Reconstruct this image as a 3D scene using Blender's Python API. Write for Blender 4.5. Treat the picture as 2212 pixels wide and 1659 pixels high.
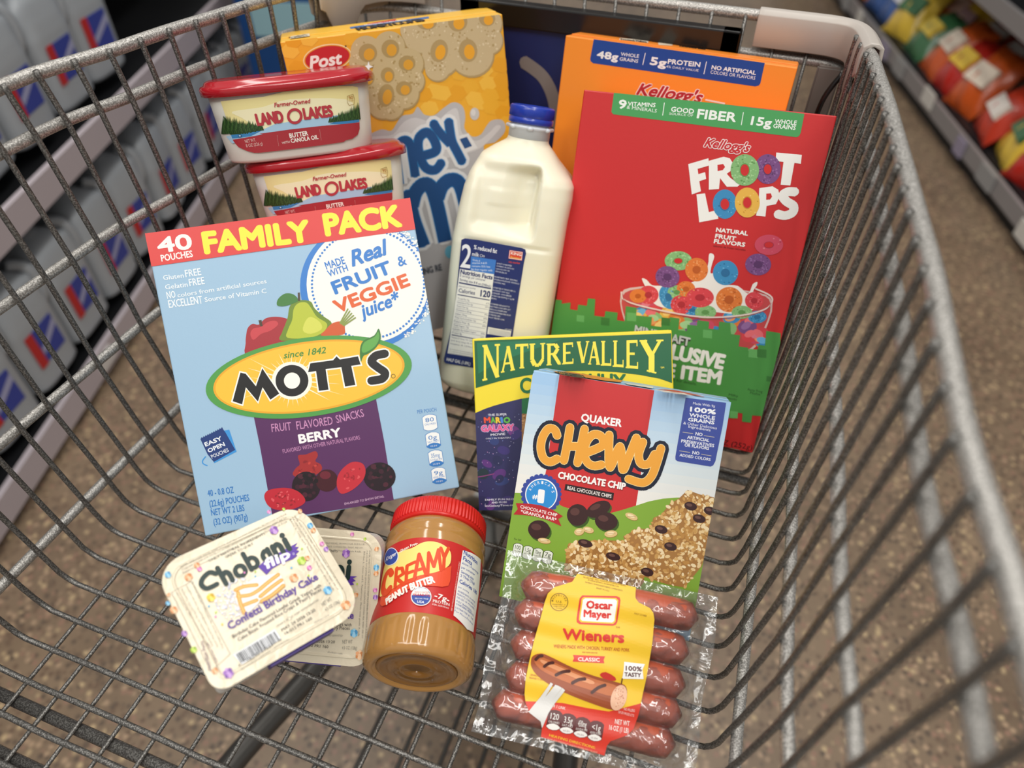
import bpy, bmesh, math, random
from mathutils import Vector, Matrix
PI = math.pi
random.seed(7)
for o in list(bpy.data.objects): bpy.data.objects.remove(o, do_unlink=True)
SC = bpy.context.scene
COL = SC.collection
# ------------------------------------------------------------------ camera
CAMZ = 0.53
PITCH, ROLL, YAW = 0.7969, -0.002, -0.3508
def cam_axes():
    cy, sy = math.cos(YAW), math.sin(YAW)
    f = Vector((sy*math.cos(PITCH), cy*math.cos(PITCH), -math.sin(PITCH)))
    r = Vector((cy, -sy, 0)); u = r.cross(f)
    r2 = r*math.cos(ROLL)+u*math.sin(ROLL); u2 = -r*math.sin(ROLL)+u*math.cos(ROLL)
    return r2, u2, f
_r, _u, _f = cam_axes()
cd = bpy.data.cameras.new('camera'); cam = bpy.data.objects.new('camera', cd); COL.objects.link(cam)
cam.matrix_world = Matrix(((_r.x, _u.x, -_f.x, 0), (_r.y, _u.y, -_f.y, 0), (_r.z, _u.z, -_f.z, CAMZ), (0, 0, 0, 1)))
cd.sensor_width = 36; cd.lens = 1550/2212*36; cd.clip_start = 0.02; cd.clip_end = 60
cd.dof.use_dof = True; cd.dof.focus_distance = 0.53; cd.dof.aperture_fstop = 3.9
SC.camera = cam
# ------------------------------------------------------------------ world and store lights
w = bpy.data.worlds.new('store_light'); SC.world = w; w.use_nodes = True
w.node_tree.nodes['Background'].inputs[0].default_value = (1.0, 0.98, 0.95, 1)
w.node_tree.nodes['Background'].inputs[1].default_value = 0.42
def area(name, loc, sx, sy, e, col=(1, .97, .92), rot=(0, 0, 0)):
    l = bpy.data.lights.new(name, 'AREA'); l.shape = 'RECTANGLE'; l.size = sx; l.size_y = sy; l.energy = e; l.color = col
    o = bpy.data.objects.new(name, l); COL.objects.link(o); o.location = loc; o.rotation_euler = rot
    return o
area('ceiling_lamp', (-1.1, 0.3, 2.9), 0.25, 5.0, 42, rot=(0, 0, -YAW))
area('ceiling_lamp', (0.7, 0.0, 2.9), 0.25, 5.0, 58, rot=(0, 0, -YAW))
area('ceiling_lamp', (-0.3, -1.6, 2.9), 3.5, 0.5, 40, rot=(0, 0, -YAW))
SC.view_settings.view_transform = 'Standard'; SC.view_settings.look = 'None'
SC.view_settings.gamma = 1; SC.view_settings.use_curve_mapping = False; SC.view_settings.exposure = 0.0

# ------------------------------------------------------------------ materials
def lin(c):
    c = c/255.0
    return c/12.92 if c <= .04045 else ((c+.055)/1.055)**2.4
def rgb(h):
    if isinstance(h, str): h = (int(h[0:2], 16), int(h[2:4], 16), int(h[4:6], 16))
    return (lin(h[0]), lin(h[1]), lin(h[2]), 1)
MATS = {}
def mat(name, col, rough=.5, metal=0, spec=.5, coat=0, bump=0, bscale=200, var=0, vscale=30, trans=0, sss=0, emit=0):
    if name in MATS: return MATS[name]
    m = bpy.data.materials.new(name); m.use_nodes = True; nt = m.node_tree; b = nt.nodes['Principled BSDF']
    c = rgb(col); b.inputs['Base Color'].default_value = c; b.inputs['Roughness'].default_value = rough
    b.inputs['Metallic'].default_value = metal; b.inputs['Specular IOR Level'].default_value = spec
    b.inputs['Coat Weight'].default_value = coat; b.inputs['Coat Roughness'].default_value = .12
    if trans: b.inputs['Transmission Weight'].default_value = trans
    if sss:
        b.inputs['Subsurface Weight'].default_value = sss; b.inputs['Subsurface Radius'].default_value = (.01, .008, .006); b.inputs['Subsurface Scale'].default_value = 1
    if emit:
        b.inputs['Emission Color'].default_value = c; b.inputs['Emission Strength'].default_value = emit
    if bump or var:
        tc = nt.nodes.new('ShaderNodeTexCoord')
    if bump:
        n = nt.nodes.new('ShaderNodeTexNoise'); n.inputs['Scale'].default_value = bscale; n.inputs['Detail'].default_value = 3
        nt.links.new(tc.outputs['Object'], n.inputs['Vector'])
        bp = nt.nodes.new('ShaderNodeBump'); bp.inputs['Strength'].default_value = bump; bp.inputs['Distance'].default_value = .001
        nt.links.new(n.outputs['Fac'], bp.inputs['Height']); nt.links.new(bp.outputs['Normal'], b.inputs['Normal'])
    if var:
        n2 = nt.nodes.new('ShaderNodeTexNoise'); n2.inputs['Scale'].default_value = vscale; n2.inputs['Detail'].default_value = 4
        nt.links.new(tc.outputs['Object'], n2.inputs['Vector'])
        mx = nt.nodes.new('ShaderNodeMix'); mx.data_type = 'RGBA'
        mx.inputs['A'].default_value = tuple(max(0, x*(1-var)) for x in c[:3])+(1,); mx.inputs['B'].default_value = tuple(min(1, x*(1+var)) for x in c[:3])+(1,)
        nt.links.new(n2.outputs['Fac'], mx.inputs['Factor']); nt.links.new(mx.outputs['Result'], b.inputs['Base Color'])
    MATS[name] = m
    return m
def inkmat(h):          # printed ink on carton, one flat colour
    return mat('ink_'+h, h, rough=.38, spec=.45)
def wiremat(name, dark, light, rough, metal=.75):
    m = bpy.data.materials.new(name); m.use_nodes = True; nt = m.node_tree; b = nt.nodes['Principled BSDF']
    tc = nt.nodes.new('ShaderNodeTexCoord'); n = nt.nodes.new('ShaderNodeTexNoise'); n.inputs['Scale'].default_value = 900; n.inputs['Detail'].default_value = 1
    nt.links.new(tc.outputs['Object'], n.inputs['Vector'])
    cr = nt.nodes.new('ShaderNodeValToRGB'); cr.color_ramp.elements[0].position = .42; cr.color_ramp.elements[1].position = .66
    cr.color_ramp.elements[0].color = rgb(dark); cr.color_ramp.elements[1].color = rgb(light)
    nt.links.new(n.outputs['Fac'], cr.inputs['Fac']); nt.links.new(cr.outputs['Color'], b.inputs['Base Color'])
    bp = nt.nodes.new('ShaderNodeBump'); bp.inputs['Strength'].default_value = .7; bp.inputs['Distance'].default_value = .0004
    nt.links.new(n.outputs['Fac'], bp.inputs['Height']); nt.links.new(bp.outputs['Normal'], b.inputs['Normal'])
    b.inputs['Metallic'].default_value = metal; b.inputs['Roughness'].default_value = rough
    MATS[name] = m; return m
M_WIRE = wiremat('galvanised_wire', (92, 90, 87), (146, 144, 140), .42, .6)
M_RAIL = wiremat('galvanised_rail', (146, 143, 138), (205, 202, 197), .40, .45)
M_TUBE = mat('grey_painted_tube', (88, 86, 83), rough=.35, metal=.5)
M_GPLAS = mat('light_grey_plastic', (186, 178, 170), rough=.38, var=.04)
M_DGREY = mat('grey_plastic', (118, 112, 106), rough=.5)
M_BLACK = mat('black_plastic', (20, 19, 19), rough=.3)

# ------------------------------------------------------------------ mesh helpers
def link(name, me, mats, parent=None, smooth=False, kind=None, label=None):
    for m in (mats if isinstance(mats, (list, tuple)) else [mats]): me.materials.append(m)
    if smooth:
        for p in me.polygons: p.use_smooth = True
    o = bpy.data.objects.new(name, me); COL.objects.link(o)
    if parent: o.parent = parent
    if kind: o['kind'] = kind
    if label: o['label'] = label
    return o
def mesh(name, vs, fs, mats, parent=None, smooth=False, idx=None, **k):
    me = bpy.data.meshes.new(name); me.from_pydata([tuple(v) for v in vs], [], fs)
    if idx:
        for p, i in zip(me.polygons, idx): p.material_index = i
    me.validate(); me.update()
    return link(name, me, mats, parent, smooth, **k)
def thing(name, label, cat, loc=(0, 0, 0), group=None, M=None):
    o = bpy.data.objects.new(name, None); COL.objects.link(o); o.empty_display_size = .02
    if M is not None: o.matrix_world = M
    else: o.location = loc
    o['label'] = label; o['category'] = cat
    if group: o['group'] = group
    return o
def tag(o, label, cat, group=None):
    o['label'] = label; o['category'] = cat
    if group: o['group'] = group
    return o
def rotm(v):
    v = Vector(v); a = v.length
    return Matrix.Rotation(a, 3, v.normalized()) if a > 1e-9 else Matrix.Identity(3)
def frame(P):
    m = rotm(P[3:6]).to_4x4(); m.translation = Vector(P[:3]); return m
def catmull(pts, n=6):
    pts = [Vector(p) for p in pts]
    if len(pts) < 3: return pts
    out = []
    for i in range(len(pts)-1):
        p0 = pts[max(i-1, 0)]; p1 = pts[i]; p2 = pts[i+1]; p3 = pts[min(i+2, len(pts)-1)]
        for k in range(n):
            t = k/n
            out.append(.5*((2*p1)+(p2-p0)*t+(2*p0-5*p1+4*p2-p3)*t*t+(3*p1-p0-3*p2+p3)*t*t*t))
    out.append(pts[-1]); return out
def tube_data(pts, r, seg=8, vs=None, fs=None, cap=True):
    vs = [] if vs is None else vs; fs = [] if fs is None else fs
    pts = [Vector(p) for p in pts]; n = len(pts); base = len(vs)
    t0 = (pts[1]-pts[0]).normalized(); ref = Vector((0, 0, 1)) if abs(t0.z) < .9 else Vector((1, 0, 0))
    a = t0.cross(ref).normalized()
    for i, p in enumerate(pts):
        t = (pts[min(i+1, n-1)]-pts[max(i-1, 0)]).normalized()
        a = (a-t*a.dot(t)).normalized(); b = t.cross(a)
        rr = r[i] if isinstance(r, (list, tuple)) else r
        for k in range(seg):
            an = 2*PI*k/seg; vs.append(p+a*(rr*math.cos(an))+b*(rr*math.sin(an)))
    for i in range(n-1):
        for k in range(seg):
            k2 = (k+1) % seg
            fs.append((base+i*seg+k, base+i*seg+k2, base+(i+1)*seg+k2, base+(i+1)*seg+k))
    if cap:
        fs.append(tuple(base+k for k in range(seg))[::-1]); fs.append(tuple(base+(n-1)*seg+k for k in range(seg)))
    return vs, fs
def tube(name, pts, r, m, parent=None, seg=8, **k):
    vs, fs = tube_data(pts, r, seg); return mesh(name, vs, fs, m, parent, True, **k)
def box_data(c, s, vs, fs, M=None):
    b = len(vs); c = Vector(c)
    for dx in (-.5, .5):
        for dy in (-.5, .5):
            for dz in (-.5, .5):
                v = c+Vector((dx*s[0], dy*s[1], dz*s[2])); vs.append(M @ v if M else v)
    for q in ((0, 1, 3, 2), (4, 6, 7, 5), (0, 4, 5, 1), (2, 3, 7, 6), (0, 2, 6, 4), (1, 5, 7, 3)): fs.append(tuple(b+i for i in q))
def bevbox(name, lo, hi, m, parent=None, bev=.001, seg=2, M=None, **k):
    me = bpy.data.meshes.new(name); bm = bmesh.new()
    bmesh.ops.create_cube(bm, size=1)
    for v in bm.verts:
        v.co = Vector([lo[i] if v.co[i] < 0 else hi[i] for i in range(3)])
    if bev: bmesh.ops.bevel(bm, geom=list(bm.edges), offset=bev, segments=seg, affect='EDGES')
    bmesh.ops.recalc_face_normals(bm, faces=bm.faces)
    if M: bm.transform(M)
    bm.to_mesh(me); bm.free()
    return link(name, me, m, parent, **k)
def lathe_data(prof, seg, vs, fs, M=None, rib=None):
    b = len(vs)
    for i, (r, z) in enumerate(prof):
        for k in range(seg):
            a = 2*PI*k/seg; rr = r+(rib(i, a, r, z) if rib else 0)
            v = Vector((rr*math.cos(a), rr*math.sin(a), z)); vs.append(M @ v if M else v)
    for i in range(len(prof)-1):
        for k in range(seg):
            k2 = (k+1) % seg; fs.append((b+i*seg+k, b+i*seg+k2, b+(i+1)*seg+k2, b+(i+1)*seg+k))
    fs.append(tuple(b+k for k in range(seg))[::-1]); fs.append(tuple(b+(len(prof)-1)*seg+k for k in range(seg)))
def lathe(name, prof, m, parent=None, seg=48, M=None, rib=None, smooth=True, **k):
    vs, fs = [], []; lathe_data(prof, seg, vs, fs, M, rib); return mesh(name, vs, fs, m, parent, smooth, **k)
def lerp(tab, x):
    if x <= tab[0][0]: return tab[0][1]
    for (a, b), (c, d) in zip(tab, tab[1:]):
        if x <= c: return b+(d-b)*(x-a)/(c-a)
    return tab[-1][1]

def sup(a, b, p, th):
    c_, s_ = math.cos(th), math.sin(th)
    return a*abs(c_)**(2/p)*(1 if c_ >= 0 else -1), b*abs(s_)**(2/p)*(1 if s_ >= 0 else -1)
# ------------------------------------------------------------------ milk jugs
def jugmesh(nx, sections, recess=True, sc=(1, 1, 1)):
    def lr(z, i): return lerp([(s[0], s[i]) for s in sections], z)
    zs = []; zt = sections[-1][0]; nz = int(nx*.8)
    zs = [zt*i/nz for i in range(nz+1)]
    vs, fs = [], []
    for z in zs:
        l, r, f, b, p = (lr(z, i) for i in range(1, 6)); cx, cy = (l+r)/2, (f+b)/2; a, bb = (r-l)/2, (b-f)/2
        for q in range(nx):
            th = 2*PI*q/nx+PI/4; x, y = sup(a, bb, p, th); x += cx; y += cy
            if recess and y < cy:
                sm = lambda e0, e1, t: max(0, min(1, (t-e0)/(e1-e0)))**2*(3-2*max(0, min(1, (t-e0)/(e1-e0))))
                m_ = sm(.012, .024, x)*(1-sm(.0665, .0715, x))*sm(.148, .162, z)*(1-sm(.200, .211, z))
                dep = .005+.016*sm(.04, .068, x)
                y += dep*m_
                e = (sm(.028, .0292, x)*(1-sm(.0515, .0527, x))*sm(.174, .175, z)*(1-sm(.187, .188, z)))
                y -= .0006*e
                y += .0012*sm(.141, .143, z)*(1-sm(.1445, .1465, z))*sm(.006, .02, x)*(1-sm(.08, .092, x))
            vs.append((x*sc[0], y*sc[1], z*sc[2]))
    for i in range(len(zs)-1):
        for q in range(nx):
            q2 = (q+1) % nx; fs.append((i*nx+q, i*nx+q2, (i+1)*nx+q2, (i+1)*nx+q))
    fs.append(tuple(range(nx))[::-1]); fs.append(tuple((len(zs)-1)*nx+q for q in range(nx)))
    return vs, fs
JS = [(0, .006, .092, .006, .092, 3), (.004, .002, .096, .002, .096, 4), (.010, .0, .098, .0, .098, 5), (.140, 0, .098, 0, .098, 5.5), (.165, .002, .098, .0015, .098, 5), (.185, .0045, .099, .004, .098, 5),
      (.196, .0075, .0985, .006, .097, 5), (.201, .0095, .0955, .0075, .093, 4.6), (.213, .0155, .083, .014, .081, 3.6), (.220, .025, .077, .024, .072, 2.8), (.226, .0345, .071, .0315, .0675, 2.1), (.230, .0355, .0705, .0325, .0665, 2)]
M_CAP = mat('blue_cap', (36, 62, 170), rough=.25, coat=.2)
# ------------------------------------------------------------------ the store: floor and fixtures
GZ = -0.62
AY = YAW+.0577
AF = Vector((math.sin(AY), math.cos(AY), 0)); AR = Vector((math.cos(AY), -math.sin(AY), 0))   # aisle directions
AM = Matrix(((AR.x, AF.x, 0, 0), (AR.y, AF.y, 0, 0), (0, 0, 1, 0), (0, 0, 0, 1)))
def floor_material():
    m = bpy.data.materials.new('polished_concrete'); m.use_nodes = True; nt = m.node_tree; b = nt.nodes['Principled BSDF']
    tc = nt.nodes.new('ShaderNodeTexCoord')
    n = nt.nodes.new('ShaderNodeTexNoise'); n.inputs['Scale'].default_value = 3.5; n.inputs['Detail'].default_value = 5
    nt.links.new(tc.outputs['Object'], n.inputs['Vector'])
    cr = nt.nodes.new('ShaderNodeValToRGB'); cr.color_ramp.elements[0].position = .3; cr.color_ramp.elements[1].position = .7
    cr.color_ramp.elements[0].color = rgb((116, 98, 80)); cr.color_ramp.elements[1].color = rgb((148, 127, 104))
    nt.links.new(n.outputs['Fac'], cr.inputs['Fac'])
    v = nt.nodes.new('ShaderNodeTexVoronoi'); v.inputs['Scale'].default_value = 95
    nt.links.new(tc.outputs['Object'], v.inputs['Vector'])
    sr = nt.nodes.new('ShaderNodeValToRGB'); sr.color_ramp.elements[0].position = .25; sr.color_ramp.elements[1].position = .6
    sr.color_ramp.elements[0].color = (1, 1, 1, 1); sr.color_ramp.elements[1].color = (0, 0, 0, 1)
    nt.links.new(v.outputs['Distance'], sr.inputs['Fac'])
    hue = nt.nodes.new('ShaderNodeValToRGB'); hue.color_ramp.interpolation = 'CONSTANT'
    el = hue.color_ramp.elements; el[0].color = rgb((112, 92, 76)); el[1].position = .3; el[1].color = rgb((172, 146, 120))
    for p_, c_ in ((.5, (150, 118, 100)), (.68, (98, 84, 72)), (.9, (190, 166, 130))):
        e = el.new(p_); e.color = rgb(c_)
    sep = nt.nodes.new('ShaderNodeSeparateColor'); nt.links.new(v.outputs['Color'], sep.inputs['Color']); nt.links.new(sep.outputs['Red'], hue.inputs['Fac'])
    mx = nt.nodes.new('ShaderNodeMix'); mx.data_type = 'RGBA'
    nt.links.new(sr.outputs['Color'], mx.inputs['Factor']); nt.links.new(cr.outputs['Color'], mx.inputs['A']); nt.links.new(hue.outputs['Color'], mx.inputs['B'])
    nt.links.new(mx.outputs['Result'], b.inputs['Base Color']); b.inputs['Roughness'].default_value = .38
    return m
vs, fs = [], []; box_data((0, 3, GZ-.05), (9, 14, .1), vs, fs, AM)
o = mesh('floor', vs, fs, floor_material()); o['kind'] = 'structure'
# dairy case on the left: shelves, price rails, dark back
def ab(c, s, vs, fs): box_data(c, s, vs, fs, AM)
XL = -.97
vs, fs = [], []
ab((XL-.42, 1.2, GZ+.03), (.8, 5.4, .06), vs, fs)                   # kick plate
ab((XL-.85, 1.2, .4), (.06, 5.4, 2.1), vs, fs)                      # back
caseM = mat('dark_case', (24, 25, 28), rough=.5)
case = thing('dairy_case', 'dark open dairy case along the left side with pale price rails', 'shelf', tuple(AM @ Vector((XL-.42, 1.2, GZ))))
def cmesh(name, vs, fs, m, par, **k):
    inv = par.matrix_world.translation
    return mesh(name, [Vector(v)-inv for v in vs], fs, m, par, **k)
case_o = case; bpy.context.view_layer.update()
cmesh('cabinet', vs, fs, caseM, case)
railM = mat('price_rail', (196, 186, 192), rough=.35)
SH = [(-.545, .0), (-.172, .0), (.20, -.05)]
for z, dx in SH:
    vs, fs = [], []; ab((XL-.40+dx, 1.2, z-.03), (.76, 5.4, .02), vs, fs); cmesh('shelf', vs, fs, caseM, case)
    vs, fs = [], []; ab((XL+dx-.004, 1.2, z-.025), (.012, 5.4, .058), vs, fs); cmesh('price_rail', vs, fs, railM, case, label='pale pinkish price rail')
vs, fs = [], []
rt = random.Random(5)
tagc = [mat('shelf_tag_yellow', (214, 160, 60), rough=.5), mat('shelf_tag_red', (190, 70, 60), rough=.5), mat('shelf_tag_white', (225, 222, 220), rough=.5)]
for z, yy, c in ((-.57, .42, 0), (-.57, .50, 1), (-.57, 1.1, 2), (-.19, .9, 2)):
    vs, fs = [], []; ab((XL+.004, yy, z), (.004, .06, .035), vs, fs); cmesh('price_tag', vs, fs, tagc[c], case)
# gallon jugs: one built, the rest copied part by part
M_GJUG = mat('gallon_jug_plastic', (172, 178, 184), rough=.35, sss=.1)
GR_ = mat('jug_label_red', (196, 44, 44), rough=.5); GB_ = mat('jug_label_blue', (56, 70, 160), rough=.5); GW_ = mat('jug_label_pale', (168, 170, 205), rough=.5)
def build_gallon(label):
    root = thing('gallon_jug', label, 'jug', group='gallon jugs in the dairy case')
    sc = (1.52, 1.52, 1.06); vs, fs = jugmesh(56, JS, False, sc)
    vs = [(v[0]-.0745, v[1]-.0745, v[2]) for v in vs]; mesh('body', vs, fs, M_GJUG, root, True)
    lathe('cap', [(.02, .243), (.0205, .244), (.0205, .260), (.018, .262), (.001, .262)], M_CAP, root, 24, Matrix.Translation(Vector((.006, .0, 0))))
    tube('handle', catmull([(.055, -.03, .235), (.072, -.05, .222), (.078, -.056, .19), (.076, -.054, .155), (.066, -.046, .135)], 4), .011, M_GJUG, root, 10)
    y = -.0752
    vs, fs = [], []; box_data((.0, y, .095), (.085, .001, .075), vs, fs); lb = mesh('label', vs, fs, GB_, root)
    vs, fs = [], []; box_data((-.034, y-.0008, .095), (.022, .001, .078), vs, fs); mesh('label_stripe', vs, fs, GR_, lb)
    vs = [(-.02, y-.001, .075), (.042, y-.001, .105), (.042, y-.001, .122), (-.02, y-.001, .09)]; mesh('label_swoosh', vs, [(0, 1, 2, 3)], GW_, lb)
    return root
def copy_tree(r, loc, rz, label):
    c = r.copy(); COL.objects.link(c); c.location = loc; c.rotation_euler = (0, 0, rz); c['label'] = label
    for ch in r.children:
        d = ch.copy(); COL.objects.link(d); d.parent = c
        for g in ch.children:
            e = g.copy(); COL.objects.link(e); e.parent = d
    return c
first = None
rz0 = -AY+PI/2
ords = ['nearest', 'second', 'third', 'fourth', 'fifth', 'sixth', 'seventh', 'eighth', 'ninth', 'tenth', 'eleventh', 'twelfth']
n = 0
for rowi, (z, xs, cnt, y0, nm) in enumerate(((-.532, XL-.10, 12, .70, 'bottom shelf'), (-.159, XL-.12, 5, 1.0, 'upper shelf'))):
    for i in range(cnt):
        lab = '%s gallon jug from the viewer, front row of the %s' % (ords[i], nm)
        yy = y0+i*.158+(random.uniform(-.006, .006)); loc = AM @ Vector((xs, yy, z)); rz = rz0+random.uniform(-.12, .12)
        if first is None:
            first = build_gallon(lab); first.location = loc; first.rotation_euler = (0, 0, rz); bpy.context.view_layer.update()
        else: copy_tree(first, loc, rz, lab)
for i in range(3):
    copy_tree(first, AM @ Vector((XL-.29, 1.2+i*.16, -.159)), rz0, '%s grey gallon jug in the row behind, upper shelf of the dairy case' % ords[i])
# blue display behind the case
t = thing('display_stand', 'blurred blue cardboard display stand with pale wave print beyond the cart', 'display', (-1.383, 1.924, GZ))
def tb(name, c, s, m, par, **k):
    vs, fs = [], []; box_data((0, 0, c[2]-GZ), s, vs, fs, Matrix.Rotation(-AY, 4, 'Z')); return mesh(name, vs, fs, m, par, **k)
tb('body', (0, 0, -.1), (.26, .25, 1.04), mat('display_blue', (22, 70, 130), rough=.4), t)
for i, (zz, c) in enumerate(((.2, (70, 150, 170)), (.02, (30, 110, 190)), (-.2, (150, 190, 200)), (-.42, (60, 120, 180)))):
    vs, fs = [], []; box_data((.01*i, -.127, zz-GZ-.0), (.22, .006, .09), vs, fs, Matrix.Rotation(-AY, 4, 'Z')); mesh('panel', vs, fs, mat('display_panel%d' % i, c, rough=.4), t)
# snack aisle shelving on the right
XR = 1.28
sh = thing('snack_shelving', 'dark snack shelving with pale price rails across the aisle on the right', 'shelf', tuple(AM @ Vector((XR+.3, 2.6, GZ))))
bpy.context.view_layer.update()
vs, fs = [], []; ab((XR+.32, 2.6, GZ+.045), (.6, 5.6, .09), vs, fs); ab((XR+.66, 2.6, .3), (.05, 5.6, 1.9), vs, fs); cmesh('cabinet', vs, fs, caseM, sh)
rl2 = mat('shelf_lip', (150, 146, 146), rough=.4)
for z, dx in ((-.535, 0), (-.20, .03), (.10, .05)):
    vs, fs = [], []; ab((XR+.32+dx, 2.6, z+.0), (.60, 5.6, .018), vs, fs); cmesh('shelf', vs, fs, caseM, sh)
    vs, fs = [], []; ab((XR+dx, 2.6, z-.012), (.012, 5.6, .05), vs, fs); cmesh('price_rail', vs, fs, rl2, sh)
rt = random.Random(9)
for i in range(16):
    vs, fs = [], []; yy = .9+i*.26+rt.uniform(-.06, .06)
    ab((XR-.012, yy, -.548+rt.uniform(-.01, .02)), (.006, rt.uniform(.05, .11), .05), vs, fs); cmesh('price_tag', vs, fs, mat(['tag_white', 'tag_grey', 'tag_lilac'][i % 3], [(225, 222, 215), (160, 160, 160), (160, 152, 175)][i % 3], rough=.5), sh)
def bag(name, label, cat, loc, s, rz, tilt, col, group):
    vs, fs = [], []; nu, nv = 14, 12
    for sd in (-1, 1):
        for j in range(nv+1):
            for i in range(nu+1):
                u, v = i/nu, j/nv; e = (max(0, math.sin(PI*u))**.55)*(max(0, math.sin(PI*v))**.5)
                vs.append(((u-.5)*s[0]*(1-.05*math.sin(PI*v)), sd*s[1]*.5*e+.004*math.sin(17*u+9*v), v*s[2]))
    m_ = (nu+1)*(nv+1)
    for j in range(nv):
        for i in range(nu):
            a = j*(nu+1)+i; fs.append((a, a+1, a+nu+2, a+nu+1)); fs.append((m_+a, m_+a+nu+1, m_+a+nu+2, m_+a+1))
    root = thing(name, label, cat, loc, group)
    root.rotation_euler = (tilt, 0, rz)
    mesh('bag', vs, fs, mat('bag_%02x%02x%02x' % col[0], col[0], rough=.28, coat=.3), root, True)
    vs = [(-.3*s[0], -s[1]*.52, .36*s[2]), (.3*s[0], -s[1]*.52, .36*s[2]), (.28*s[0], -s[1]*.5, .66*s[2]), (-.28*s[0], -s[1]*.5, .66*s[2]), (-.3*s[0], -s[1]*.35, .36*s[2]), (.3*s[0], -s[1]*.35, .36*s[2]), (.28*s[0], -s[1]*.33, .66*s[2]), (-.28*s[0], -s[1]*.33, .66*s[2])]
    mesh('bag_print', vs, [(0, 1, 2, 3), (0, 4, 5, 1), (3, 2, 6, 7), (0, 3, 7, 4), (1, 5, 6, 2)], mat('bagp_%02x%02x%02x' % col[1], col[1], rough=.3), root)
    return root
BC = [((206, 88, 30), (236, 220, 200)), ((190, 40, 30), (240, 200, 60)), ((214, 170, 40), (120, 40, 30)), ((220, 110, 40), (230, 190, 170)), ((200, 60, 36), (235, 225, 215)), ((226, 190, 70), (60, 110, 70)), ((170, 150, 130), (220, 90, 40)), ((60, 96, 160), (230, 230, 235)), ((210, 120, 30), (40, 80, 160)), ((60, 110, 70), (220, 190, 60))]
BN = ['orange', 'red', 'yellow', 'amber orange', 'scarlet', 'pale yellow', 'tan', 'blue', 'golden', 'green']
rt = random.Random(21)
k = 0
for j in range(3):
    for i in range(24):
        yy = .9+i*.16+rt.uniform(-.03, .03)
        if yy > 4.9: continue
        far = yy > 2.7
        ck = rt.choice([2, 5, 8, 9, 7, 3, 0] if far else [0, 1, 0, 4, 3, 5, 2, 6, 4, 1, 0, 4])
        loc = AM @ Vector((XR+.04+j*.13, yy, -.524+(.02*j)))
        bag('snack_bag', '%s snack bag, %s from near end, %s row across the aisle' % (BN[ck], (ords+['thirteenth', 'fourteenth', 'fifteenth', 'sixteenth', 'seventeenth', 'eighteenth', 'nineteenth', 'twentieth', 'twenty-first', 'twenty-second', 'twenty-third', 'twenty-fourth'])[i], ['front', 'middle', 'back'][j]), 'snack bag', loc, (.17, .10, .17+.06*rt.random()), -AY-PI/2+rt.uniform(-.35, .35), -.70+rt.uniform(-.25, .2), BC[ck], 'snack bags on the lower shelf')


# ------------------------------------------------------------------ the cart
def xbendL(y): return lerp([(-.2, -.452), (.1, -.4465), (.24, -.443), (.30, -.440), (.66, -.432)], y)
def xbendR(y): return lerp([(-.2, .078), (.2, .0745), (.38, .0695), (.66, .066)], y)
LT = [(-.25, -.503), (0, -.497), (.2, -.488), (.30, -.482), (.3505, -.4765), (.40, -.4596), (.45, -.4475), (.50, -.4365), (.549, -.4261), (.60, -.413), (.64, -.402), (.70, -.385)]
RT = [(-.25, .118), (0, .112), (.1, .105), (.15, .100), (.2, .092), (.25, .088), (.30, .085), (.40, .077), (.50, .070), (.5985, .0625), (.66, .055), (.70, .05)]
def xtopL(y): return lerp(LT, y)
def xtopR(y): return lerp(RT, y)
def ztop(y, right=False):
    return lerp([(.30, .338), (.40, .334), (.50, .3278), (.5985, .319), (.69, .309)] if right else [(.3505, .3278), (.45, .3257), (.549, .3205), (.69, .309)], y)
GL = [(0, 0), (.11, .2), (.38, .5), (.64, .58), (.9, .82), (1, 1)]
GR = [(0, 0), (.11, .3), (.38, .7), (.64, .8), (.9, .98), (1, 1)]
def wallL(y, f): return xbendL(y)+(xtopL(y)-xbendL(y))*lerp(GL, f)
def wallR(y, f): return xbendR(y)+(xtopR(y)-xbendR(y))*lerp(GR, f)
cart = thing('shopping_cart', 'grey galvanised wire shopping cart holding all the groceries', 'cart', (-.185, .3, GZ))
CI = cart.matrix_world.copy()
def cpt(p): return Vector(p)-Vector((-.185, .3, GZ))
WR = .0021; LWR = .0016
YB = .664
for i in range(-18, 11):
    y = .2017-.0248*i
    if y > YB: continue
    zL, zR = ztop(y), ztop(y, True); pts = []
    for f in (1, .9, .64, .38, .2, .09, .04): pts.append((wallL(y, f)+.006*(1 if f > .05 else 1), y, zL*f))
    pts.append((xbendL(y)+.006, y, .006)); pts.append((xbendL(y)+.013, y, 0.001))
    n0 = 14
    for k in range(1, n0): pts.append((xbendL(y)+.013+(xbendR(y)-xbendL(y)-.029)*k/n0, y, 0))
    pts.append((xbendR(y)-.015, y, 0.0)); pts.append((xbendR(y)-.008, y, .0025)); pts.append((xbendR(y)-.004, y, .008))
    for f in (.05, .09, .2, .38, .64, .9, 1): pts.append((wallR(y, f)-.004, y, zR*f))
    pts.append((wallR(y, 1)-.0035, y, zR+.004)); pts.insert(0, (wallL(y, 1)+.0055, y, zL+.004))
    jj = [(p[0]+random.uniform(-.0004, .0004), p[1]+random.uniform(-.0004, .0004), p[2]) for p in pts]
    tube('wire', [cpt(p) for p in jj], WR, M_WIRE, cart, 8)
for j in range(0, 16):
    x = -.411+.0288*j
    if j == -1: x = -.436
    if j == 17: x = .069
    zt = .309
    pts = [(x, y/20-.08, -.0036) for y in range(0, 15)]+[(x, YB-.006, -.0036), (x, YB+.002, .002), (x, YB+.005, .01), (x, .672, .1), (x, .683, .2), (x, .69, zt)]
    tube('wire', [cpt(p) for p in pts], LWR if j not in (-1, 17) else .0014, M_WIRE, cart, 8)
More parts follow.
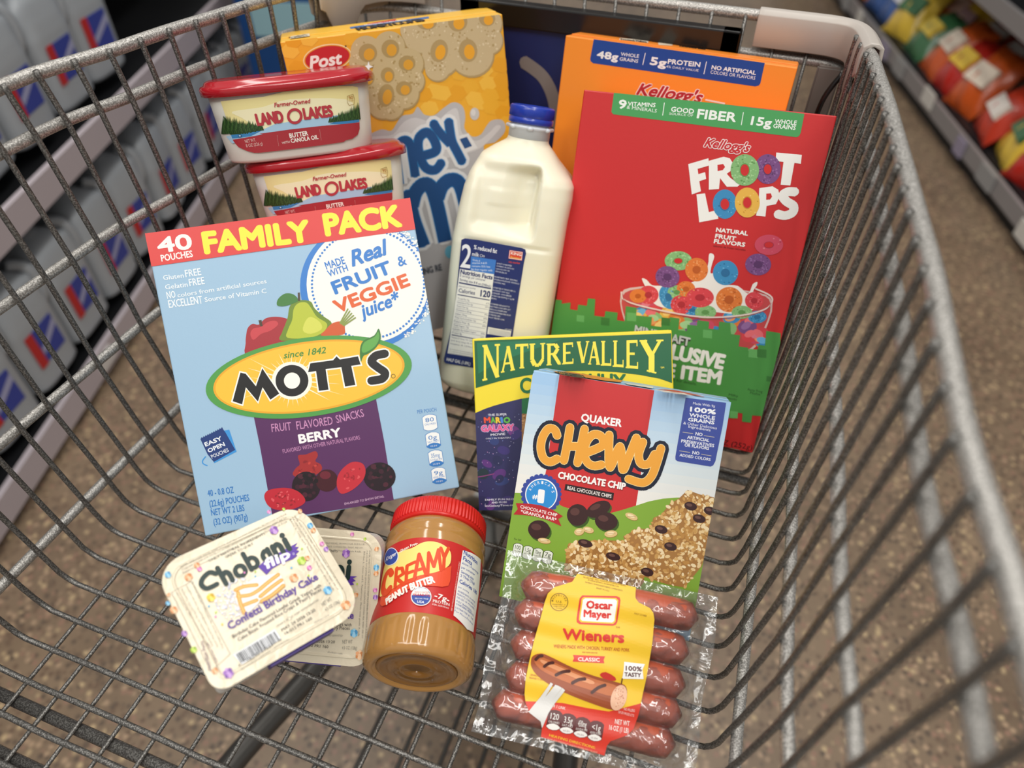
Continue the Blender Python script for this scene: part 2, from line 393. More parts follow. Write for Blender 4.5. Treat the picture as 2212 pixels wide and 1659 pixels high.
for nm, f, r in (('top_rail', 1, .0047), ('rail', .9, .0042), ('rail', .64, .0040), ('rail', .38, .0040), ('rail', .11, .0040)):
    ys = [-.2+.05*k for k in range(0, 17)]
    ln = [(wallL(y, f)-.0005, y, ztop(y)*f) for y in ys]; rn = [(wallR(y, f)+.0015, y, ztop(y, True)*f) for y in ys]
    yb = .664+(.69-.664)*f+.004
    bk = [(-.41+.0*f, yb-.022, ztop(.69)*f), (-.385, yb-.004, ztop(.69)*f), (-.36, yb, ztop(.69)*f)]+[(-.36+.05*k, yb, ztop(.69)*f) for k in range(1, 8)]+[(.03, yb, ztop(.69)*f), (.048, yb-.006, ztop(.69)*f), (.056, yb-.022, ztop(.69)*f)]
    ln = [p for p in ln if p[1] < .62]; rn = [p for p in rn if p[1] < .62]
    tube(nm, [cpt(p) for p in catmull(ln+bk+rn[::-1], 3)], r, M_RAIL, cart, 10)
# frame rods and tubes below the basket
for y, z in ((.0647, -.0095), (.0335, -.0095), (-.06, -.0095), (.45, -.0095)):
    tube('cross_rod', [cpt((-.445, y+.0, z)), cpt((-.2, y, z)), cpt((.07, y, z))], .0044, M_WIRE, cart, 10)
tube('frame_tube', [cpt(p) for p in catmull([(-.41, -.12, -.30), (-.37, .11, -.30), (-.337, .24, -.30), (-.30, .42, -.31), (-.28, .55, -.36), (-.275, .62, -.45)], 5)], .0135, M_TUBE, cart, 16)
tube('frame_tube', [cpt(p) for p in catmull([(.03, -.12, -.30), (.0, .11, -.30), (-.03, .24, -.30), (-.06, .42, -.31), (-.085, .55, -.36), (-.09, .62, -.45)], 5)], .0135, M_TUBE, cart, 16)
for y_ in (-.02, .12, .5): tube('tray_rod', [cpt((-.36+.1*y_, y_, -.43)), cpt((-.02, y_, -.43))], .004, M_TUBE, cart, 8)
for x_ in (-.33, -.28, -.23, -.18, -.13, -.08): tube('tray_rod', [cpt((x_, -.12, -.426)), cpt((x_*.9-.02, .55, -.426))], .003, M_TUBE, cart, 8)
tube('tray_bar', [cpt((-.29, .585, -.41)), cpt((-.08, .585, -.41))], .010, M_TUBE, cart, 12)
M_TYRE = mat('light_rubber_tyre', (176, 178, 176), rough=.55)
for (x_, y_) in ((-.275, .655), (-.095, .655), (-.42, -.15), (.03, -.15)):
    WM = Matrix.Translation(cpt((x_, y_, GZ+.062))) @ Matrix.Rotation(PI/2, 4, 'Y')
    wh = lathe('wheel', [(.012, -.014), (.050, -.014), (.060, -.010), (.062, 0), (.060, .010), (.050, .014), (.012, .014)], M_TYRE, cart, 32, WM)
    lathe('hub', [(.004, -.018), (.02, -.018), (.022, -.015), (.022, .015), (.02, .018), (.004, .018)], M_DGREY, wh, 20, WM)
    vs, fs = [], []
    for s_ in (-.023, .023): box_data((x_+s_, y_-.01, GZ+.105), (.006, .06, .11), vs, fs, Matrix.Translation(-Vector((-.185, .3, GZ))))
    box_data((x_, y_-.01, GZ+.160), (.054, .075, .008), vs, fs, Matrix.Translation(-Vector((-.185, .3, GZ))))
    mesh('caster_fork', vs, fs, M_TYRE, cart)

# corner guards: grey plastic channel clipped over the top rail corners
def guard(side):
    vs, fs = [], []
    if side > 0: path = [(-.026, .690), (0, .690), (.025, .690), (.040, .688), (.052, .680), (.0585, .666), (.0615, .645), (.063, .628), (.0642, .612)]; zz = lambda p: ztop(p[1], True)
    else: path = [(-.34, .69), (-.365, .688), (-.385, .678), (-.396, .655), (-.403, .63), (-.41, .60)]; zz = lambda p: ztop(p[1])
    path = [Vector((a, b, 0)) for a, b in path]
    path = [Vector((p.x, p.y, 0)) for p in catmull(path, 4)]
    n = len(path)
    prof = [(-.0075, -.030), (-.0085, -.004), (-.0075, .0045), (-.003, .0075), (.003, .0075), (.0075, .0045), (.0085, -.004), (.0075, -.022), (.0055, -.022), (.0058, -.004), (.0045, .003), (0, .0050), (-.0045, .003), (-.0058, -.004), (-.0055, -.030)]
    for i, p in enumerate(path):
        t = (path[min(i+1, n-1)]-path[max(i-1, 0)]).normalized(); nin = Vector((t.y, -t.x, 0))*(1 if side > 0 else -1)
        z0 = zz(p); fr = i/(n-1); drop = 1.0 if fr < .62 else 1.0+(.9*math.sin((fr-.62)/.38*PI*.9))
        if fr > .9: drop *= .55
        for (a, b) in prof:
            bb = b*drop if b < -.01 else b
            vs.append(cpt((p.x-nin.x*(-a)*1, p.y-nin.y*(-a), z0+bb)))
    m = len(prof)
    for i in range(n-1):
        for k in range(m):
            k2 = (k+1) % m; fs.append((i*m+k, i*m+k2, (i+1)*m+k2, (i+1)*m+k))
    fs.append(tuple(range(m))[::-1]); fs.append(tuple((n-1)*m+k for k in range(m)))
    o = mesh('corner_guard', vs, fs, M_GPLAS, cart, True, label='light grey plastic guard over the basket corner')
    md = o.modifiers.new('b', 'BEVEL'); md.width = .0008; md.segments = 2
guard(1); guard(-1)
# plastic plate and rubber strap in the back right corner
bevbox('corner_plate', (.032, .672, .11), (.052, .677, .282), M_DGREY, cart, .0015, M=Matrix.Translation(-Vector((-.185, .3, GZ))))
tube('strap', [cpt(p) for p in catmull([(.052, .655, .285), (.043, .650, .265), (.041, .648, .235), (.043, .650, .20), (.041, .652, .165)], 5)], .0023, M_BLACK, cart)
tube('hook', [cpt(p) for p in catmull([(.018, .655, .205), (.026, .650, .200), (.032, .648, .188), (.042, .648, .178), (.055, .648, .182)], 4)], .004, M_DGREY, cart)
# advertising frame on the front wall
sx0, sx1, sz0, sz1, sy = -.298, -.036, .03, .301, .678
Msh = Matrix.Translation(-Vector((-.185, .3, GZ)))
vs, fs = [], []
th = .021
for (a, b, c, d) in ((sx0, sx1, sz1-th, sz1), (sx0, sx1, sz0, sz0+th), (sx0, sx0+th, sz0, sz1), (sx1-th*.8, sx1, sz0, sz1)):
    box_data(((a+b)/2, sy, (c+d)/2), (b-a, .012, d-c), vs, fs, Msh)
fr_ = mesh('sign_frame', vs, fs, M_BLACK, cart, label='black plastic sign frame on the front of the basket')
md = fr_.modifiers.new('b', 'BEVEL'); md.width = .0015; md.segments = 2
bevbox('sign_panel', (sx0+th, sy-.001, sz0+th), (sx1-th*.8, sy+.004, sz1-th), inkmat('1D2D66'), fr_, 0, M=Msh, label='dark blue printed sign panel')


FR = {"motts": [-0.32722, 0.20366, 0.05155, -0.71016, -0.22662, 0.53554, 0.19928, 0.234, 0.07393], "froot": [-0.13325, 0.44681, 0.02275, -0.45023, -0.03995, 0.01423, 0.19624, 0.28294, 0.04771], "quaker": [-0.09987, 0.24393, 0.03206, -0.72519, -0.07214, 0.04928, 0.14083, 0.17232, 0.04521], "nature": [-0.14173, 0.30824, 0.0354, -0.72489, -0.22554, 0.19965, 0.15922, 0.14099, 0.04959], "orange": [-0.18108, 0.55094, 0.01431, -0.27418, 0.00024, -0.02303, 0.1953, 0.29202, 0.04543], "honey": [-0.35088, 0.46814, 0.01547, -0.2107, -0.09354, 0.60963, 0.19159, 0.29396, 0.0604], "wiener": [-0.0835, 0.14791, 0.02942, -1.03201, 0.01077, 0.19461, 0.14721, 0.11842, 0.01512], "cho1": [-0.20384, 0.08709, 0.13309, -1.24652, -0.514, 1.02934, 0.09343, 0.08293, 0.0372], "cho2": [-0.26035, 0.13675, 0.03277, -0.87486, -0.11435, 0.23536, 0.09984, 0.09349, 0.03997], "jug": [-0.22736, 0.40752, 0.05025, -0.41476, 0.04924, 0.23326, 0.09808, 0.17331, 0.09808], "tub1": [-0.38205, 0.38835, 0.2544, -0.33365, -0.09394, 0.63224, 0.133, 0.056, 0.094], "tub2": [-0.36113, 0.38718, 0.19745, -0.39272, -0.1287, 0.58455, 0.133, 0.056, 0.094]}
ART = {"motts":{"badge_print":[["e","2F7CCB",1,[1542,1709,500,-76,-85,-486],60],["e","F3F1EA",2,[1558,1721,465,-70,-79,-452],60],["e","2F7CCB",3,[1988,1657,10,-1,-2,-10],8],["e","2F7CCB",3,[1982,1628,10,-1,-2,-10],8],["e","2F7CCB",3,[1974,1600,10,-1,-2,-10],8],["e","2F7CCB",3,[1964,1572,10,-1,-2,-10],8],["e","2F7CCB",3,[1952,1545,10,-1,-2,-10],8],["e","2F7CCB",3,[1938,1519,10,-1,-2,-10],8],["e","2F7CCB",3,[1923,1494,10,-2,-2,-10],8],["e","2F7CCB",3,[1906,1470,10,-2,-2,-10],8],["e","2F7CCB",3,[1887,1447,10,-2,-2,-10],8],["e","2F7CCB",3,[1866,1426,10,-2,-2,-10],8],["e","2F7CCB",3,[1844,1406,10,-2,-2,-10],8],["e","2F7CCB",3,[1821,1387,10,-2,-2,-10],8],["e","2F7CCB",3,[1797,1370,10,-2,-2,-10],8],["e","2F7CCB",3,[1771,1355,10,-2,-2,-10],8],["e","2F7CCB",3,[1744,1341,10,-2,-2,-10],8],["e","2F7CCB",3,[1717,1329,10,-2,-2,-10],8],["e","2F7CCB",3,[1689,1319,10,-2,-2,-10],8],["e","2F7CCB",3,[1660,1311,10,-2,-2,-10],8],["e","2F7CCB",3,[1631,1305,10,-2,-2,-10],8],["e","2F7CCB",3,[1601,1301,10,-2,-2,-10],8],["e","2F7CCB",3,[1571,1299,9,-2,-2,-10],8],["e","2F7CCB",3,[1542,1298,9,-2,-2,-10],8],["e","2F7CCB",3,[1512,1300,9,-2,-2,-10],8],["e","2F7CCB",3,[1483,1304,9,-2,-2,-10],8],["e","2F7CCB",3,[1454,1310,9,-2,-2,-10],8],["e","2F7CCB",3,[1425,1317,9,-2,-2,-10],8],["e","2F7CCB",3,[1397,1327,9,-2,-2,-10],8],["e","2F7CCB",3,[1370,1338,9,-2,-2,-10],8],["e","2F7CCB",3,[1344,1351,9,-2,-2,-10],8],["e","2F7CCB",3,[1319,1366,9,-2,-2,-10],8],["e","2F7CCB",3,[1295,1383,9,-2,-2,-10],8],["e","2F7CCB",3,[1272,1401,9,-2,-2,-10],8],["e","2F7CCB",3,[1251,1420,9,-1,-2,-10],8],["e","2F7CCB",3,[1231,1441,9,-1,-2,-10],8],["e","2F7CCB",3,[1213,1463,9,-1,-2,-9],8],["e","2F7CCB",3,[1196,1487,9,-1,-2,-9],8],["e","2F7CCB",3,[1181,1511,9,-1,-2,-9],8],["e","2F7CCB",3,[1168,1536,9,-1,-2,-9],8],["e","2F7CCB",3,[1156,1562,9,-1,-2,-9],8],["e","2F7CCB",3,[1146,1589,9,-1,-2,-9],8],["e","2F7CCB",3,[1139,1617,9,-1,-2,-9],8],["e","2F7CCB",3,[1133,1644,9,-1,-2,-9],8],["e","2F7CCB",3,[1129,1673,9,-1,-2,-9],8],["e","2F7CCB",3,[1127,1701,9,-1,-2,-9],8],["e","2F7CCB",3,[1127,1730,9,-1,-2,-9],8],["e","2F7CCB",3,[1129,1758,9,-1,-2,-9],8],["e","2F7CCB",3,[1133,1786,9,-1,-2,-9],8],["e","2F7CCB",3,[1139,1814,9,-1,-2,-9],8],["e","2F7CCB",3,[1147,1842,9,-1,-2,-9],8],["e","2F7CCB",3,[1157,1869,9,-1,-2,-9],8],["e","2F7CCB",3,[1169,1895,9,-1,-2,-9],8],["e","2F7CCB",3,[1182,1920,9,-1,-2,-9],8],["e","2F7CCB",3,[1197,1945,9,-1,-2,-9],8],["e","2F7CCB",3,[1214,1969,9,-1,-2,-9],8],["e","2F7CCB",3,[1232,1991,9,-1,-2,-9],8],["e","2F7CCB",3,[1252,2012,9,-1,-2,-9],8],["e","2F7CCB",3,[1274,2032,9,-1,-2,-9],8],["e","2F7CCB",3,[1296,2050,9,-1,-2,-9],8],["e","2F7CCB",3,[1320,2067,9,-1,-2,-9],8],["e","2F7CCB",3,[1345,2083,9,-1,-2,-9],8],["e","2F7CCB",3,[1371,2096,9,-1,-2,-9],8],["e","2F7CCB",3,[1398,2108,9,-1,-2,-9],8],["e","2F7CCB",3,[1425,2119,9,-1,-2,-9],8],["e","2F7CCB",3,[1453,2127,9,-1,-2,-9],8],["e","2F7CCB",3,[1482,2134,9,-1,-2,-9],8],["e","2F7CCB",3,[1511,2138,9,-1,-2,-9],8],["e","2F7CCB",3,[1540,2141,9,-1,-2,-9],8],["e","2F7CCB",3,[1570,2142,9,-1,-2,-9],8],["e","2F7CCB",3,[1599,2141,9,-1,-2,-9],8],["e","2F7CCB",3,[1628,2137,9,-1,-2,-9],8],["e","2F7CCB",3,[1657,2132,9,-1,-2,-9],8],["e","2F7CCB",3,[1686,2125,9,-1,-2,-9],8],["e","2F7CCB",3,[1714,2117,9,-1,-2,-9],8],["e","2F7CCB",3,[1741,2106,9,-1,-2,-9],8],["e","2F7CCB",3,[1768,2093,9,-1,-2,-9],8],["e","2F7CCB",3,[1793,2079,10,-1,-2,-10],8],["e","2F7CCB",3,[1818,2063,10,-1,-2,-10],8],["e","2F7CCB",3,[1841,2046,10,-1,-2,-10],8],["e","2F7CCB",3,[1863,2026,10,-1,-2,-10],8],["e","2F7CCB",3,[1883,2006,10,-1,-2,-10],8],["e","2F7CCB",3,[1902,1984,10,-1,-2,-10],8],["e","2F7CCB",3,[1920,1961,10,-1,-2,-10],8],["e","2F7CCB",3,[1936,1936,10,-1,-2,-10],8],["e","2F7CCB",3,[1950,1911,10,-1,-2,-10],8],["e","2F7CCB",3,[1962,1885,10,-1,-2,-10],8],["e","2F7CCB",3,[1972,1858,10,-1,-2,-10],8],["e","2F7CCB",3,[1980,1830,10,-1,-2,-10],8],["e","2F7CCB",3,[1987,1802,10,-1,-2,-10],8],["e","2F7CCB",3,[1991,1773,10,-1,-2,-10],8],["e","2F7CCB",3,[1993,1744,10,-1,-2,-10],8],["e","2F7CCB",3,[1994,1715,10,-1,-2,-10],8],["e","2F7CCB",3,[1992,1686,10,-1,-2,-10],8],["e","2F7CCB",4,[1949,1465,6,-1,-1,-4],6],["e","F3F1EA",4,[1837,2106,10,-1,-1,-7],6],["e","2F7CCB",4,[1829,1335,7,-1,-1,-5],6],["e","2F7CCB",4,[1851,2075,5,-1,-1,-8],6],["e","F3F1EA",4,[1830,1295,9,-2,-1,-5],6],["e","F3F1EA",4,[1902,2071,9,-1,-1,-8],6],["e","2F7CCB",4,[1792,1321,8,-1,-1,-7],6],["e","2F7CCB",4,[1922,2013,7,-1,-1,-4],6],["e","F3F1EA",4,[1799,1273,8,-1,-1,-5],6],["e","F3F1EA",4,[2006,1929,10,-1,-1,-8],6],["e","F3F1EA",4,[1904,1383,8,-1,-1,-6],6],["e","F3F1EA",4,[1856,2085,9,-1,-1,-4],6],["e","F3F1EA",4,[2009,1506,6,-1,-1,-6],6],["e","F3F1EA",4,[1923,2027,11,-2,-1,-5],6],["e","2F7CCB",4,[1917,1415,8,-1,-1,-5],6],["e","F3F1EA",4,[1917,2067,6,-1,-1,-6],6],["e","2F7CCB",4,[1786,1316,4,-1,-1,-5],6],["e","F3F1EA",4,[1988,1967,5,-1,-1,-5],6],["e","F3F1EA",4,[1978,1471,4,-1,-1,-7],6],["e","F3F1EA",4,[2025,1942,9,-1,-1,-8],6],["e","F3F1EA",4,[1995,1523,11,-2,-1,-7],6],["e","F3F1EA",4,[1938,2063,8,-1,-1,-7],6],["e","2F7CCB",4,[1942,1447,7,-1,-1,-4],6],["e","F3F1EA",4,[1932,2070,6,-1,-1,-4],6],["e","2F7CCB",4,[1984,1518,9,-1,-1,-5],6],["e","2F7CCB",4,[1876,2053,11,-2,-1,-6],6],["e","2F7CCB",4,[1952,1474,4,-1,-1,-4],6],["e","2F7CCB",4,[1950,1974,4,-1,-1,-6],6],["e","F3F1EA",4,[1991,1433,5,-1,-1,-6],6],["e","F3F1EA",4,[1979,1959,11,-2,-1,-6],6],["e","F3F1EA",4,[1963,1454,4,-1,-1,-6],6],["e","F3F1EA",4,[1899,2095,10,-1,-1,-6],6],["e","F3F1EA",4,[1991,1520,5,-1,-1,-5],6],["e","F3F1EA",4,[1894,2097,5,-1,-1,-4],6],["e","F3F1EA",4,[1792,1289,11,-2,-1,-6],6],["e","F3F1EA",4,[2010,1933,9,-1,-1,-7],6],["e","2F7CCB",4,[1894,1399,5,-1,-1,-8],6],["e","F3F1EA",4,[2024,1940,6,-1,-1,-7],6],["e","F3F1EA",4,[1834,1309,9,-2,-1,-6],6],["e","F3F1EA",4,[1973,1997,6,-1,-1,-8],6],["e","2F7CCB",4,[1770,1309,11,-2,-1,-8],6],["e","2F7CCB",4,[1944,1973,10,-1,-1,-4],6],["e","F3F1EA",4,[1782,1277,4,-1,-1,-4],6],["e","F3F1EA",4,[1964,1998,9,-1,-1,-8],6],["e","2F7CCB",4,[1947,1473,10,-2,-1,-4],6],["e","2F7CCB",4,[1978,1926,9,-1,-1,-7],6],["e","F3F1EA",4,[1807,1298,10,-2,-1,-5],6],["e","F3F1EA",4,[1959,1981,10,-1,-1,-7],6],["e","F3F1EA",4,[1918,1388,4,-1,-1,-4],6],["e","F3F1EA",4,[1953,2005,10,-1,-1,-6],6],["e","F3F1EA",4,[1979,1485,9,-1,-1,-6],6],["e","F3F1EA",4,[1838,2135,9,-1,-1,-4],6],["e","F3F1EA",4,[1894,1376,9,-1,-1,-5],6],["e","F3F1EA",4,[1880,2080,11,-1,-1,-4],6],["e","F3F1EA",4,[1997,1485,10,-2,-1,-6],6],["e","F3F1EA",4,[1939,2054,9,-1,-1,-4],6],["e","2F7CCB",4,[1795,1315,6,-1,-1,-8],6],["e","F3F1EA",4,[1934,2055,5,-1,-1,-8],6],["e","2F7CCB",4,[1962,1480,7,-1,-1,-5],6],["e","F3F1EA",4,[1963,2031,9,-1,-1,-4],6],["e","F3F1EA",4,[1955,1430,7,-1,-1,-7],6],["e","2F7CCB",4,[1914,2014,5,-1,-1,-8],6],["e","F3F1EA",4,[1956,1409,11,-2,-1,-7],6],["e","F3F1EA",4,[1973,1989,6,-1,-1,-8],6],["e","F3F1EA",4,[1936,1374,6,-1,-1,-8],6],["e","F3F1EA",4,[1991,1962,7,-1,-1,-4],6],["e","F3F1EA",4,[1833,1327,8,-1,-1,-4],6],["e","2F7CCB",4,[1832,2091,9,-1,-1,-4],6],["e","F3F1EA",4,[1794,1303,8,-1,-1,-5],6],["e","2F7CCB",4,[1939,1985,6,-1,-1,-8],6],["e","F3F1EA",4,[1987,1464,6,-1,-1,-5],6],["e","2F7CCB",4,[1814,2095,10,-1,-1,-8],6],["e","F3F1EA",4,[1839,1300,10,-2,-1,-4],6],["e","F3F1EA",4,[1952,2007,8,-1,-1,-8],6],["e","F3F1EA",4,[1857,1301,4,-1,-1,-7],6],["e","F3F1EA",4,[1980,1994,8,-1,-1,-8],6],["e","F3F1EA",4,[1976,1419,7,-1,-1,-7],6],["e","F3F1EA",4,[2012,1936,6,-1,-1,-5],6],["e","F3F1EA",4,[1956,1423,11,-2,-1,-8],6],["e","F3F1EA",4,[1912,2044,9,-1,-1,-5],6],["e","2F7CCB",4,[1909,1422,5,-1,-1,-6],6],["e","F3F1EA",4,[1976,1985,6,-1,-1,-8],6],["e","2F7CCB",4,[1865,1367,4,-1,-1,-8],6],["e","F3F1EA",4,[2035,1916,8,-1,-1,-5],6],["e","F3F1EA",4,[1982,1502,5,-1,-1,-8],6],["e","F3F1EA",4,[2015,1939,5,-1,-1,-5],6],["e","F3F1EA",4,[1978,1420,5,-1,-1,-7],6],["e","F3F1EA",4,[1971,1986,11,-2,-1,-5],6],["e","2F7CCB",4,[1890,1390,4,-1,-1,-4],6],["e","2F7CCB",4,[1883,2049,4,-1,-1,-8],6],["e","F3F1EA",4,[1977,1424,9,-1,-1,-7],6],["e","F3F1EA",4,[1987,2005,10,-1,-1,-7],6],["e","F3F1EA",4,[1903,1359,9,-1,-1,-6],6],["e","2F7CCB",4,[1921,2013,10,-1,-1,-6],6],["e","2F7CCB",4,[1981,1511,10,-2,-1,-5],6],["e","F3F1EA",4,[1922,2057,10,-1,-1,-5],6],["e","F3F1EA",4,[1933,1414,4,-1,-1,-8],6],["e","F3F1EA",4,[1844,2140,5,-1,-1,-4],6],["e","F3F1EA",4,[1825,1290,5,-1,-1,-6],6],["e","F3F1EA",4,[1942,2040,5,-1,-1,-8],6],["e","F3F1EA",4,[1774,1271,10,-2,-1,-8],6],["e","F3F1EA",4,[1927,2066,10,-1,-1,-6],6],["e","F3F1EA",4,[1998,1487,10,-2,-1,-5],6],["e","F3F1EA",4,[1982,2006,8,-1,-1,-4],6],["e","F3F1EA",4,[1867,1361,10,-2,-1,-7],6],["e","F3F1EA",4,[1913,2083,8,-1,-1,-5],6],["e","F3F1EA",4,[1831,1290,10,-2,-1,-8],6],["e","F3F1EA",4,[1975,1996,8,-1,-1,-6],6],["e","F3F1EA",4,[1768,1290,4,-1,-1,-7],6],["e","F3F1EA",4,[1938,2028,8,-1,-1,-5],6],["e","2F7CCB",4,[1954,1476,9,-1,-1,-8],6],["e","2F7CCB",4,[1952,1969,11,-2,-1,-8],6],["e","2F7CCB",4,[1887,1399,10,-2,-1,-7],6],["e","2F7CCB",4,[1935,1982,9,-1,-1,-4],6],["e","2F7CCB",4,[1900,1401,6,-1,-1,-8],6],["e","F3F1EA",4,[1996,1978,6,-1,-1,-5],6],["e","2F7CCB",4,[1865,1377,7,-1,-1,-8],6],["e","F3F1EA",4,[1999,1977,6,-1,-1,-7],6],["e","F3F1EA",4,[1839,1308,7,-1,-1,-4],6],["e","F3F1EA",4,[1842,2136,10,-1,-1,-5],6],["e","F3F1EA",4,[1839,1328,8,-1,-1,-8],6],["e","F3F1EA",4,[1905,2069,5,-1,-1,-6],6],["e","F3F1EA",4,[1991,1520,6,-1,-1,-8],6],["e","F3F1EA",4,[1866,2111,4,-1,-1,-8],6],["e","2F7CCB",4,[1961,1485,5,-1,-1,-8],6],["e","F3F1EA",4,[1986,2000,7,-1,-1,-4],6],["e","F3F1EA",4,[1945,1425,11,-2,-1,-4],6],["e","F3F1EA",4,[1896,2094,4,-1,-1,-8],6],["e","F3F1EA",4,[1960,1433,8,-1,-1,-8],6],["e","F3F1EA",4,[1855,2125,5,-1,-1,-7],6],["e","F3F1EA",4,[2019,1509,5,-1,-1,-5],6],["e","F3F1EA",4,[1827,2107,6,-1,-1,-8],6],["e","F3F1EA",4,[1878,1362,11,-2,-1,-4],6],["e","F3F1EA",4,[1894,2104,10,-1,-1,-7],6],["e","2F7CCB",4,[1762,1307,10,-2,-1,-7],6],["e","F3F1EA",4,[1983,1999,4,-1,-1,-5],6],["e","F3F1EA",4,[1986,1482,8,-1,-1,-6],6],["e","F3F1EA",4,[1919,2065,10,-1,-1,-7],6],["e","2F7CCB",4,[1984,1520,5,-1,-1,-5],6],["e","2F7CCB",4,[1935,1999,8,-1,-1,-5],6],["e","F3F1EA",4,[1952,1409,10,-2,-1,-5],6],["e","F3F1EA",4,[1926,2078,5,-1,-1,-4],6],["e","F3F1EA",4,[1994,1456,9,-1,-1,-8],6],["e","2F7CCB",4,[1915,2010,6,-1,-1,-7],6],["e","2F7CCB",4,[1919,1422,6,-1,-1,-6],6],["e","F3F1EA",4,[1905,2055,5,-1,-1,-4],6],["e","F3F1EA",4,[1842,1307,7,-1,-1,-4],6],["e","F3F1EA",4,[1896,2071,10,-1,-1,-6],6],["e","F3F1EA",4,[1777,1284,5,-1,-1,-7],6],["e","F3F1EA",4,[1959,2007,9,-1,-1,-4],6],["t","2F7CCB",5,"MADE",[1262,1881,1415,1906],5.92,0.04,0,2],["t","2F7CCB",5,"WITH",[1270,1821,1426,1848],5.22,0.04,0,2],["t","2F7CCB",5,"Real",[1459,1871,1775,1934],12.5,0.085,0.35,2],["t","2F7CCB",5,"FRUIT",[1293,1679,1763,1782],10.5,0.09999999999999999,0,2],["t","2F7CCB",5,"&",[1816,1820,1884,1830],7.94,0.04,0,2],["t","E0622C",5,"VEGGIE",[1279,1531,1884,1663],10.56,0.09999999999999999,0,2],["t","2F7CCB",5,"juice*",[1462,1465,1792,1536],10.37,0.06999999999999999,0.25,2]],
"banner_print":[["p","DA3A36",6,[-1,2354,1998,2346,1998,2092,-2,2092]],
["t","F6EFEA",7,"40",[68,2179,319,2180],11.71,0.085,0,2],["t","F6EFEA",7,"POUCHES",[78,2117,308,2119],5.06,0.055,0,2],["t","F5E53A",7,"FAMILY",[391,2124,1191,2108],17.28,0.12249999999999998,0,2],["t","F5E53A",7,"PACK",[1298,2131,1901,2124],17.86,0.12249999999999998,0,2]],
"claims_print":[["t","EEF4F7",1,"Gluten",[65,1979,213,1976],3.58,0.025,0,2],["t","EEF4F7",1,"FREE",[226,1978,341,1977],5.33,0.025,0,2],["t","EEF4F7",1,"Gelatin",[66,1908,229,1905],3.58,0.025,0,2],["t","EEF4F7",1,"FREE",[242,1907,354,1907],5.34,0.025,0,2],["t","EEF4F7",1,"NO",[66,1837,129,1837],5.32,0.025,0,2],["t","EEF4F7",1,"colors from artificial sources",[142,1836,801,1846],3.21,0.025,0,2],["t","EEF4F7",1,"EXCELLENT",[66,1767,312,1765],5.81,0.025,0,2],["t","EEF4F7",1,"Source of Vitamin C",[329,1772,787,1772],3.43,0.025,0,2]],
"fruit_picture":[["p","A52A33",4,[565,1417,583,1487,603,1531,642,1555,687,1542,740,1579,805,1584,878,1565,915,1530,890,1437,862,1381,566,1327],4],["p","C8434A",5,[612,1482,642,1519,700,1522,752,1550,811,1552,828,1520,763,1482,691,1469,626,1432],3],["p","4A3A2A",5,[689,1575,712,1574,713,1526,694,1527]],
["p","6F8A2A",6,[833,1392,847,1456,880,1511,910,1567,934,1636,974,1675,1034,1678,1101,1656,1120,1601,1174,1531,1228,1468,1180,1402,1109,1371],4],["p","B7C23A",7,[879,1408,896,1472,938,1538,964,1619,1006,1658,1065,1654,1093,1611,1126,1533,1192,1467,1151,1407,1040,1382],4],["p","D3D65A",8,[1003,1443,1033,1511,1080,1540,1142,1488,1144,1432,1057,1410],3],["p","3F7A38",8,[847,1667,863,1713,922,1746,984,1729,1010,1678,954,1659,893,1652],4],["p","4A3A2A",9,[1016,1738,1032,1738,1023,1673,1007,1675]],
["p","CF5B2B",9,[1135,1383,1172,1422,1227,1462,1283,1471,1318,1454,1320,1410,1297,1365],4],["s","8A9A4A",9,1.08,[1292,1458,1369,1555],1],["s","8A9A4A",9,1.08,[1298,1452,1381,1537],1],["s","8A9A4A",9,1.08,[1304,1446,1392,1518],1],["s","8A9A4A",9,1.08,[1311,1440,1403,1499],1],["s","8A9A4A",9,1.08,[1317,1434,1414,1480],1]],
"brand_oval":[["e","4F9A48",10,[998,1080,787,-20,-13,-307],72],["e","E9A726",11,[998,1083,731,-19,-11,-273],72],["e","F5C13A",12,[997,1083,714,-18,-11,-258],72],["p","FFF4D8",13,[923,1065,1211,987,920,1052]],
["p","FBE6A6",13,[919,1050,1231,891,914,1038]],
["p","FFF4D8",13,[913,1036,1110,874,905,1026]],
["p","FBE6A6",13,[903,1025,968,937,894,1016]],
["p","FFF4D8",13,[892,1015,941,908,881,1009]],
["p","FBE6A6",13,[879,1008,906,887,867,1004]],
["p","FFF4D8",13,[865,1004,867,870,852,1003]],
["p","FBE6A6",13,[850,1003,826,879,838,1005]],
["p","FFF4D8",13,[836,1005,779,869,824,1009]],
["p","FBE6A6",13,[822,1010,755,915,811,1017]],
["p","FFF4D8",13,[810,1018,716,931,801,1027]],
["p","FBE6A6",13,[799,1029,673,951,792,1040]],
["p","FFF4D8",13,[792,1041,660,995,787,1053]],
["p","FBE6A6",13,[786,1055,427,996,784,1068]],
["p","FFF4D8",13,[784,1070,425,1087,785,1083]],
["p","FBE6A6",13,[785,1085,528,1155,788,1098]],
["p","FFF4D8",13,[789,1100,543,1227,795,1112]],
["p","FBE6A6",13,[796,1113,560,1306,804,1124]],
["p","FFF4D8",13,[805,1125,721,1236,815,1134]],
["p","FBE6A6",13,[816,1135,762,1251,828,1141]],
["p","FFF4D8",13,[830,1142,792,1298,842,1146]],
["p","FBE6A6",13,[844,1146,842,1264,856,1147]],
["p","FFF4D8",13,[858,1147,884,1280,871,1145]],
["p","FBE6A6",13,[873,1145,918,1249,885,1141]],
["p","FFF4D8",13,[886,1140,978,1275,897,1133]],
["p","FBE6A6",13,[899,1132,1003,1231,908,1123]],
["p","FFF4D8",13,[909,1121,1053,1212,916,1110]],
["p","FBE6A6",13,[917,1109,1026,1146,921,1097]],
["p","FFF4D8",13,[922,1095,1255,1149,924,1082]],
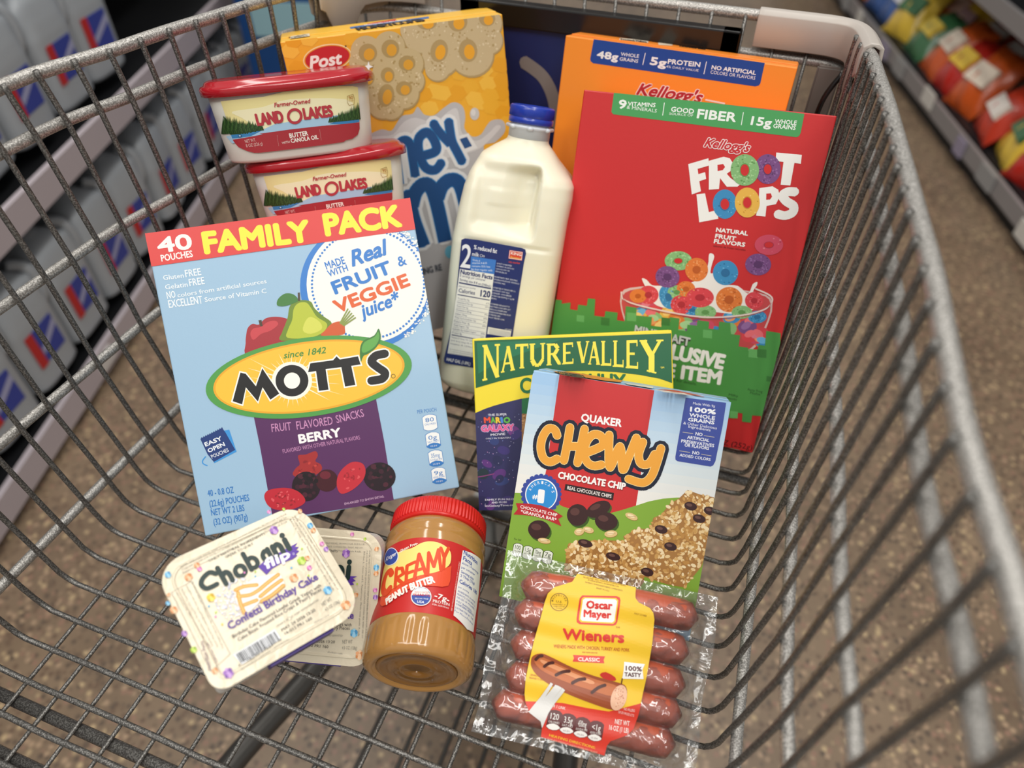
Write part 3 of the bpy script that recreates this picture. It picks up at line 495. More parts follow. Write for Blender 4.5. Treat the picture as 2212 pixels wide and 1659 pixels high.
["p","FBE6A6",13,[924,1080,1245,1064,924,1067]],
["e","FFF6E0",14,[854,1075,149,-26,-26,-145],30],["t","3F8A3C",14,"since 1842",[823,1254,1149,1243],5.05,0.04,0.28,2],["p","FFFBEF",15,[377,989,482,1215,530,1195,581,1096,653,1222,756,988,662,942,627,1046,574,941,507,1067,460,943]],
["p","FFFBEF",15,[968,1108,1007,1196,1185,1191,1222,1221,1246,1188,1391,1190,1403,1100,1329,1103,1334,949,1232,950,1231,1105,1130,1109,1124,948,1029,951,1035,1107]],
["s","FFFBEF",15,8.75,[1590,1165,1518,1160,1478,1119,1520,1065,1566,1015,1535,973,1451,972],1,4],["e","FFFBEF",15,[854,1075,132,-23,-24,-132],36],["p","151515",16,[391,994,487,1201,523,1186,581,1078,652,1206,742,993,668,957,628,1062,574,959,506,1083,455,958]],
["p","151515",16,[984,1119,1014,1185,1189,1180,1220,1206,1240,1177,1382,1179,1391,1112,1318,1114,1323,960,1243,961,1241,1116,1120,1121,1114,959,1040,962,1046,1118]],
["s","151515",16,6.56,[1590,1165,1518,1160,1478,1119,1520,1065,1566,1015,1535,973,1451,972],1,4],["e","151515",16,[854,1075,122,-21,-22,-121],36],["e","FFF9EC",17,[854,1075,60,-10,-11,-62],24],["p","3C7A35",17,[1396,1133,1406,1230,1444,1292,1534,1320,1577,1368,1580,1288,1532,1224,1464,1186,1424,1175],3],["p","63A84E",18,[1422,1203,1423,1240,1454,1282,1534,1308,1570,1345,1568,1290,1525,1235,1459,1203],3],["r","151515",17,[1625,979],[1642,976,1628,996],0.79]],
"flavour_panel":[["p","56295B",1,[521,895,1460,890,1466,476,1459,-9,518,29,521,218,525,600]],
["t","C98DB8",2,"FRUIT",[633,707,782,696],6.3,0.01,0,2],["t","C98DB8",2,"FLAVORED",[822,692,1100,683],6.33,0.01,0,2],["t","C98DB8",2,"SNACKS",[1131,687,1349,703],6.13,0.01,0,2],["t","F7F1F2",2,"BERRY",[820,579,1147,577],7.33,0.09999999999999999,0,2],["t","C98DB8",2,"FLAVORED WITH OTHER NATURAL FLAVORS",[686,527,1285,529],3.16,0,0,2],["t","D8B5D0",2,"ENLARGED TO SHOW DETAIL",[1076,36,1390,37],1.72,0,0,2],["p","A22B2B",3,[728,346,760,395,795,420,793,489,854,487,929,500,942,461,915,422,951,390,952,346,895,313,809,299],3],["b",["C24038","8A1F24"],4,[764,382,846,441,935,400,899,332,778,330],12,0.72,1.92,1,0.7],["e","1F0C18",5,[812,238,107,-21,-21,-116],28],["b",["3A1626","120810","4A1C2C"],6,[742,336,904,317,885,152,723,172],22,1.44,2.64,2,0.9],["e","1F0C18",5,[1382,207,124,-24,-20,-113],28],["b",["3A1626","120810","4A1C2C"],6,[1297,305,1485,281,1470,120,1281,145],22,1.47,2.69,2,0.9],["e","3F0F1C",5,[975,254,84,-16,-16,-87],28],["e","6A1E2E",6,[971,299,41,-8,-6,-31],28],["p","C02B38",7,[1043,191,1062,269,1115,328,1195,363,1269,336,1282,271,1246,202,1156,144,1068,129],4],["b",["D95358","A0202C"],8,[1070,211,1123,301,1247,315,1232,230,1109,153],20,0.85,1.7,3,0.6],["p","BE2635",7,[486,212,510,257,577,267,669,254,745,211,786,141,761,102,674,82,570,96,506,140],4],["b",["DC5A60","98202A"],8,[521,218,643,238,750,173,715,111,562,123],26,0.83,1.67,4,0.6]],
"pouch_icon":[["p","3A93D8",1,[273,782,325,782,347,604,170,547,158,586]],
["p","1E3A78",2,[104,749,277,803,295,763,340,620,168,557,134,624]],
["p","1E3A78",2,[106,749,115,762,123,754]],
["p","1E3A78",2,[122,754,131,767,139,759]],
["p","1E3A78",2,[138,759,147,772,155,764]],
["p","1E3A78",2,[153,764,163,776,171,769]],
["p","1E3A78",2,[169,768,179,781,186,774]],
["p","1E3A78",2,[185,773,194,786,202,779]],
["p","1E3A78",2,[201,778,210,791,218,784]],
["p","1E3A78",2,[217,783,226,796,234,788]],
["p","1E3A78",2,[233,788,242,801,250,793]],
["p","1E3A78",2,[249,793,258,806,266,798]],
["p","1E3A78",2,[265,798,274,811,282,803]],
["t","E9EEF4",3,"EASY",[131,684,261,713],3.27,0.085,0,2],["t","E9EEF4",3,"OPEN",[144,632,275,665],3.27,0.085,0,2],["t","E9EEF4",3,"POUCHES",[161,585,294,617],2.87,0.02,0,2],["s","3A93D8",1,0.82,[116,608,89,582,89,558,115,538],1,3]],
"weight_print":[["t","2F78C0",1,"40 - 0.8 OZ",[77,300,271,292],5.07,0.025,0,2],["t","2F78C0",1,"(22.6g) POUCHES",[76,217,373,210],5.09,0.025,0,2],["t","2F78C0",1,"NET WT 2 LBS",[75,148,323,138],5.09,0.025,0,2],["t","2F78C0",1,"(32 OZ) (907g)",[79,71,333,64],5.1,0.025,0,2],["t","2F78C0",1,"PER POUCH",[1762,649,1915,644],3.0,0.01,0,2],["p","2F78C0",1,[1791,614,1814,627,1849,631,1884,625,1907,610,1904,511,1880,498,1845,494,1810,501,1788,516]],
["p","F0F1EE",2,[1794,611,1816,624,1849,628,1881,621,1903,608,1900,514,1878,502,1845,498,1813,504,1791,518]],
["t","2F78C0",4,"80",[1813,571,1882,568],3.35,0.01,0,2],["t","2F78C0",4,"CALORIES",[1801,546,1892,543],1.45,0,0,2],["p","2F78C0",1,[1791,470,1815,483,1850,487,1884,480,1907,465,1904,366,1880,353,1845,349,1811,356,1788,371]],
["p","F0F1EE",2,[1795,467,1817,479,1849,483,1882,477,1903,463,1900,369,1878,357,1845,353,1813,359,1792,373]],
["p","2F78C0",3,[1792,381,1814,393,1847,398,1879,391,1901,377,1900,369,1878,357,1845,353,1813,359,1792,373]],
["t","2F78C0",4,"0g",[1813,426,1882,423],3.36,0.01,0,2],["t","2F78C0",4,"SAT FAT",[1801,402,1893,398],1.46,0,0,2],["t","F0F1EE",4,"0% DV",[1819,367,1873,365],1.23,0,0,2],["p","2F78C0",1,[1788,323,1812,336,1847,340,1882,333,1905,318,1902,218,1878,205,1843,201,1808,208,1785,223]],
["p","F0F1EE",2,[1792,320,1814,332,1847,336,1879,329,1901,315,1898,221,1876,209,1843,205,1810,212,1789,226]],
["p","2F78C0",3,[1789,234,1812,246,1844,251,1877,243,1898,229,1898,221,1876,209,1843,205,1810,212,1789,226]],
["t","2F78C0",4,"35mg",[1810,279,1880,276],3.37,0.01,0,2],["t","2F78C0",4,"SODIUM",[1799,254,1890,250],1.46,0,0,2],["t","F0F1EE",4,"1% DV",[1816,219,1871,217],1.24,0,0,2],["p","2F78C0",1,[1788,180,1812,193,1847,197,1881,189,1904,175,1901,74,1878,62,1842,58,1808,65,1785,80]],
["p","F0F1EE",2,[1792,177,1814,189,1847,193,1879,186,1901,172,1898,77,1875,65,1843,62,1810,69,1789,83]],
["p","2F78C0",3,[1789,91,1811,103,1844,108,1877,99,1898,85,1898,77,1875,65,1843,62,1810,69,1789,83]],
["t","2F78C0",4,"9g",[1810,136,1880,132],3.38,0.01,0,2],["t","2F78C0",4,"ADDED SUGARS",[1798,111,1890,107],1.47,0,0,2],["t","F0F1EE",4,"10% DV",[1816,76,1870,73],1.24,0,0,2]]},"froot":{"banner_print":[["p","4A9F5A",1,[251,2840,1730,2821,1735,2683,1729,2660,1712,2649,271,2667,253,2684]],
["t","F1F4EE",2,"9",[303,2715,369,2715],7.01,0.085,0,2],["t","F1F4EE",2,"VITAMINS",[379,2743,602,2754],3.2,0.055,0,2],["t","F1F4EE",2,"& MINERALS",[373,2720,619,2715],2.6,0.02,0,2],["t","F1F4EE",2,"GOOD",[729,2735,911,2735],3.74,0.06999999999999999,0,2],["t","F1F4EE",2,"SOURCE OF",[721,2710,909,2714],1.78,0.02,0,2],["t","F1F4EE",2,"FIBER",[939,2706,1242,2708],7.03,0.085,0,2],["t","F1F4EE",2,"15g",[1355,2701,1511,2700],6.47,0.085,0,2],["t","F1F4EE",2,"WHOLE",[1530,2730,1691,2735],3.24,0.055,0,2],["t","F1F4EE",2,"GRAINS",[1526,2697,1692,2699],3.25,0.055,0,2],["s","F1F4EE",2,0.6,[668,2796,671,2699],0],["s","F1F4EE",2,0.58,[1285,2786,1289,2692],0]],
"brand_lettering":[["t","C72A32",3,"Kellogg's",[1035,2500,1393,2498],7.15,0.085,0.35,2,["F6EFEC",0.14]],
["p","F3F1EC",2,[942,2355,1090,2419,1107,2365,1022,2328,1036,2288,1085,2310,1104,2260,1054,2235,1082,2159,1015,2125]],
["p","F3F1EC",2,[1098,2400,1205,2444,1254,2438,1290,2400,1285,2349,1255,2319,1291,2290,1373,2250,1358,2232,1275,2221,1211,2279,1219,2195,1142,2179]],
["p","CD2A2C",3,[1170,2377,1212,2390,1232,2369,1219,2343,1181,2330]],
["p","F3F1EC",2,[1592,2522,1781,2527,1789,2461,1741,2462,1750,2292,1678,2289,1660,2460,1600,2459]],
["p","F3F1EC",2,[1052,2130,1117,2147,1177,2004,1240,2032,1261,1963,1117,1913]],
["p","F3F1EC",2,[1525,2242,1620,2269,1669,2249,1691,2198,1676,2138,1609,2114,1619,2032,1547,2029,1541,2153]],
["p","CD2A2C",3,[1586,2208,1620,2215,1635,2190,1625,2167,1596,2161]],
["s","F3F1EC",2,6.81,[1803,2249,1743,2243,1710,2210,1749,2170,1808,2142,1814,2092,1762,2060,1699,2066],0,4],["o",["7A4C84","946AA0","5B3566","CD2A2C"],4,[1556,2392,96,12,25,-111],0.3,0.33,0],["o",["86B878","A5D095","5F9450","CD2A2C"],8,[1386,2364,107,13,25,-118],0.3,0.37,20],["o",["3C8DC0","6AB2DC","2A6C9C","CD2A2C"],4,[1289,2084,94,13,24,-114],0.36,0.37,40],["o",["E8B44C","F4CC78","C98E2C","CD2A2C"],8,[1458,2120,95,13,25,-115],0.33,0.36,60],["t","F3F1EC",2,"NATURAL",[1262,1857,1517,1863],3.52,0.09999999999999999,0,2],["t","F3F1EC",2,"FRUIT",[1265,1807,1432,1807],3.54,0.09999999999999999,0,2],["t","F3F1EC",2,"FLAVORS",[1264,1763,1514,1771],3.56,0.09999999999999999,0,2],["t","6A1418",2,"sabores de frutas naturales",[1267,1735,1525,1740],1.62,0,0,2]],
"bowl_picture":[["p","D8B8B4",1,[572,1212,640,984,776,838,1025,757,1547,835,1759,934,1822,1112,1827,1355,1678,1421,1175,1386,724,1301],3],["p","C6484A",2,[589,1187,652,993,788,847,1023,771,1544,849,1744,945,1807,1123,1816,1339,1681,1408,1179,1366,727,1284],3],["e","86B878",3,[1192,1040,75,-34,-23,-58],18],["e","A5D095",4,[1180,1049,46,11,7,-29],12],["e","7A4C84",3,[1257,1043,65,49,36,-51],18],["e","946AA0",4,[1245,1052,46,8,5,-30],12],["e","3C8DC0",3,[1408,1004,57,58,42,-46],18],["e","6AB2DC",4,[1396,1012,41,22,13,-27],12],["e","E8B44C",3,[770,960,84,-8,-6,-64],18],["e","F4CC78",4,[757,969,34,37,22,-21],12],["e","E07A35",3,[1808,1025,77,-3,1,-62],18],["e","EE9C60",4,[1796,1034,45,1,2,-29],12],["e","CF4A62",3,[818,1153,82,12,8,-63],18],["e","E27A8C",4,[805,1162,34,35,21,-21],12],["e","D8434C",3,[869,1086,56,63,46,-43],18],["e","EA7078",4,[857,1095,47,11,7,-30],12],["e","86B878",3,[1181,1027,80,13,10,-62],18],["e","A5D095",4,[1168,1036,47,-1,0,-30],12],["e","7A4C84",3,[1253,1017,78,20,16,-61],18],["e","946AA0",4,[1240,1026,41,23,14,-27],12],["e","3C8DC0",3,[1827,1019,75,-24,-14,-59],18],["e","6AB2DC",4,[1815,1027,45,-5,-1,-29],12],["e","E8B44C",3,[1014,1117,73,39,28,-56],18],["e","F4CC78",4,[1002,1126,34,35,21,-21],12],["e","E07A35",3,[1534,1158,76,-25,-15,-58],18],["e","EE9C60",4,[1522,1167,42,16,10,-28],12],["e","CF4A62",3,[1774,1057,46,64,46,-39],18],["e","E27A8C",4,[1762,1066,36,27,16,-25],12],["e","D8434C",3,[1696,1166,70,-39,-25,-54],18],["e","EA7078",4,[1684,1174,42,15,10,-28],12],["e","86B878",3,[738,1015,82,-18,-13,-63],18],["e","A5D095",4,[726,1024,43,24,14,-27],12],["e","7A4C84",3,[753,1034,75,-39,-29,-57],18],["e","946AA0",4,[740,1043,48,-9,-6,-30],12],["e","3C8DC0",3,[784,1069,62,58,42,-47],18],["e","6AB2DC",4,[772,1078,34,36,21,-21],12],["e","E8B44C",3,[1553,1234,77,7,8,-61],18],["e","F4CC78",4,[1541,1243,43,12,8,-28],12],["e","E07A35",3,[884,1008,64,55,40,-49],18],["e","EE9C60",4,[871,1017,48,-1,-1,-31],12],["e","CF4A62",3,[793,1011,70,48,34,-54],18],["e","E27A8C",4,[780,1020,43,24,14,-27],12],["e","D8434C",3,[1785,1073,68,36,28,-55],18],["e","EA7078",4,[1773,1082,43,-17,-8,-27],12],["e","86B878",3,[902,1041,79,-27,-19,-61],18],["e","A5D095",4,[890,1050,48,-1,0,-30],12],["e","7A4C84",3,[791,902,71,48,34,-54],18],["e","946AA0",4,[779,911,43,25,15,-27],12],["e","3C8DC0",3,[1536,1182,69,37,28,-55],18],["e","6AB2DC",4,[1524,1190,31,33,20,-21],12],["e","E8B44C",3,[756,1034,72,44,32,-55],18],["e","F4CC78",4,[744,1044,49,2,1,-31],12],["e","E07A35",3,[1093,1057,74,-38,-26,-57],18],["e","EE9C60",4,[1081,1066,46,10,6,-30],12],["e","CF4A62",3,[1335,1048,64,49,36,-51],18],["e","E27A8C",4,[1322,1057,36,30,18,-24],12],["e","D8434C",3,[1718,1056,65,42,32,-53],18],["e","EA7078",4,[1706,1064,36,28,17,-24],12],["e","86B878",3,[1524,1060,63,47,35,-51],18],["e","A5D095",4,[1512,1069,42,-21,-11,-27],12],["e","7A4C84",3,[1675,1118,73,23,19,-59],18],["e","946AA0",4,[1663,1127,32,32,19,-22],12],["e","3C8DC0",3,[716,896,73,46,32,-56],18],["e","6AB2DC",4,[703,906,49,-5,-3,-31],12],["e","E8B44C",3,[967,992,83,4,3,-64],18],["e","F4CC78",4,[955,1001,43,23,13,-27],12],["e","E07A35",3,[865,1008,59,61,44,-45],18],["e","EE9C60",4,[853,1017,41,27,16,-26],12],["e","CF4A62",3,[1317,1050,80,2,3,-63],18],["e","E27A8C",4,[1304,1058,41,23,14,-27],12],["p","EFE9E4",5,[732,1371,773,1371,827,1333,919,1342,1096,1386,1212,1459,1254,1572,1246,1663,1265,1678,1291,1657,1285,1577,1292,1513,1347,1555,1367,1610,1396,1596,1388,1542,1349,1483,1421,1442,1528,1447,1621,1397,1640,1480,1672,1505,1673,1472,1657,1430,1656,1350,1706,1293,1596,1218,1407,1197,1213,1189,953,1155,836,1203,796,1279],3],["o",["86B878","A5D095","5F9450","CD2A2C"],6,[1008,1574,112,18,15,-80],0.3,0.28,1600],["o",["3C8DC0","6AB2DC","2A6C9C","2A6C9C"],6,[1407,1538,100,17,21,-102],0.3,0.28,1905],["o",["E07A35","EE9C60","BC5A20","BC5A20"],6,[1171,1525,93,15,19,-98],0.3,0.28,1718],["o",["7A4C84","946AA0","5B3566","5B3566"],6,[944,1424,102,-1,1,-93],0.3,0.28,1530],["o",["7A4C84","946AA0","5B3566","5B3566"],6,[1647,1647,100,16,19,-87],0.3,0.28,2115],["o",["CF4A62","E27A8C","A82F48","CD2A2C"],6,[1694,1816,108,17,18,-80],0.3,0.28,2185],["o",["E07A35","EE9C60","BC5A20","BC5A20"],6,[1116,1349,76,13,13,-66],0.3,0.28,1650],["o",["D8434C","EA7078","B02A36","B02A36"],6,[811,1243,87,15,14,-80],0.3,0.28,1407],["o",["86B878","A5D095","5F9450","5F9450"],6,[1045,1309,77,14,11,-58],0.3,0.28,1590],["o",["3C8DC0","6AB2DC","2A6C9C","2A6C9C"],6,[984,1254,66,39,54,-94],0.3,0.28,1537],["o",["D8434C","EA7078","B02A36","B02A36"],6,[1244,1297,113,20,17,-84],0.3,0.28,1740],["o",["D8434C","EA7078","B02A36","B02A36"],6,[1103,1210,90,16,16,-82],0.3,0.28,1620],["o",["D8434C","EA7078","B02A36","B02A36"],6,[1681,1348,72,13,16,-72],0.3,0.28,2090],["o",["E07A35","EE9C60","BC5A20","BC5A20"],6,[1482,1321,106,19,22,-106],0.3,0.28,1928],["o",["E07A35","EE9C60","BC5A20","BC5A20"],6,[725,1218,73,13,10,-61],0.3,0.28,1340],["o",["86B878","A5D095","5F9450","5F9450"],6,[1313,1180,88,16,12,-60],0.3,0.28,1775],["o",["86B878","A5D095","5F9450","5F9450"],6,[1605,1234,81,15,12,-55],0.3,0.28,2010],["o",["3C8DC0","6AB2DC","2A6C9C","2A6C9C"],6,[1735,1217,73,14,11,-52],0.3,0.28,2110],["o",["3C8DC0","6AB2DC","2A6C9C","2A6C9C"],6,[1202,1180,76,14,9,-47],0.3,0.28,1690],["s","E9D2CC",12,1.29,[575,1226,625,1158,890,1130,1290,1134,1598,1205,1781,1293,1821,1367,1791,1414,1672,1448],1,4],["s","B04048",13,0.53,[588,1215,640,1147,892,1116,1292,1121,1601,1192,1783,1283,1817,1353],1,4]],
"green_promo_panel":[["p","4C9447",14,[-160,1046,-29,1055,58,1061,58,1028,139,1054,143,992,212,994,211,1048,290,1051,291,1120,357,1125,370,974,464,980,463,1034,574,1040,578,972,648,974,635,1111,731,1114,738,1045,876,1057,882,980,971,983,969,1046,1040,1048,1026,1085,1111,1087,1119,983,1192,987,1188,1045,1266,1053,1263,1101,1361,1106,1367,1045,1450,1051,1442,1122,1532,1127,1558,1033,1634,1037,1642,939,1719,943,1733,908,1802,915,1797,984,1849,987,1831,1114,1884,1116,1946,1116,2114,322,1963,286,1956,362,1883,351,1888,282,1812,275,1800,351,1738,347,1743,288,1675,281,1595,273,1461,264,481,162,-27,110,-61,135,-42,118]],
["p","3D7A3A",15,[434,970,511,976,519,907,442,901]],
["p","67AE62",15,[655,1058,737,1065,747,990,665,983]],
["p","3D7A3A",15,[959,1069,1032,1074,1041,1007,968,1001]],
["p","67AE62",15,[1325,1028,1400,1035,1412,964,1336,958]],
["p","67AE62",15,[212,953,281,957,287,897,218,893]],
["p","67AE62",15,[1727,935,1802,942,1816,869,1740,862]],
["p","3D7A3A",15,[1794,948,1869,955,1883,883,1808,876]],
["p","3D7A3A",15,[1920,729,1971,731,1978,685,1928,682]],
["p","67AE62",15,[1694,352,1759,358,1770,295,1705,288]],
["p","67AE62",15,[-82,841,-8,846,-3,781,-77,776]],
["t","3A3A3A",15,"MINECRAFT",[742,874,1237,846],8.14,0.22000000000000003,-0.1,2],["t","C9CCC8",16,"MINECRAFT",[741,881,1235,857],7.85,0.085,-0.1,2],["t","F3F1EC",15,"EXCLUSIVE",[800,719,1558,706],14.11,0.115,0,2],["t","F3F1EC",15,"GAME ITEM",[716,523,1566,566],13.25,0.115,0,2],["t","1F3A1C",15,"See back for details.",[1027,515,1368,520],2.74,0,0,2],["t","1F3A1C",15,"Milky",[1653,486,1732,489],2.21,0,0,2],["t","1F3A1C",15,"Hoodie",[1646,452,1729,456],2.22,0,0,2],["t","1F3A1C",15,"Party Frog",[1798,566,1919,571],2.18,0,0,2],["t","1F3A1C",15,"Plushie",[1822,541,1907,544],2.18,0,0,2]],
"weight_print":[["t","3A0C10",1,"NET WT 8.9 OZ (252g)",[1233,2,1950,28],4.92,0.01,0,2]]},"orange":{"banner_print":[["p","1F4593",1,[255,2926,1695,2925,1701,2766,1693,2749,1668,2738,278,2732,253,2746,247,2763]],
["t","F2F1EC",2,"48g",[301,2778,493,2780],5.84,0.09999999999999999,0,2],["t","F2F1EC",2,"WHOLE",[510,2822,669,2825],2.69,0.03,0,2],["t","F2F1EC",2,"GRAINS",[506,2784,669,2786],2.7,0.03,0,2],["t","F2F1EC",2,"5g",[770,2785,912,2784],6.44,0.09999999999999999,0,2],["t","F2F1EC",2,"PROTEIN",[920,2812,1192,2821],3.86,0.085,0,2],["t","F2F1EC",2,"4% DAILY VALUE",[912,2782,1187,2786],1.74,0.02,0,2],["t","F2F1EC",2,"NO ARTIFICIAL",[1287,2818,1648,2823],3.19,0.085,0,2],["t","F2F1EC",2,"COLORS OR FLAVORS",[1286,2785,1652,2787],2.6,0.02,0,2],["s","F2F1EC",2,0.64,[718,2870,713,2775],0],["s","F2F1EC",2,0.62,[1236,2871,1236,2774],0]],
"brand_lettering":[["t","B3242C",2,"Kellogg's",[698,2533,1272,2546],9.85,0.085,0.35,2,["F7E6DC",0.14]],
["s","F1E2D4",1,1.25,[1298,2579,1455,2573],1]]},"orangetop":{"top_print":[["p","EFE0C8",1,[394,389,634,506,676,264,433,196]],
["t","2A2018",2,"Frosted Flakes",[447,206,670,273],14.81,0.04,0,2],["p","E8D8C0",1,[731,447,845,515,882,340,781,214]],
["t","2A2018",2,"universal",[938,332,1166,353],13.42,0.05,0,2]]},"honey":{"brand_oval":[["e","F5BE45",1,[1228,2388,83,-25,-23,-67],6],["e","EBA626",1,[1367,2248,85,-26,-23,-69],6],["e","F0B233",1,[1558,2384,85,-25,-22,-68],6],["e","F5BE45",1,[1733,2388,87,-26,-21,-68],6],["e","EBA626",1,[1841,2293,88,-26,-21,-70],6],["e","F0B233",1,[1318,2520,83,-24,-23,-66],6],["e","F5BE45",1,[65,2862,73,-22,-27,-60],6],["e","EBA626",1,[96,2725,74,-22,-27,-62],6],["e","F0B233",1,[1473,2514,84,-25,-22,-67],6],["e","F5BE45",1,[1629,2240,87,-26,-22,-70],6],["e","EBA626",1,[1864,2530,86,-25,-20,-67],6],["e","F0B233",1,[1741,2183,88,-27,-21,-71],6],["e","F5BE45",1,[1165,2249,84,-26,-24,-69],6],["e","EBA626",1,[110,2940,73,-21,-27,-60],6],["e","F0B233",1,[592,2896,76,-22,-25,-61],6],["e","F5BE45",1,[237,2937,73,-21,-26,-60],6],["e","EBA626",1,[1866,2398,87,-26,-20,-68],6],["e","F0B233",1,[1459,1928,88,-28,-23,-73],6],["e","F5BE45",1,[1703,2511,85,-25,-21,-67],6],["e","EBA626",1,[1854,2112,89,-27,-21,-72],6],["e","F0B233",1,[1875,2010,90,-28,-21,-73],6],["e","F5BE45",1,[1589,2273,86,-26,-22,-69],6],["e","EBA626",1,[1438,2347,85,-26,-22,-68],6],["e","F0B233",1,[1736,2280,87,-26,-21,-70],6],["e","F5BE45",1,[1296,2365,84,-25,-23,-68],6],["e","EBA626",1,[1127,2375,83,-25,-24,-67],6],["e","F7E3B0",4,[356,2773,206,8,-4,-106],40],["e","E59A2A",5,[356,2773,198,8,-3,-98],40],["e","C3242B",6,[356,2773,188,8,-3,-91],40],["t","F6EDE6",7,"Post",[192,2703,481,2712],10.09,0.085,0.28,2],["e","5A3A10",4,[526,2846,8,-1,-1,-7],10]],
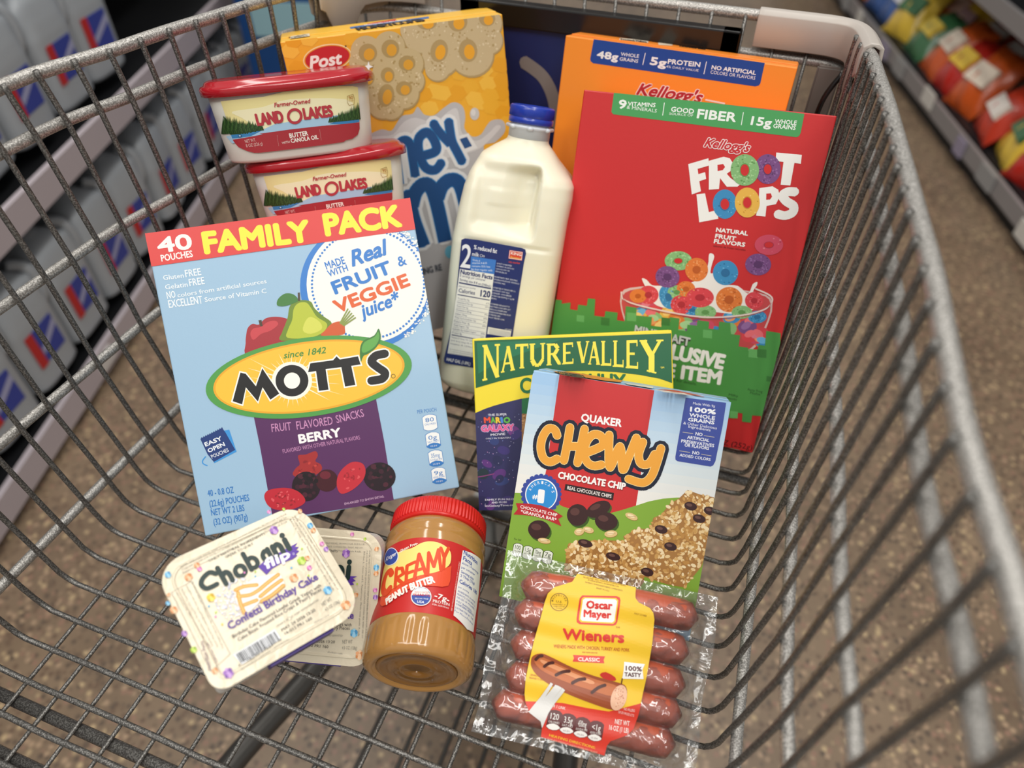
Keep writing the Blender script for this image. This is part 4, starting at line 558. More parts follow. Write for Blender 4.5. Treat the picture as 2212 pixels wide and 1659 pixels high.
"cereal_picture":[["e","B59A68",6,[1193,2858,178,-20,-25,-160],26],["e","B59A68",6,[1379,2916,168,-19,-21,-149],26],["e","B59A68",6,[1581,2875,171,-19,-18,-151],26],["e","B59A68",6,[1776,2872,137,-15,-13,-120],26],["e","B59A68",6,[1328,2649,172,-21,-22,-156],26],["e","B59A68",6,[1609,2640,204,-25,-22,-183],26],["e","B59A68",6,[1288,2565,115,-14,-15,-105],26],["e","B59A68",6,[1470,2771,157,-18,-18,-140],26],["e","B59A68",6,[1131,2896,124,-14,-18,-111],26],["e","B59A68",6,[1775,2736,131,-15,-12,-116],26],["e","CDB78C",7,[1189,2869,171,-20,-24,-153],26],["e","CDB78C",7,[1375,2927,162,-18,-20,-143],26],["e","CDB78C",7,[1576,2886,164,-18,-18,-145],26],["e","CDB78C",7,[1771,2883,132,-15,-12,-115],26],["e","CDB78C",7,[1324,2660,165,-20,-21,-150],26],["e","CDB78C",7,[1605,2651,196,-24,-21,-176],26],["e","CDB78C",7,[1284,2576,110,-14,-15,-101],26],["e","CDB78C",7,[1466,2781,151,-18,-18,-135],26],["e","CDB78C",7,[1127,2906,119,-14,-17,-107],26],["e","CDB78C",7,[1771,2746,126,-15,-12,-112],26],["b",["E0CEA8","CDB78C","B59A68"],8,[1087,2989,1325,2963,1294,2747,1052,2776],30,0.38,1.38,1050,0.8],["b",["E0CEA8","CDB78C","B59A68"],8,[1277,3039,1501,3015,1475,2813,1247,2840],30,0.38,1.38,1180,0.8],["b",["E0CEA8","CDB78C","B59A68"],8,[1475,3000,1703,2975,1680,2771,1448,2798],30,0.38,1.4,1330,0.8],["b",["E0CEA8","CDB78C","B59A68"],8,[1688,2973,1871,2954,1855,2791,1670,2813],30,0.39,1.42,1470,0.8],["b",["E0CEA8","CDB78C","B59A68"],8,[1224,2778,1453,2751,1425,2541,1193,2570],30,0.39,1.43,1170,0.8],["b",["E0CEA8","CDB78C","B59A68"],8,[1483,2790,1755,2759,1728,2511,1452,2545],30,0.39,1.44,1370,0.8],["b",["E0CEA8","CDB78C","B59A68"],8,[1217,2656,1371,2638,1351,2496,1196,2515],30,0.39,1.45,1150,0.8],["b",["E0CEA8","CDB78C","B59A68"],8,[1373,2888,1583,2864,1560,2674,1347,2700],30,0.39,1.41,1260,0.8],["b",["E0CEA8","CDB78C","B59A68"],8,[1056,2991,1223,2972,1199,2822,1031,2841],30,0.38,1.38,1000,0.8],["b",["E0CEA8","CDB78C","B59A68"],8,[1691,2834,1867,2815,1851,2657,1674,2679],30,0.39,1.44,1480,0.8],["e","B59A68",9,[1243,2947,87,-10,-8,-54],20],["e","EFA92E",10,[1252,2935,50,-6,-5,-35],20],["e","B59A68",9,[1513,2923,85,-9,-10,-75],20],["e","EFA92E",10,[1522,2911,49,-5,-6,-49],20],["e","B59A68",9,[1776,2918,73,-8,-6,-58],20],["e","EFA92E",10,[1786,2906,42,-5,-4,-38],20],["e","B59A68",9,[1319,2714,74,-21,-31,-88],20],["e","EFA92E",10,[1328,2702,43,-12,-20,-58],20],["e","B59A68",9,[1577,2686,84,-3,-2,-94],20],["e","EFA92E",10,[1587,2674,48,-2,-1,-61],20],["e","B09560",12,[693,2776,136,-16,-24,-125],26],["e","B09560",12,[897,2789,137,-16,-22,-125],26],["e","B09560",12,[1034,2635,141,-17,-21,-129],26],["e","B09560",12,[1032,2494,128,-16,-19,-119],26],["e","B09560",12,[953,2400,143,-19,-23,-134],26],["e","B09560",12,[762,2346,149,-20,-26,-141],26],["e","B09560",12,[678,2489,111,-15,-20,-105],26],["e","B09560",12,[611,2700,82,-10,-15,-76],26],["e","B09560",12,[873,2579,168,-21,-28,-156],26],["e","B09560",12,[823,2298,114,-16,-19,-109],26],["e","CAB486",13,[690,2787,130,-16,-24,-120],26],["e","CAB486",13,[893,2799,132,-16,-22,-120],26],["e","CAB486",13,[1030,2646,135,-17,-21,-124],26],["e","CAB486",13,[1028,2505,123,-16,-19,-114],26],["e","CAB486",13,[949,2411,137,-18,-22,-129],26],["e","CAB486",13,[758,2357,143,-19,-25,-136],26],["e","CAB486",13,[674,2499,107,-14,-19,-101],26],["e","CAB486",13,[607,2711,78,-10,-15,-73],26],["e","CAB486",13,[869,2589,161,-20,-27,-150],26],["e","CAB486",13,[819,2309,110,-15,-19,-104],26],["b",["DFCBA2","CAB486","B09560"],14,[615,2881,797,2860,765,2692,581,2714],30,0.37,1.37,690,0.8],["b",["DFCBA2","CAB486","B09560"],14,[816,2894,1000,2873,971,2704,785,2726],30,0.38,1.38,840,0.8],["b",["DFCBA2","CAB486","B09560"],14,[951,2744,1139,2721,1111,2547,921,2571],30,0.39,1.42,960,0.8],["b",["DFCBA2","CAB486","B09560"],14,[955,2596,1127,2574,1101,2414,928,2437],30,0.39,1.44,975,0.8],["b",["DFCBA2","CAB486","B09560"],14,[869,2513,1060,2489,1031,2308,838,2334],30,0.4,1.45,930,0.8],["b",["DFCBA2","CAB486","B09560"],14,[676,2465,875,2439,841,2248,640,2276],30,0.4,1.45,800,0.8],["b",["DFCBA2","CAB486","B09560"],14,[613,2579,762,2560,736,2419,585,2439],30,0.39,1.43,720,0.8],["b",["DFCBA2","CAB486","B09560"],14,[563,2768,672,2755,652,2653,542,2667],30,0.38,1.39,640,0.8],["b",["DFCBA2","CAB486","B09560"],14,[776,2708,1000,2680,965,2470,737,2499],30,0.39,1.41,850,0.8],["b",["DFCBA2","CAB486","B09560"],14,[756,2393,909,2372,884,2225,729,2247],30,0.4,1.47,850,0.8],["e","B09560",15,[701,2772,69,-34,-40,-65],20],["e","E0A233",16,[710,2760,40,-19,-26,-42],20],["e","B09560",15,[898,2782,76,-9,-13,-72],20],["e","E0A233",16,[907,2770,44,-5,-8,-47],20],["e","B09560",15,[1022,2650,74,-9,-10,-62],20],["e","E0A233",16,[1031,2637,43,-5,-7,-41],20],["e","B09560",15,[837,2576,60,-8,-11,-63],20],["e","E0A233",16,[845,2564,35,-4,-7,-41],20],["e","B09560",15,[656,2578,66,-8,-13,-66],20],["e","E0A233",16,[665,2565,38,-5,-8,-43],20],["e","B09560",15,[961,2448,72,-9,-10,-61],20],["e","E0A233",16,[970,2435,41,-5,-7,-40],20],["e","B09560",15,[793,2411,68,-21,-35,-92],20],["e","E0A233",16,[802,2398,39,-12,-22,-60],20],["p","FFFFFF",20,[694,2707,697,2675,725,2659,693,2653,676,2615,674,2655,642,2669,679,2677]]],
"milk_picture":[["p","BDBBBC",3,[424,2081,569,2101,702,2130,783,2104,842,2158,903,2220,1003,2224,1054,2278,1084,2240,1114,2199,1198,2184,1285,2232,1377,2272,1440,2255,1478,2206,1482,2122,1463,2027,1528,1944,1612,1951,1672,2018,1729,2063,1819,2058,1856,2006,1837,1930,1738,1858,1625,1801,1967,1240,1825,-560,-495,-16],3],["p","D2D0D0",4,[470,2032,649,2075,791,2068,907,2162,1026,2187,1189,2122,1331,2199,1413,2215,1428,2102,1436,1988,1560,1899,1687,1952,1769,2012,1812,1991,1713,1905,1582,1823,1396,1792,791,1739,451,1496],3],["e","C9C6C4",4,[1574,2144,44,-6,-6,-55],24],["e","DEDBD8",5,[1563,2158,23,-3,-3,-30],18]],
"brand_lettering":[["s","E6E6E6",8,15.93,[793,2019,776,1608],0,4],["s","E6E6E6",8,15.36,[793,1920,841,1984,902,2003,938,1955,940,1833,938,1657],0,4],["s","2F86C4",9,9.44,[793,2019,776,1608],0,4],["s","2F86C4",9,9.1,[793,1920,841,1984,902,2003,938,1955,940,1833,938,1657],0,4],["s","1F4F88",10,7.67,[793,2019,776,1608],0,4],["s","1F4F88",10,7.39,[793,1920,841,1984,902,2003,938,1955,940,1833,938,1657],0,4],["s","E6E6E6",8,15.74,[1022,1838,1166,1864,1166,1964,1112,2043,1034,2012,1006,1924,1019,1792,1062,1712,1141,1692,1208,1755],0,4],["s","2F86C4",9,9.44,[1022,1838,1166,1864,1166,1964,1112,2043,1034,2012,1006,1924,1019,1792,1062,1712,1141,1692,1208,1755],0,4],["s","1F4F88",10,7.73,[1022,1838,1166,1864,1166,1964,1112,2043,1034,2012,1006,1924,1019,1792,1062,1712,1141,1692,1208,1755],0,4],["s","E6E6E6",8,15.37,[1177,2121,1220,2034,1314,1906],0,4],["s","E6E6E6",8,15.65,[1323,2120,1324,2019,1332,1922,1370,1818,1406,1720],0,4],["s","2F86C4",9,9.11,[1177,2121,1220,2034,1314,1906],0,4],["s","2F86C4",9,9.27,[1323,2120,1324,2019,1332,1922,1370,1818,1406,1720],0,4],["s","1F4F88",10,7.4,[1177,2121,1220,2034,1314,1906],0,4],["s","1F4F88",10,7.53,[1323,2120,1324,2019,1332,1922,1370,1818,1406,1720],0,4],["p","E6E6E6",8,[1381,1968,1495,1980,1568,1832,1451,1806]],
["p","1F4F88",10,[1405,1939,1476,1951,1516,1859,1442,1844]],
["s","E6E6E6",8,21.55,[844,1522,849,1272,908,953],0,4],["s","E6E6E6",8,21.06,[859,1381,917,1509,1003,1571,1072,1530,1106,1338,1131,962],0,4],["s","E6E6E6",8,21.11,[1117,1415,1179,1527,1277,1572,1359,1498,1398,1176],0,4],["s","2F86C4",9,14.77,[844,1522,849,1272,908,953],0,4],["s","2F86C4",9,14.44,[859,1381,917,1509,1003,1571,1072,1530,1106,1338,1131,962],0,4],["s","2F86C4",9,14.48,[1117,1415,1179,1527,1277,1572,1359,1498,1398,1176],0,4],["s","1F4F88",10,12.93,[844,1522,849,1272,908,953],0,4],["s","1F4F88",10,12.64,[859,1381,917,1509,1003,1571,1072,1530,1106,1338,1131,962],0,4],["s","1F4F88",10,12.67,[1117,1415,1179,1527,1277,1572,1359,1498,1398,1176],0,4]],
"slogan_print":[["t","4A4E58",10,"ARTIFICIAL FLAVORING RE",[283,609,1062,662],7.5,0.085,0,2],["e","6FC0DC",12,[1168,844,54,-10,-9,-69],28]]},"honeytop":{"top_print":[["p","2D6FB5",1,[606,381,1330,435,1310,292,604,237]],
["t","EFEFEF",2,"SWEETENED CORN CEREAL",[734,337,1125,350],8.08,0.03,0,2],["t","1A1A20",2,"HONEYCOMB",[660,81,1265,157],20.99,0.08,0,2],["p","C8302C",1,[773,472,1045,557,1018,396,763,354]],
["p","E8DCC0",1,[90,238,249,271,250,93,84,72]],
["t","2A2018",2,"Family II",[103,95,240,147],10.59,0.03,0,2]]},"nature":{"promo_panel":[["p","2B2A5A",1,[2,803,81,834,159,858,263,883,387,909,383,710,354,-1,-4,-2]],
["e","3B2F72",2,[90,69,31,19,23,-37],14],["e","5A2F78",2,[95,42,39,2,1,-42],14],["e","232650",2,[171,408,33,20,24,-40],14],["e","2E3C74",2,[121,752,34,-22,-21,-30],14],["e","6E3380",2,[161,684,34,22,28,-42],14],["e","3B2F72",2,[224,492,51,-15,-10,-33],14],["e","5A2F78",2,[180,295,55,28,18,-36],14],["e","232650",2,[42,81,38,-28,-19,-25],14],["e","2E3C74",2,[201,237,60,11,5,-32],14],["e","6E3380",2,[307,665,54,-16,-8,-27],14],["e","3B2F72",2,[231,77,55,24,14,-35],14],["e","5A2F78",2,[81,385,40,-26,-16,-23],14],["e","232650",2,[181,258,31,24,19,-25],14],["e","2E3C74",2,[146,573,40,-21,-17,-31],14],["e","6E3380",2,[310,636,43,-11,-8,-29],14],["e","3B2F72",2,[333,616,45,34,20,-26],14],["e","C8C4E8",3,[280,529,3,0,0,-3],5],["e","8FA0E0",3,[68,461,3,0,0,-3],5],["e","E0A0D0",3,[90,480,3,0,0,-3],5],["e","C8C4E8",3,[166,473,3,0,0,-3],5],["e","8FA0E0",3,[220,570,3,0,0,-3],5],["e","E0A0D0",3,[52,729,3,0,0,-3],5],["e","C8C4E8",3,[42,396,3,0,0,-3],5],["e","8FA0E0",3,[123,176,3,0,0,-3],5],["e","E0A0D0",3,[177,251,3,0,0,-3],5],["e","C8C4E8",3,[364,738,3,0,0,-3],5],["e","8FA0E0",3,[23,688,3,0,0,-3],5],["e","E0A0D0",3,[140,355,3,0,0,-3],5],["e","C8C4E8",3,[273,522,3,0,0,-3],5],["e","8FA0E0",3,[361,783,3,0,0,-3],5],["e","E0A0D0",3,[309,628,3,0,0,-3],5],["e","C8C4E8",3,[328,762,3,0,0,-3],5],["e","8FA0E0",3,[338,210,3,0,0,-3],5],["e","E0A0D0",3,[352,346,3,0,0,-3],5],["e","C8C4E8",3,[53,52,3,0,0,-3],5],["e","8FA0E0",3,[175,727,3,0,0,-3],5],["e","E0A0D0",3,[219,412,3,0,0,-3],5],["e","C8C4E8",3,[184,673,3,0,0,-3],5],["e","8FA0E0",3,[46,351,3,0,0,-3],5],["e","E0A0D0",3,[177,695,3,0,0,-3],5],["e","C8C4E8",3,[154,238,3,0,0,-3],5],["e","8FA0E0",3,[259,431,3,0,0,-3],5],["e","E0A0D0",3,[149,517,3,0,0,-3],5],["e","C8C4E8",3,[95,643,3,0,0,-3],5],["e","8FA0E0",3,[176,709,3,0,0,-3],5],["e","E0A0D0",3,[255,250,3,0,0,-3],5],["e","C8C4E8",3,[236,772,3,0,0,-3],5],["e","8FA0E0",3,[136,463,3,0,0,-3],5],["e","E0A0D0",3,[23,54,3,0,0,-3],5],["e","C8C4E8",3,[272,407,3,0,0,-3],5],["e","8FA0E0",3,[264,636,3,0,0,-3],5],["e","E0A0D0",3,[86,392,3,0,0,-3],5],["e","C8C4E8",3,[263,297,3,0,0,-3],5],["e","8FA0E0",3,[4,326,3,0,0,-3],5],["e","E0A0D0",3,[318,223,3,0,0,-3],5],["e","C8C4E8",3,[318,41,3,0,0,-3],5],["e","8FA0E0",3,[91,567,3,0,0,-3],5],["e","E0A0D0",3,[184,46,3,0,0,-3],5],["e","C8C4E8",3,[122,73,3,0,0,-3],5],["e","8FA0E0",3,[305,396,3,0,0,-3],5],["e","E0A0D0",3,[212,60,3,0,0,-3],5],["e","C8C4E8",3,[288,563,3,0,0,-3],5],["e","8FA0E0",3,[313,639,3,0,0,-3],5],["e","E0A0D0",3,[121,60,3,0,0,-3],5],["e","C8C4E8",3,[310,551,3,0,0,-3],5],["e","8FA0E0",3,[104,325,3,0,0,-3],5],["e","E0A0D0",3,[297,268,3,0,0,-3],5],["e","C8C4E8",3,[328,234,3,0,0,-3],5],["e","8FA0E0",3,[292,328,3,0,0,-3],5],["e","E0A0D0",3,[136,466,3,0,0,-3],5],["e","C8C4E8",3,[178,388,3,0,0,-3],5],["e","8FA0E0",3,[308,584,3,0,0,-3],5],["e","E0A0D0",3,[22,234,3,0,0,-3],5],["e","C8C4E8",3,[104,473,3,0,0,-3],5],["e","8FA0E0",3,[36,160,3,0,0,-3],5],["e","E0A0D0",3,[109,570,3,0,0,-3],5],["p","2B2A5A",1,[387,909,391,909,383,710]],
["p","0F6A3C",1,[391,909,492,922,612,779,386,785]],
["p","A8764A",1,[386,785,612,779,575,454,377,558]],
["b",["C99A68","8A5A34","B98650"],2,[386,785,462,783,456,632,378,584],40,0.63,1.39,5,0.7],["t","E8E6F0",5,"THE SUPER",[107,774,263,777],1.85,0.05,0,2],["t","E8E6F0",5,"MOVIE",[123,611,244,617],1.96,0.06,0,2],["t","E8E6F0",5,"ONLY IN THEATERS",[80,585,288,589],1.2,0.04,0,2],["t","E8E6F0",5,"FAMILY FUN RECIPES",[54,79,338,85],1.54,0.05,0,2],["t","E8E6F0",5,"AND MORE",[106,55,235,61],1.54,0.05,0,2],["t","E8E6F0",5,"ItsGalaxyTime.com",[51,29,315,36],1.65,0.05,0,2],["t","E2503A",5,"M",[73,716,128,719],5.07,0.13,0,2,["1A1A30",0.12]],
["t","5FB04A",5,"A",[129,715,169,717],5.06,0.13,0,2,["1A1A30",0.12]],
["t","F0C23C",5,"R",[170,714,211,716],5.05,0.13,0,2,["1A1A30",0.12]],
["t","4A80D0",5,"I",[212,713,233,716],5.04,0.13,0,2,["1A1A30",0.12]],
["t","5FB04A",5,"O",[234,712,291,714],5.05,0.13,0,2,["1A1A30",0.12]],
["t","E0588C",5,"GALAXY",[45,646,319,651],5.57,0.13,0,2,["C8B8E8",0.12]],
["e","1C3038",5,[45,303,49,-1,-2,-45],20],["s","8A3C78",6,0.77,[-8,275,58,285,138,301],1,3]],
"green_banner":[["p","0B5E38",3,[19,1392,1587,1383,1582,996,1488,1033,1334,1068,1154,1096,971,1113,775,1118,600,1111,411,1092,219,1058,15,1007]],
["p","12704A",4,[40,1376,734,1374,225,1218,42,1124]],
["s","F3E14A",6,1.74,[94,1069,106,1352],0],["s","F3E14A",6,3.47,[106,1352,200,1088],0],["s","F3E14A",6,1.73,[200,1088,211,1355],0],["s","F3E14A",6,1.66,[85,1347,126,1348],0],["s","F3E14A",6,1.66,[73,1070,114,1077],0],["s","F3E14A",6,1.65,[187,1350,231,1351],0],["s","F3E14A",6,1.38,[242,1127,295,1337],0],["s","F3E14A",6,2.75,[295,1337,328,1140],0],["s","F3E14A",6,1.71,[260,1196,312,1201],0],["s","F3E14A",6,1.23,[228,1129,258,1133],0],["s","F3E14A",6,1.22,[307,1141,345,1147],0],["s","F3E14A",6,2.59,[402,1155,409,1345],0],["s","F3E14A",6,2.05,[358,1340,460,1341],0],["s","F3E14A",6,0.78,[359,1311,361,1350],0],["s","F3E14A",6,0.77,[457,1312,458,1351],0],["s","F3E14A",6,1.14,[382,1158,422,1159],0],["s","F3E14A",6,3.06,[493,1344,488,1218],0],["s","F3E14A",6,3.67,[488,1218,508,1175],0],["s","F3E14A",6,2.59,[508,1175,541,1174],0],["s","F3E14A",6,2.58,[541,1174,574,1219],0],["s","F3E14A",6,1.83,[574,1219,579,1346],0],["s","F3E14A",6,1.08,[471,1344,517,1345],0],["s","F3E14A",6,1.07,[558,1345,599,1346],0],["s","F3E14A",6,2.68,[623,1171,629,1342],0],["s","F3E14A",6,1.77,[629,1334,678,1335],0],["s","F3E14A",6,3.15,[678,1335,699,1302],0],["s","F3E14A",6,2.76,[699,1302,673,1262],0],["s","F3E14A",6,1.58,[673,1262,628,1257],0],["s","F3E14A",6,2.68,[662,1258,706,1179],0],["s","F3E14A",6,0.99,[602,1174,643,1175],0],["s","F3E14A",6,0.99,[609,1339,642,1339],0],["s","F3E14A",6,0.98,[697,1177,717,1177],0],["s","F3E14A",6,2.23,[746,1174,752,1344],0],["s","F3E14A",6,1.76,[742,1336,817,1337],0],["s","F3E14A",6,1.57,[749,1263,797,1264],0],["s","F3E14A",6,1.76,[737,1182,813,1184],0],["s","F3E14A",6,0.78,[816,1308,817,1345],0],["s","F3E14A",6,0.78,[814,1176,816,1217],0],["s","F3E14A",6,0.98,[727,1177,755,1178],0],["s","F3E14A",6,2.39,[865,1346,895,1179],0],["s","F3E14A",6,1.19,[895,1179,938,1346],0],["s","F3E14A",6,0.98,[851,1346,883,1346],0],["s","F3E14A",6,0.98,[923,1346,950,1346],0],["s","F3E14A",6,1.13,[945,1165,988,1344],0],["s","F3E14A",6,2.26,[988,1344,1015,1160],0],["s","F3E14A",6,1.43,[960,1222,1002,1220],0],["s","F3E14A",6,1.02,[934,1169,959,1168],0],["s","F3E14A",6,1.02,[998,1165,1028,1163],0],["s","F3E14A",6,2.05,[1053,1153,1060,1345],0],["s","F3E14A",6,1.97,[1043,1163,1111,1157],0],["s","F3E14A",6,0.72,[1112,1147,1114,1202],0],["s","F3E14A",6,1.09,[1043,1342,1076,1341],0],["s","F3E14A",6,1.1,[1034,1158,1060,1156],0],["s","F3E14A",6,2.13,[1147,1139,1154,1344],0],["s","F3E14A",6,2.09,[1137,1150,1207,1142],0],["s","F3E14A",6,0.74,[1208,1131,1210,1191],0],["s","F3E14A",6,1.16,[1137,1340,1171,1339],0],["s","F3E14A",6,1.16,[1127,1145,1154,1142],0],["s","F3E14A",6,2.38,[1247,1124,1254,1342],0],["s","F3E14A",6,2.21,[1244,1332,1323,1332],0],["s","F3E14A",6,1.97,[1251,1238,1302,1235],0],["s","F3E14A",6,2.22,[1238,1136,1318,1127],0],["s","F3E14A",6,0.83,[1322,1293,1323,1343],0],["s","F3E14A",6,0.83,[1320,1115,1322,1170],0],["s","F3E14A",6,1.23,[1228,1131,1257,1127],0],["s","F3E14A",6,4.48,[1369,1334,1431,1211],0],["s","F3E14A",6,2.24,[1502,1332,1431,1211],0],["s","F3E14A",6,4.48,[1432,1224,1427,1084],0],["s","F3E14A",6,1.29,[1343,1334,1402,1333],0],["s","F3E14A",6,1.29,[1472,1332,1527,1331],0],["s","F3E14A",6,1.29,[1391,1100,1464,1078],0],["t","F3E14A",6,"TM",[1497,1110,1526,1112],1.46,0.05,0,2],["t","0F6A3C",5,"C",[380,951,474,951],12.52,0.06999999999999999,0,2],["t","0F6A3C",5,"R",[487,960,594,959],12.48,0.06999999999999999,0,2],["t","0F6A3C",5,"U",[607,966,707,966],12.44,0.06999999999999999,0,2],["t","0F6A3C",5,"N",[719,970,818,969],12.4,0.06999999999999999,0,2],["t","0F6A3C",5,"C",[821,971,925,970],12.36,0.06999999999999999,0,2],["t","0F6A3C",5,"H",[936,968,1027,968],12.32,0.06999999999999999,0,2],["t","0F6A3C",5,"Y",[1125,957,1228,956],12.26,0.06999999999999999,0,2],["t","0F6A3C",5,"H",[1033,964,1125,963],12.29,0.06999999999999999,0,2]]},"quaker":{"background_print":[["p","A0C5E7",1,[-251,1694,1415,1735,1428,1659,-238,1612]],
["p","A8C9E7",1,[-239,1619,1427,1665,1440,1589,-227,1537]],
["p","B0CDE6",1,[-228,1543,1439,1596,1451,1520,-215,1461]],
["p","B7D1E6",1,[-217,1468,1450,1526,1463,1450,-204,1386]],
["p","BFD5E6",1,[-205,1393,1462,1456,1475,1380,-192,1311]],
["p","C6D9E5",1,[-194,1318,1473,1386,1486,1310,-181,1235]],
["p","CDDCE5",1,[-182,1242,1485,1316,1498,1240,-169,1160]],
["p","D5E0E4",1,[-170,1166,1497,1246,1510,1169,-158,1084]],
["p","DCE3E3",1,[-159,1091,1509,1176,1521,1099,-146,1008]],
["p","E3E5E2",1,[-147,1015,1520,1106,1533,1029,-135,932]],
["p","E8E7E1",1,[-136,939,1532,1035,1545,958,-123,856]],
["p","ECE9E0",1,[-124,861,1544,965,1672,192,40,-213]],
["p","C62D2F",2,[197,1723,883,1720,884,1337,888,884,789,829,690,780,550,764,365,767,195,778,207,1009]],
["p","82A93A",3,[-64,787,-6,798,99,815,193,819,289,804,364,772,459,760,550,763,690,780,789,829,888,884,972,932,1064,971,1146,995,1219,1012,1528,1062,1571,167,-78,-243]]],
"brand_lettering":[["t","F4F0EE",9,"QUAKER",[402,1413,698,1421],5.82,0.0925,0,2],["s","141A30",5,11.99,[248,1280,223,1317,177,1316,144,1247,143,1166,174,1096,226,1077,274,1109],1,4],["s","141A30",5,11.82,[333,1353,332,1236,326,1107],1,4],["s","141A30",5,11.75,[439,1361,433,1231,427,1109],1,4],["s","141A30",5,11.75,[335,1215,431,1231],1,4],["s","141A30",5,11.71,[484,1197,554,1240,591,1278,568,1330,511,1335,469,1278,462,1191,495,1128,547,1109,600,1128],1,4],["s","141A30",5,11.52,[621,1351,635,1246,664,1120,710,1283,755,1121,782,1217,814,1364],1,4],["s","141A30",5,11.42,[863,1343,848,1252,875,1189,930,1200,960,1273],1,4],["s","141A30",5,11.38,[994,1322,981,1210,959,1110,908,1055,807,1063],1,4],["s","F6DA9A",6,6.57,[248,1280,223,1317,177,1316,144,1247,143,1166,174,1096,226,1077,274,1109],1,4],["s","F6DA9A",6,6.48,[333,1353,332,1236,326,1107],1,4],["s","F6DA9A",6,6.44,[439,1361,433,1231,427,1109],1,4],["s","F6DA9A",6,6.44,[335,1215,431,1231],1,4],["s","F6DA9A",6,6.42,[484,1197,554,1240,591,1278,568,1330,511,1335,469,1278,462,1191,495,1128,547,1109,600,1128],1,4],["s","F6DA9A",6,6.31,[621,1351,635,1246,664,1120,710,1283,755,1121,782,1217,814,1364],1,4],["s","F6DA9A",6,6.26,[863,1343,848,1252,875,1189,930,1200,960,1273],1,4],["s","F6DA9A",6,6.24,[994,1322,981,1210,959,1110,908,1055,807,1063],1,4],["s","E9A23A",7,5.76,[248,1280,223,1317,177,1316,144,1247,143,1166,174,1096,226,1077,274,1109],1,4],["s","E9A23A",7,5.68,[333,1353,332,1236,326,1107],1,4],["s","E9A23A",7,5.65,[439,1361,433,1231,427,1109],1,4],["s","E9A23A",7,5.65,[335,1215,431,1231],1,4],["s","E9A23A",7,5.63,[484,1197,554,1240,591,1278,568,1330,511,1335,469,1278,462,1191,495,1128,547,1109,600,1128],1,4],["s","E9A23A",7,5.54,[621,1351,635,1246,664,1120,710,1283,755,1121,782,1217,814,1364],1,4],["s","E9A23A",7,5.49,[863,1343,848,1252,875,1189,930,1200,960,1273],1,4],["s","E9A23A",7,5.47,[994,1322,981,1210,959,1110,908,1055,807,1063],1,4]],
"flavour_lettering":[["t","8A1A1E",9,"CHOCOLATE CHIP",[304,964,799,973],5.22,0.09999999999999999,0.05,2],["t","F5F0EC",10,"CHOCOLATE CHIP",[301,969,796,979],5.22,0.09999999999999999,0.05,2],["p","2A1A1C",4,[364,939,721,943,722,888,363,892]],
["t","EFE8E2",5,"REAL CHOCOLATE CHIPS",[382,902,707,902],2.65,0.04,0,2]],
"rosette_print":[["e","34479A",6,[330,855,19,4,3,-19],10],["e","34479A",6,[331,820,19,4,3,-19],10],["e","34479A",6,[323,786,19,4,3,-19],10],["e","34479A",6,[306,754,19,4,3,-19],10],["e","34479A",6,[282,728,19,4,3,-19],10],["e","34479A",6,[253,708,19,4,3,-19],10],["e","34479A",6,[219,696,19,4,3,-19],10],["e","34479A",6,[184,694,19,4,3,-19],10],["e","34479A",6,[150,700,20,4,3,-19],10],["e","34479A",6,[119,716,20,4,3,-19],10],["e","34479A",6,[94,739,20,4,3,-19],10],["e","34479A",6,[75,768,20,4,3,-19],10],["e","34479A",6,[65,802,20,4,3,-19],10],["e","34479A",6,[65,837,20,4,3,-19],10],["e","34479A",6,[73,871,20,4,3,-19],10],["e","34479A",6,[90,903,20,4,3,-19],10],["e","34479A",6,[115,930,20,4,3,-19],10],["e","34479A",6,[145,949,19,4,3,-19],10],["e","34479A",6,[178,960,19,4,3,-19],10],["e","34479A",6,[213,962,19,4,3,-19],10],["e","34479A",6,[247,956,19,4,3,-19],10],["e","34479A",6,[277,940,19,4,3,-19],10],["e","34479A",6,[303,917,19,4,3,-19],10],["e","34479A",6,[321,888,19,4,3,-19],10],["e","34479A",6,[198,828,135,27,21,-134],40],["e","F2F3F3",7,[199,826,119,24,18,-118],40],["e","2C8DD4",8,[199,825,111,22,17,-110],40],["t","F2F3F3",9,"A",[120,837,124,852],2.17,0.015,0,2],["t","F2F3F3",9,"M",[128,861,137,874],2.15,0.015,0,2],["t","F2F3F3",9,"E",[143,881,155,891],2.15,0.015,0,2],["t","F2F3F3",9,"R",[163,896,178,902],2.16,0.015,0,2],["t","F2F3F3",9,"I",[187,905,202,906],2.18,0.015,0,2],["t","F2F3F3",9,"C",[211,906,226,903],2.21,0.015,0,2],["t","F2F3F3",9,"A",[235,899,248,892],2.22,0.015,0,2],["t","F2F3F3",9,"'",[255,886,265,875],2.22,0.015,0,2],["t","F2F3F3",9,"S",[270,867,276,853],2.21,0.015,0,2],["t","F2F3F3",9,"#",[137,783,177,787],3.39,0.085,0,2],["t","F2F3F3",9,"1",[178,761,228,764],10.18,0.14500000000000002,0,2],["p","B6262D",10,[20,725,111,740,204,747,301,732,383,700,352,673,383,625,266,650,171,656,89,648,15,637,42,684]],
["t","F6EEEA",11,"CHOCOLATE CHIP",[58,695,340,687],2.41,0.05,0,2],["t","F6EEEA",11,"*GRANOLA BAR*",[66,661,339,653],2.41,0.05,0,2]],
"claims_panel":[["p","3A4C9C",4,[1103,1704,1377,1714,1380,1555,1373,1301,1363,1270,1348,1258,1120,1253,1105,1262,1101,1283]],
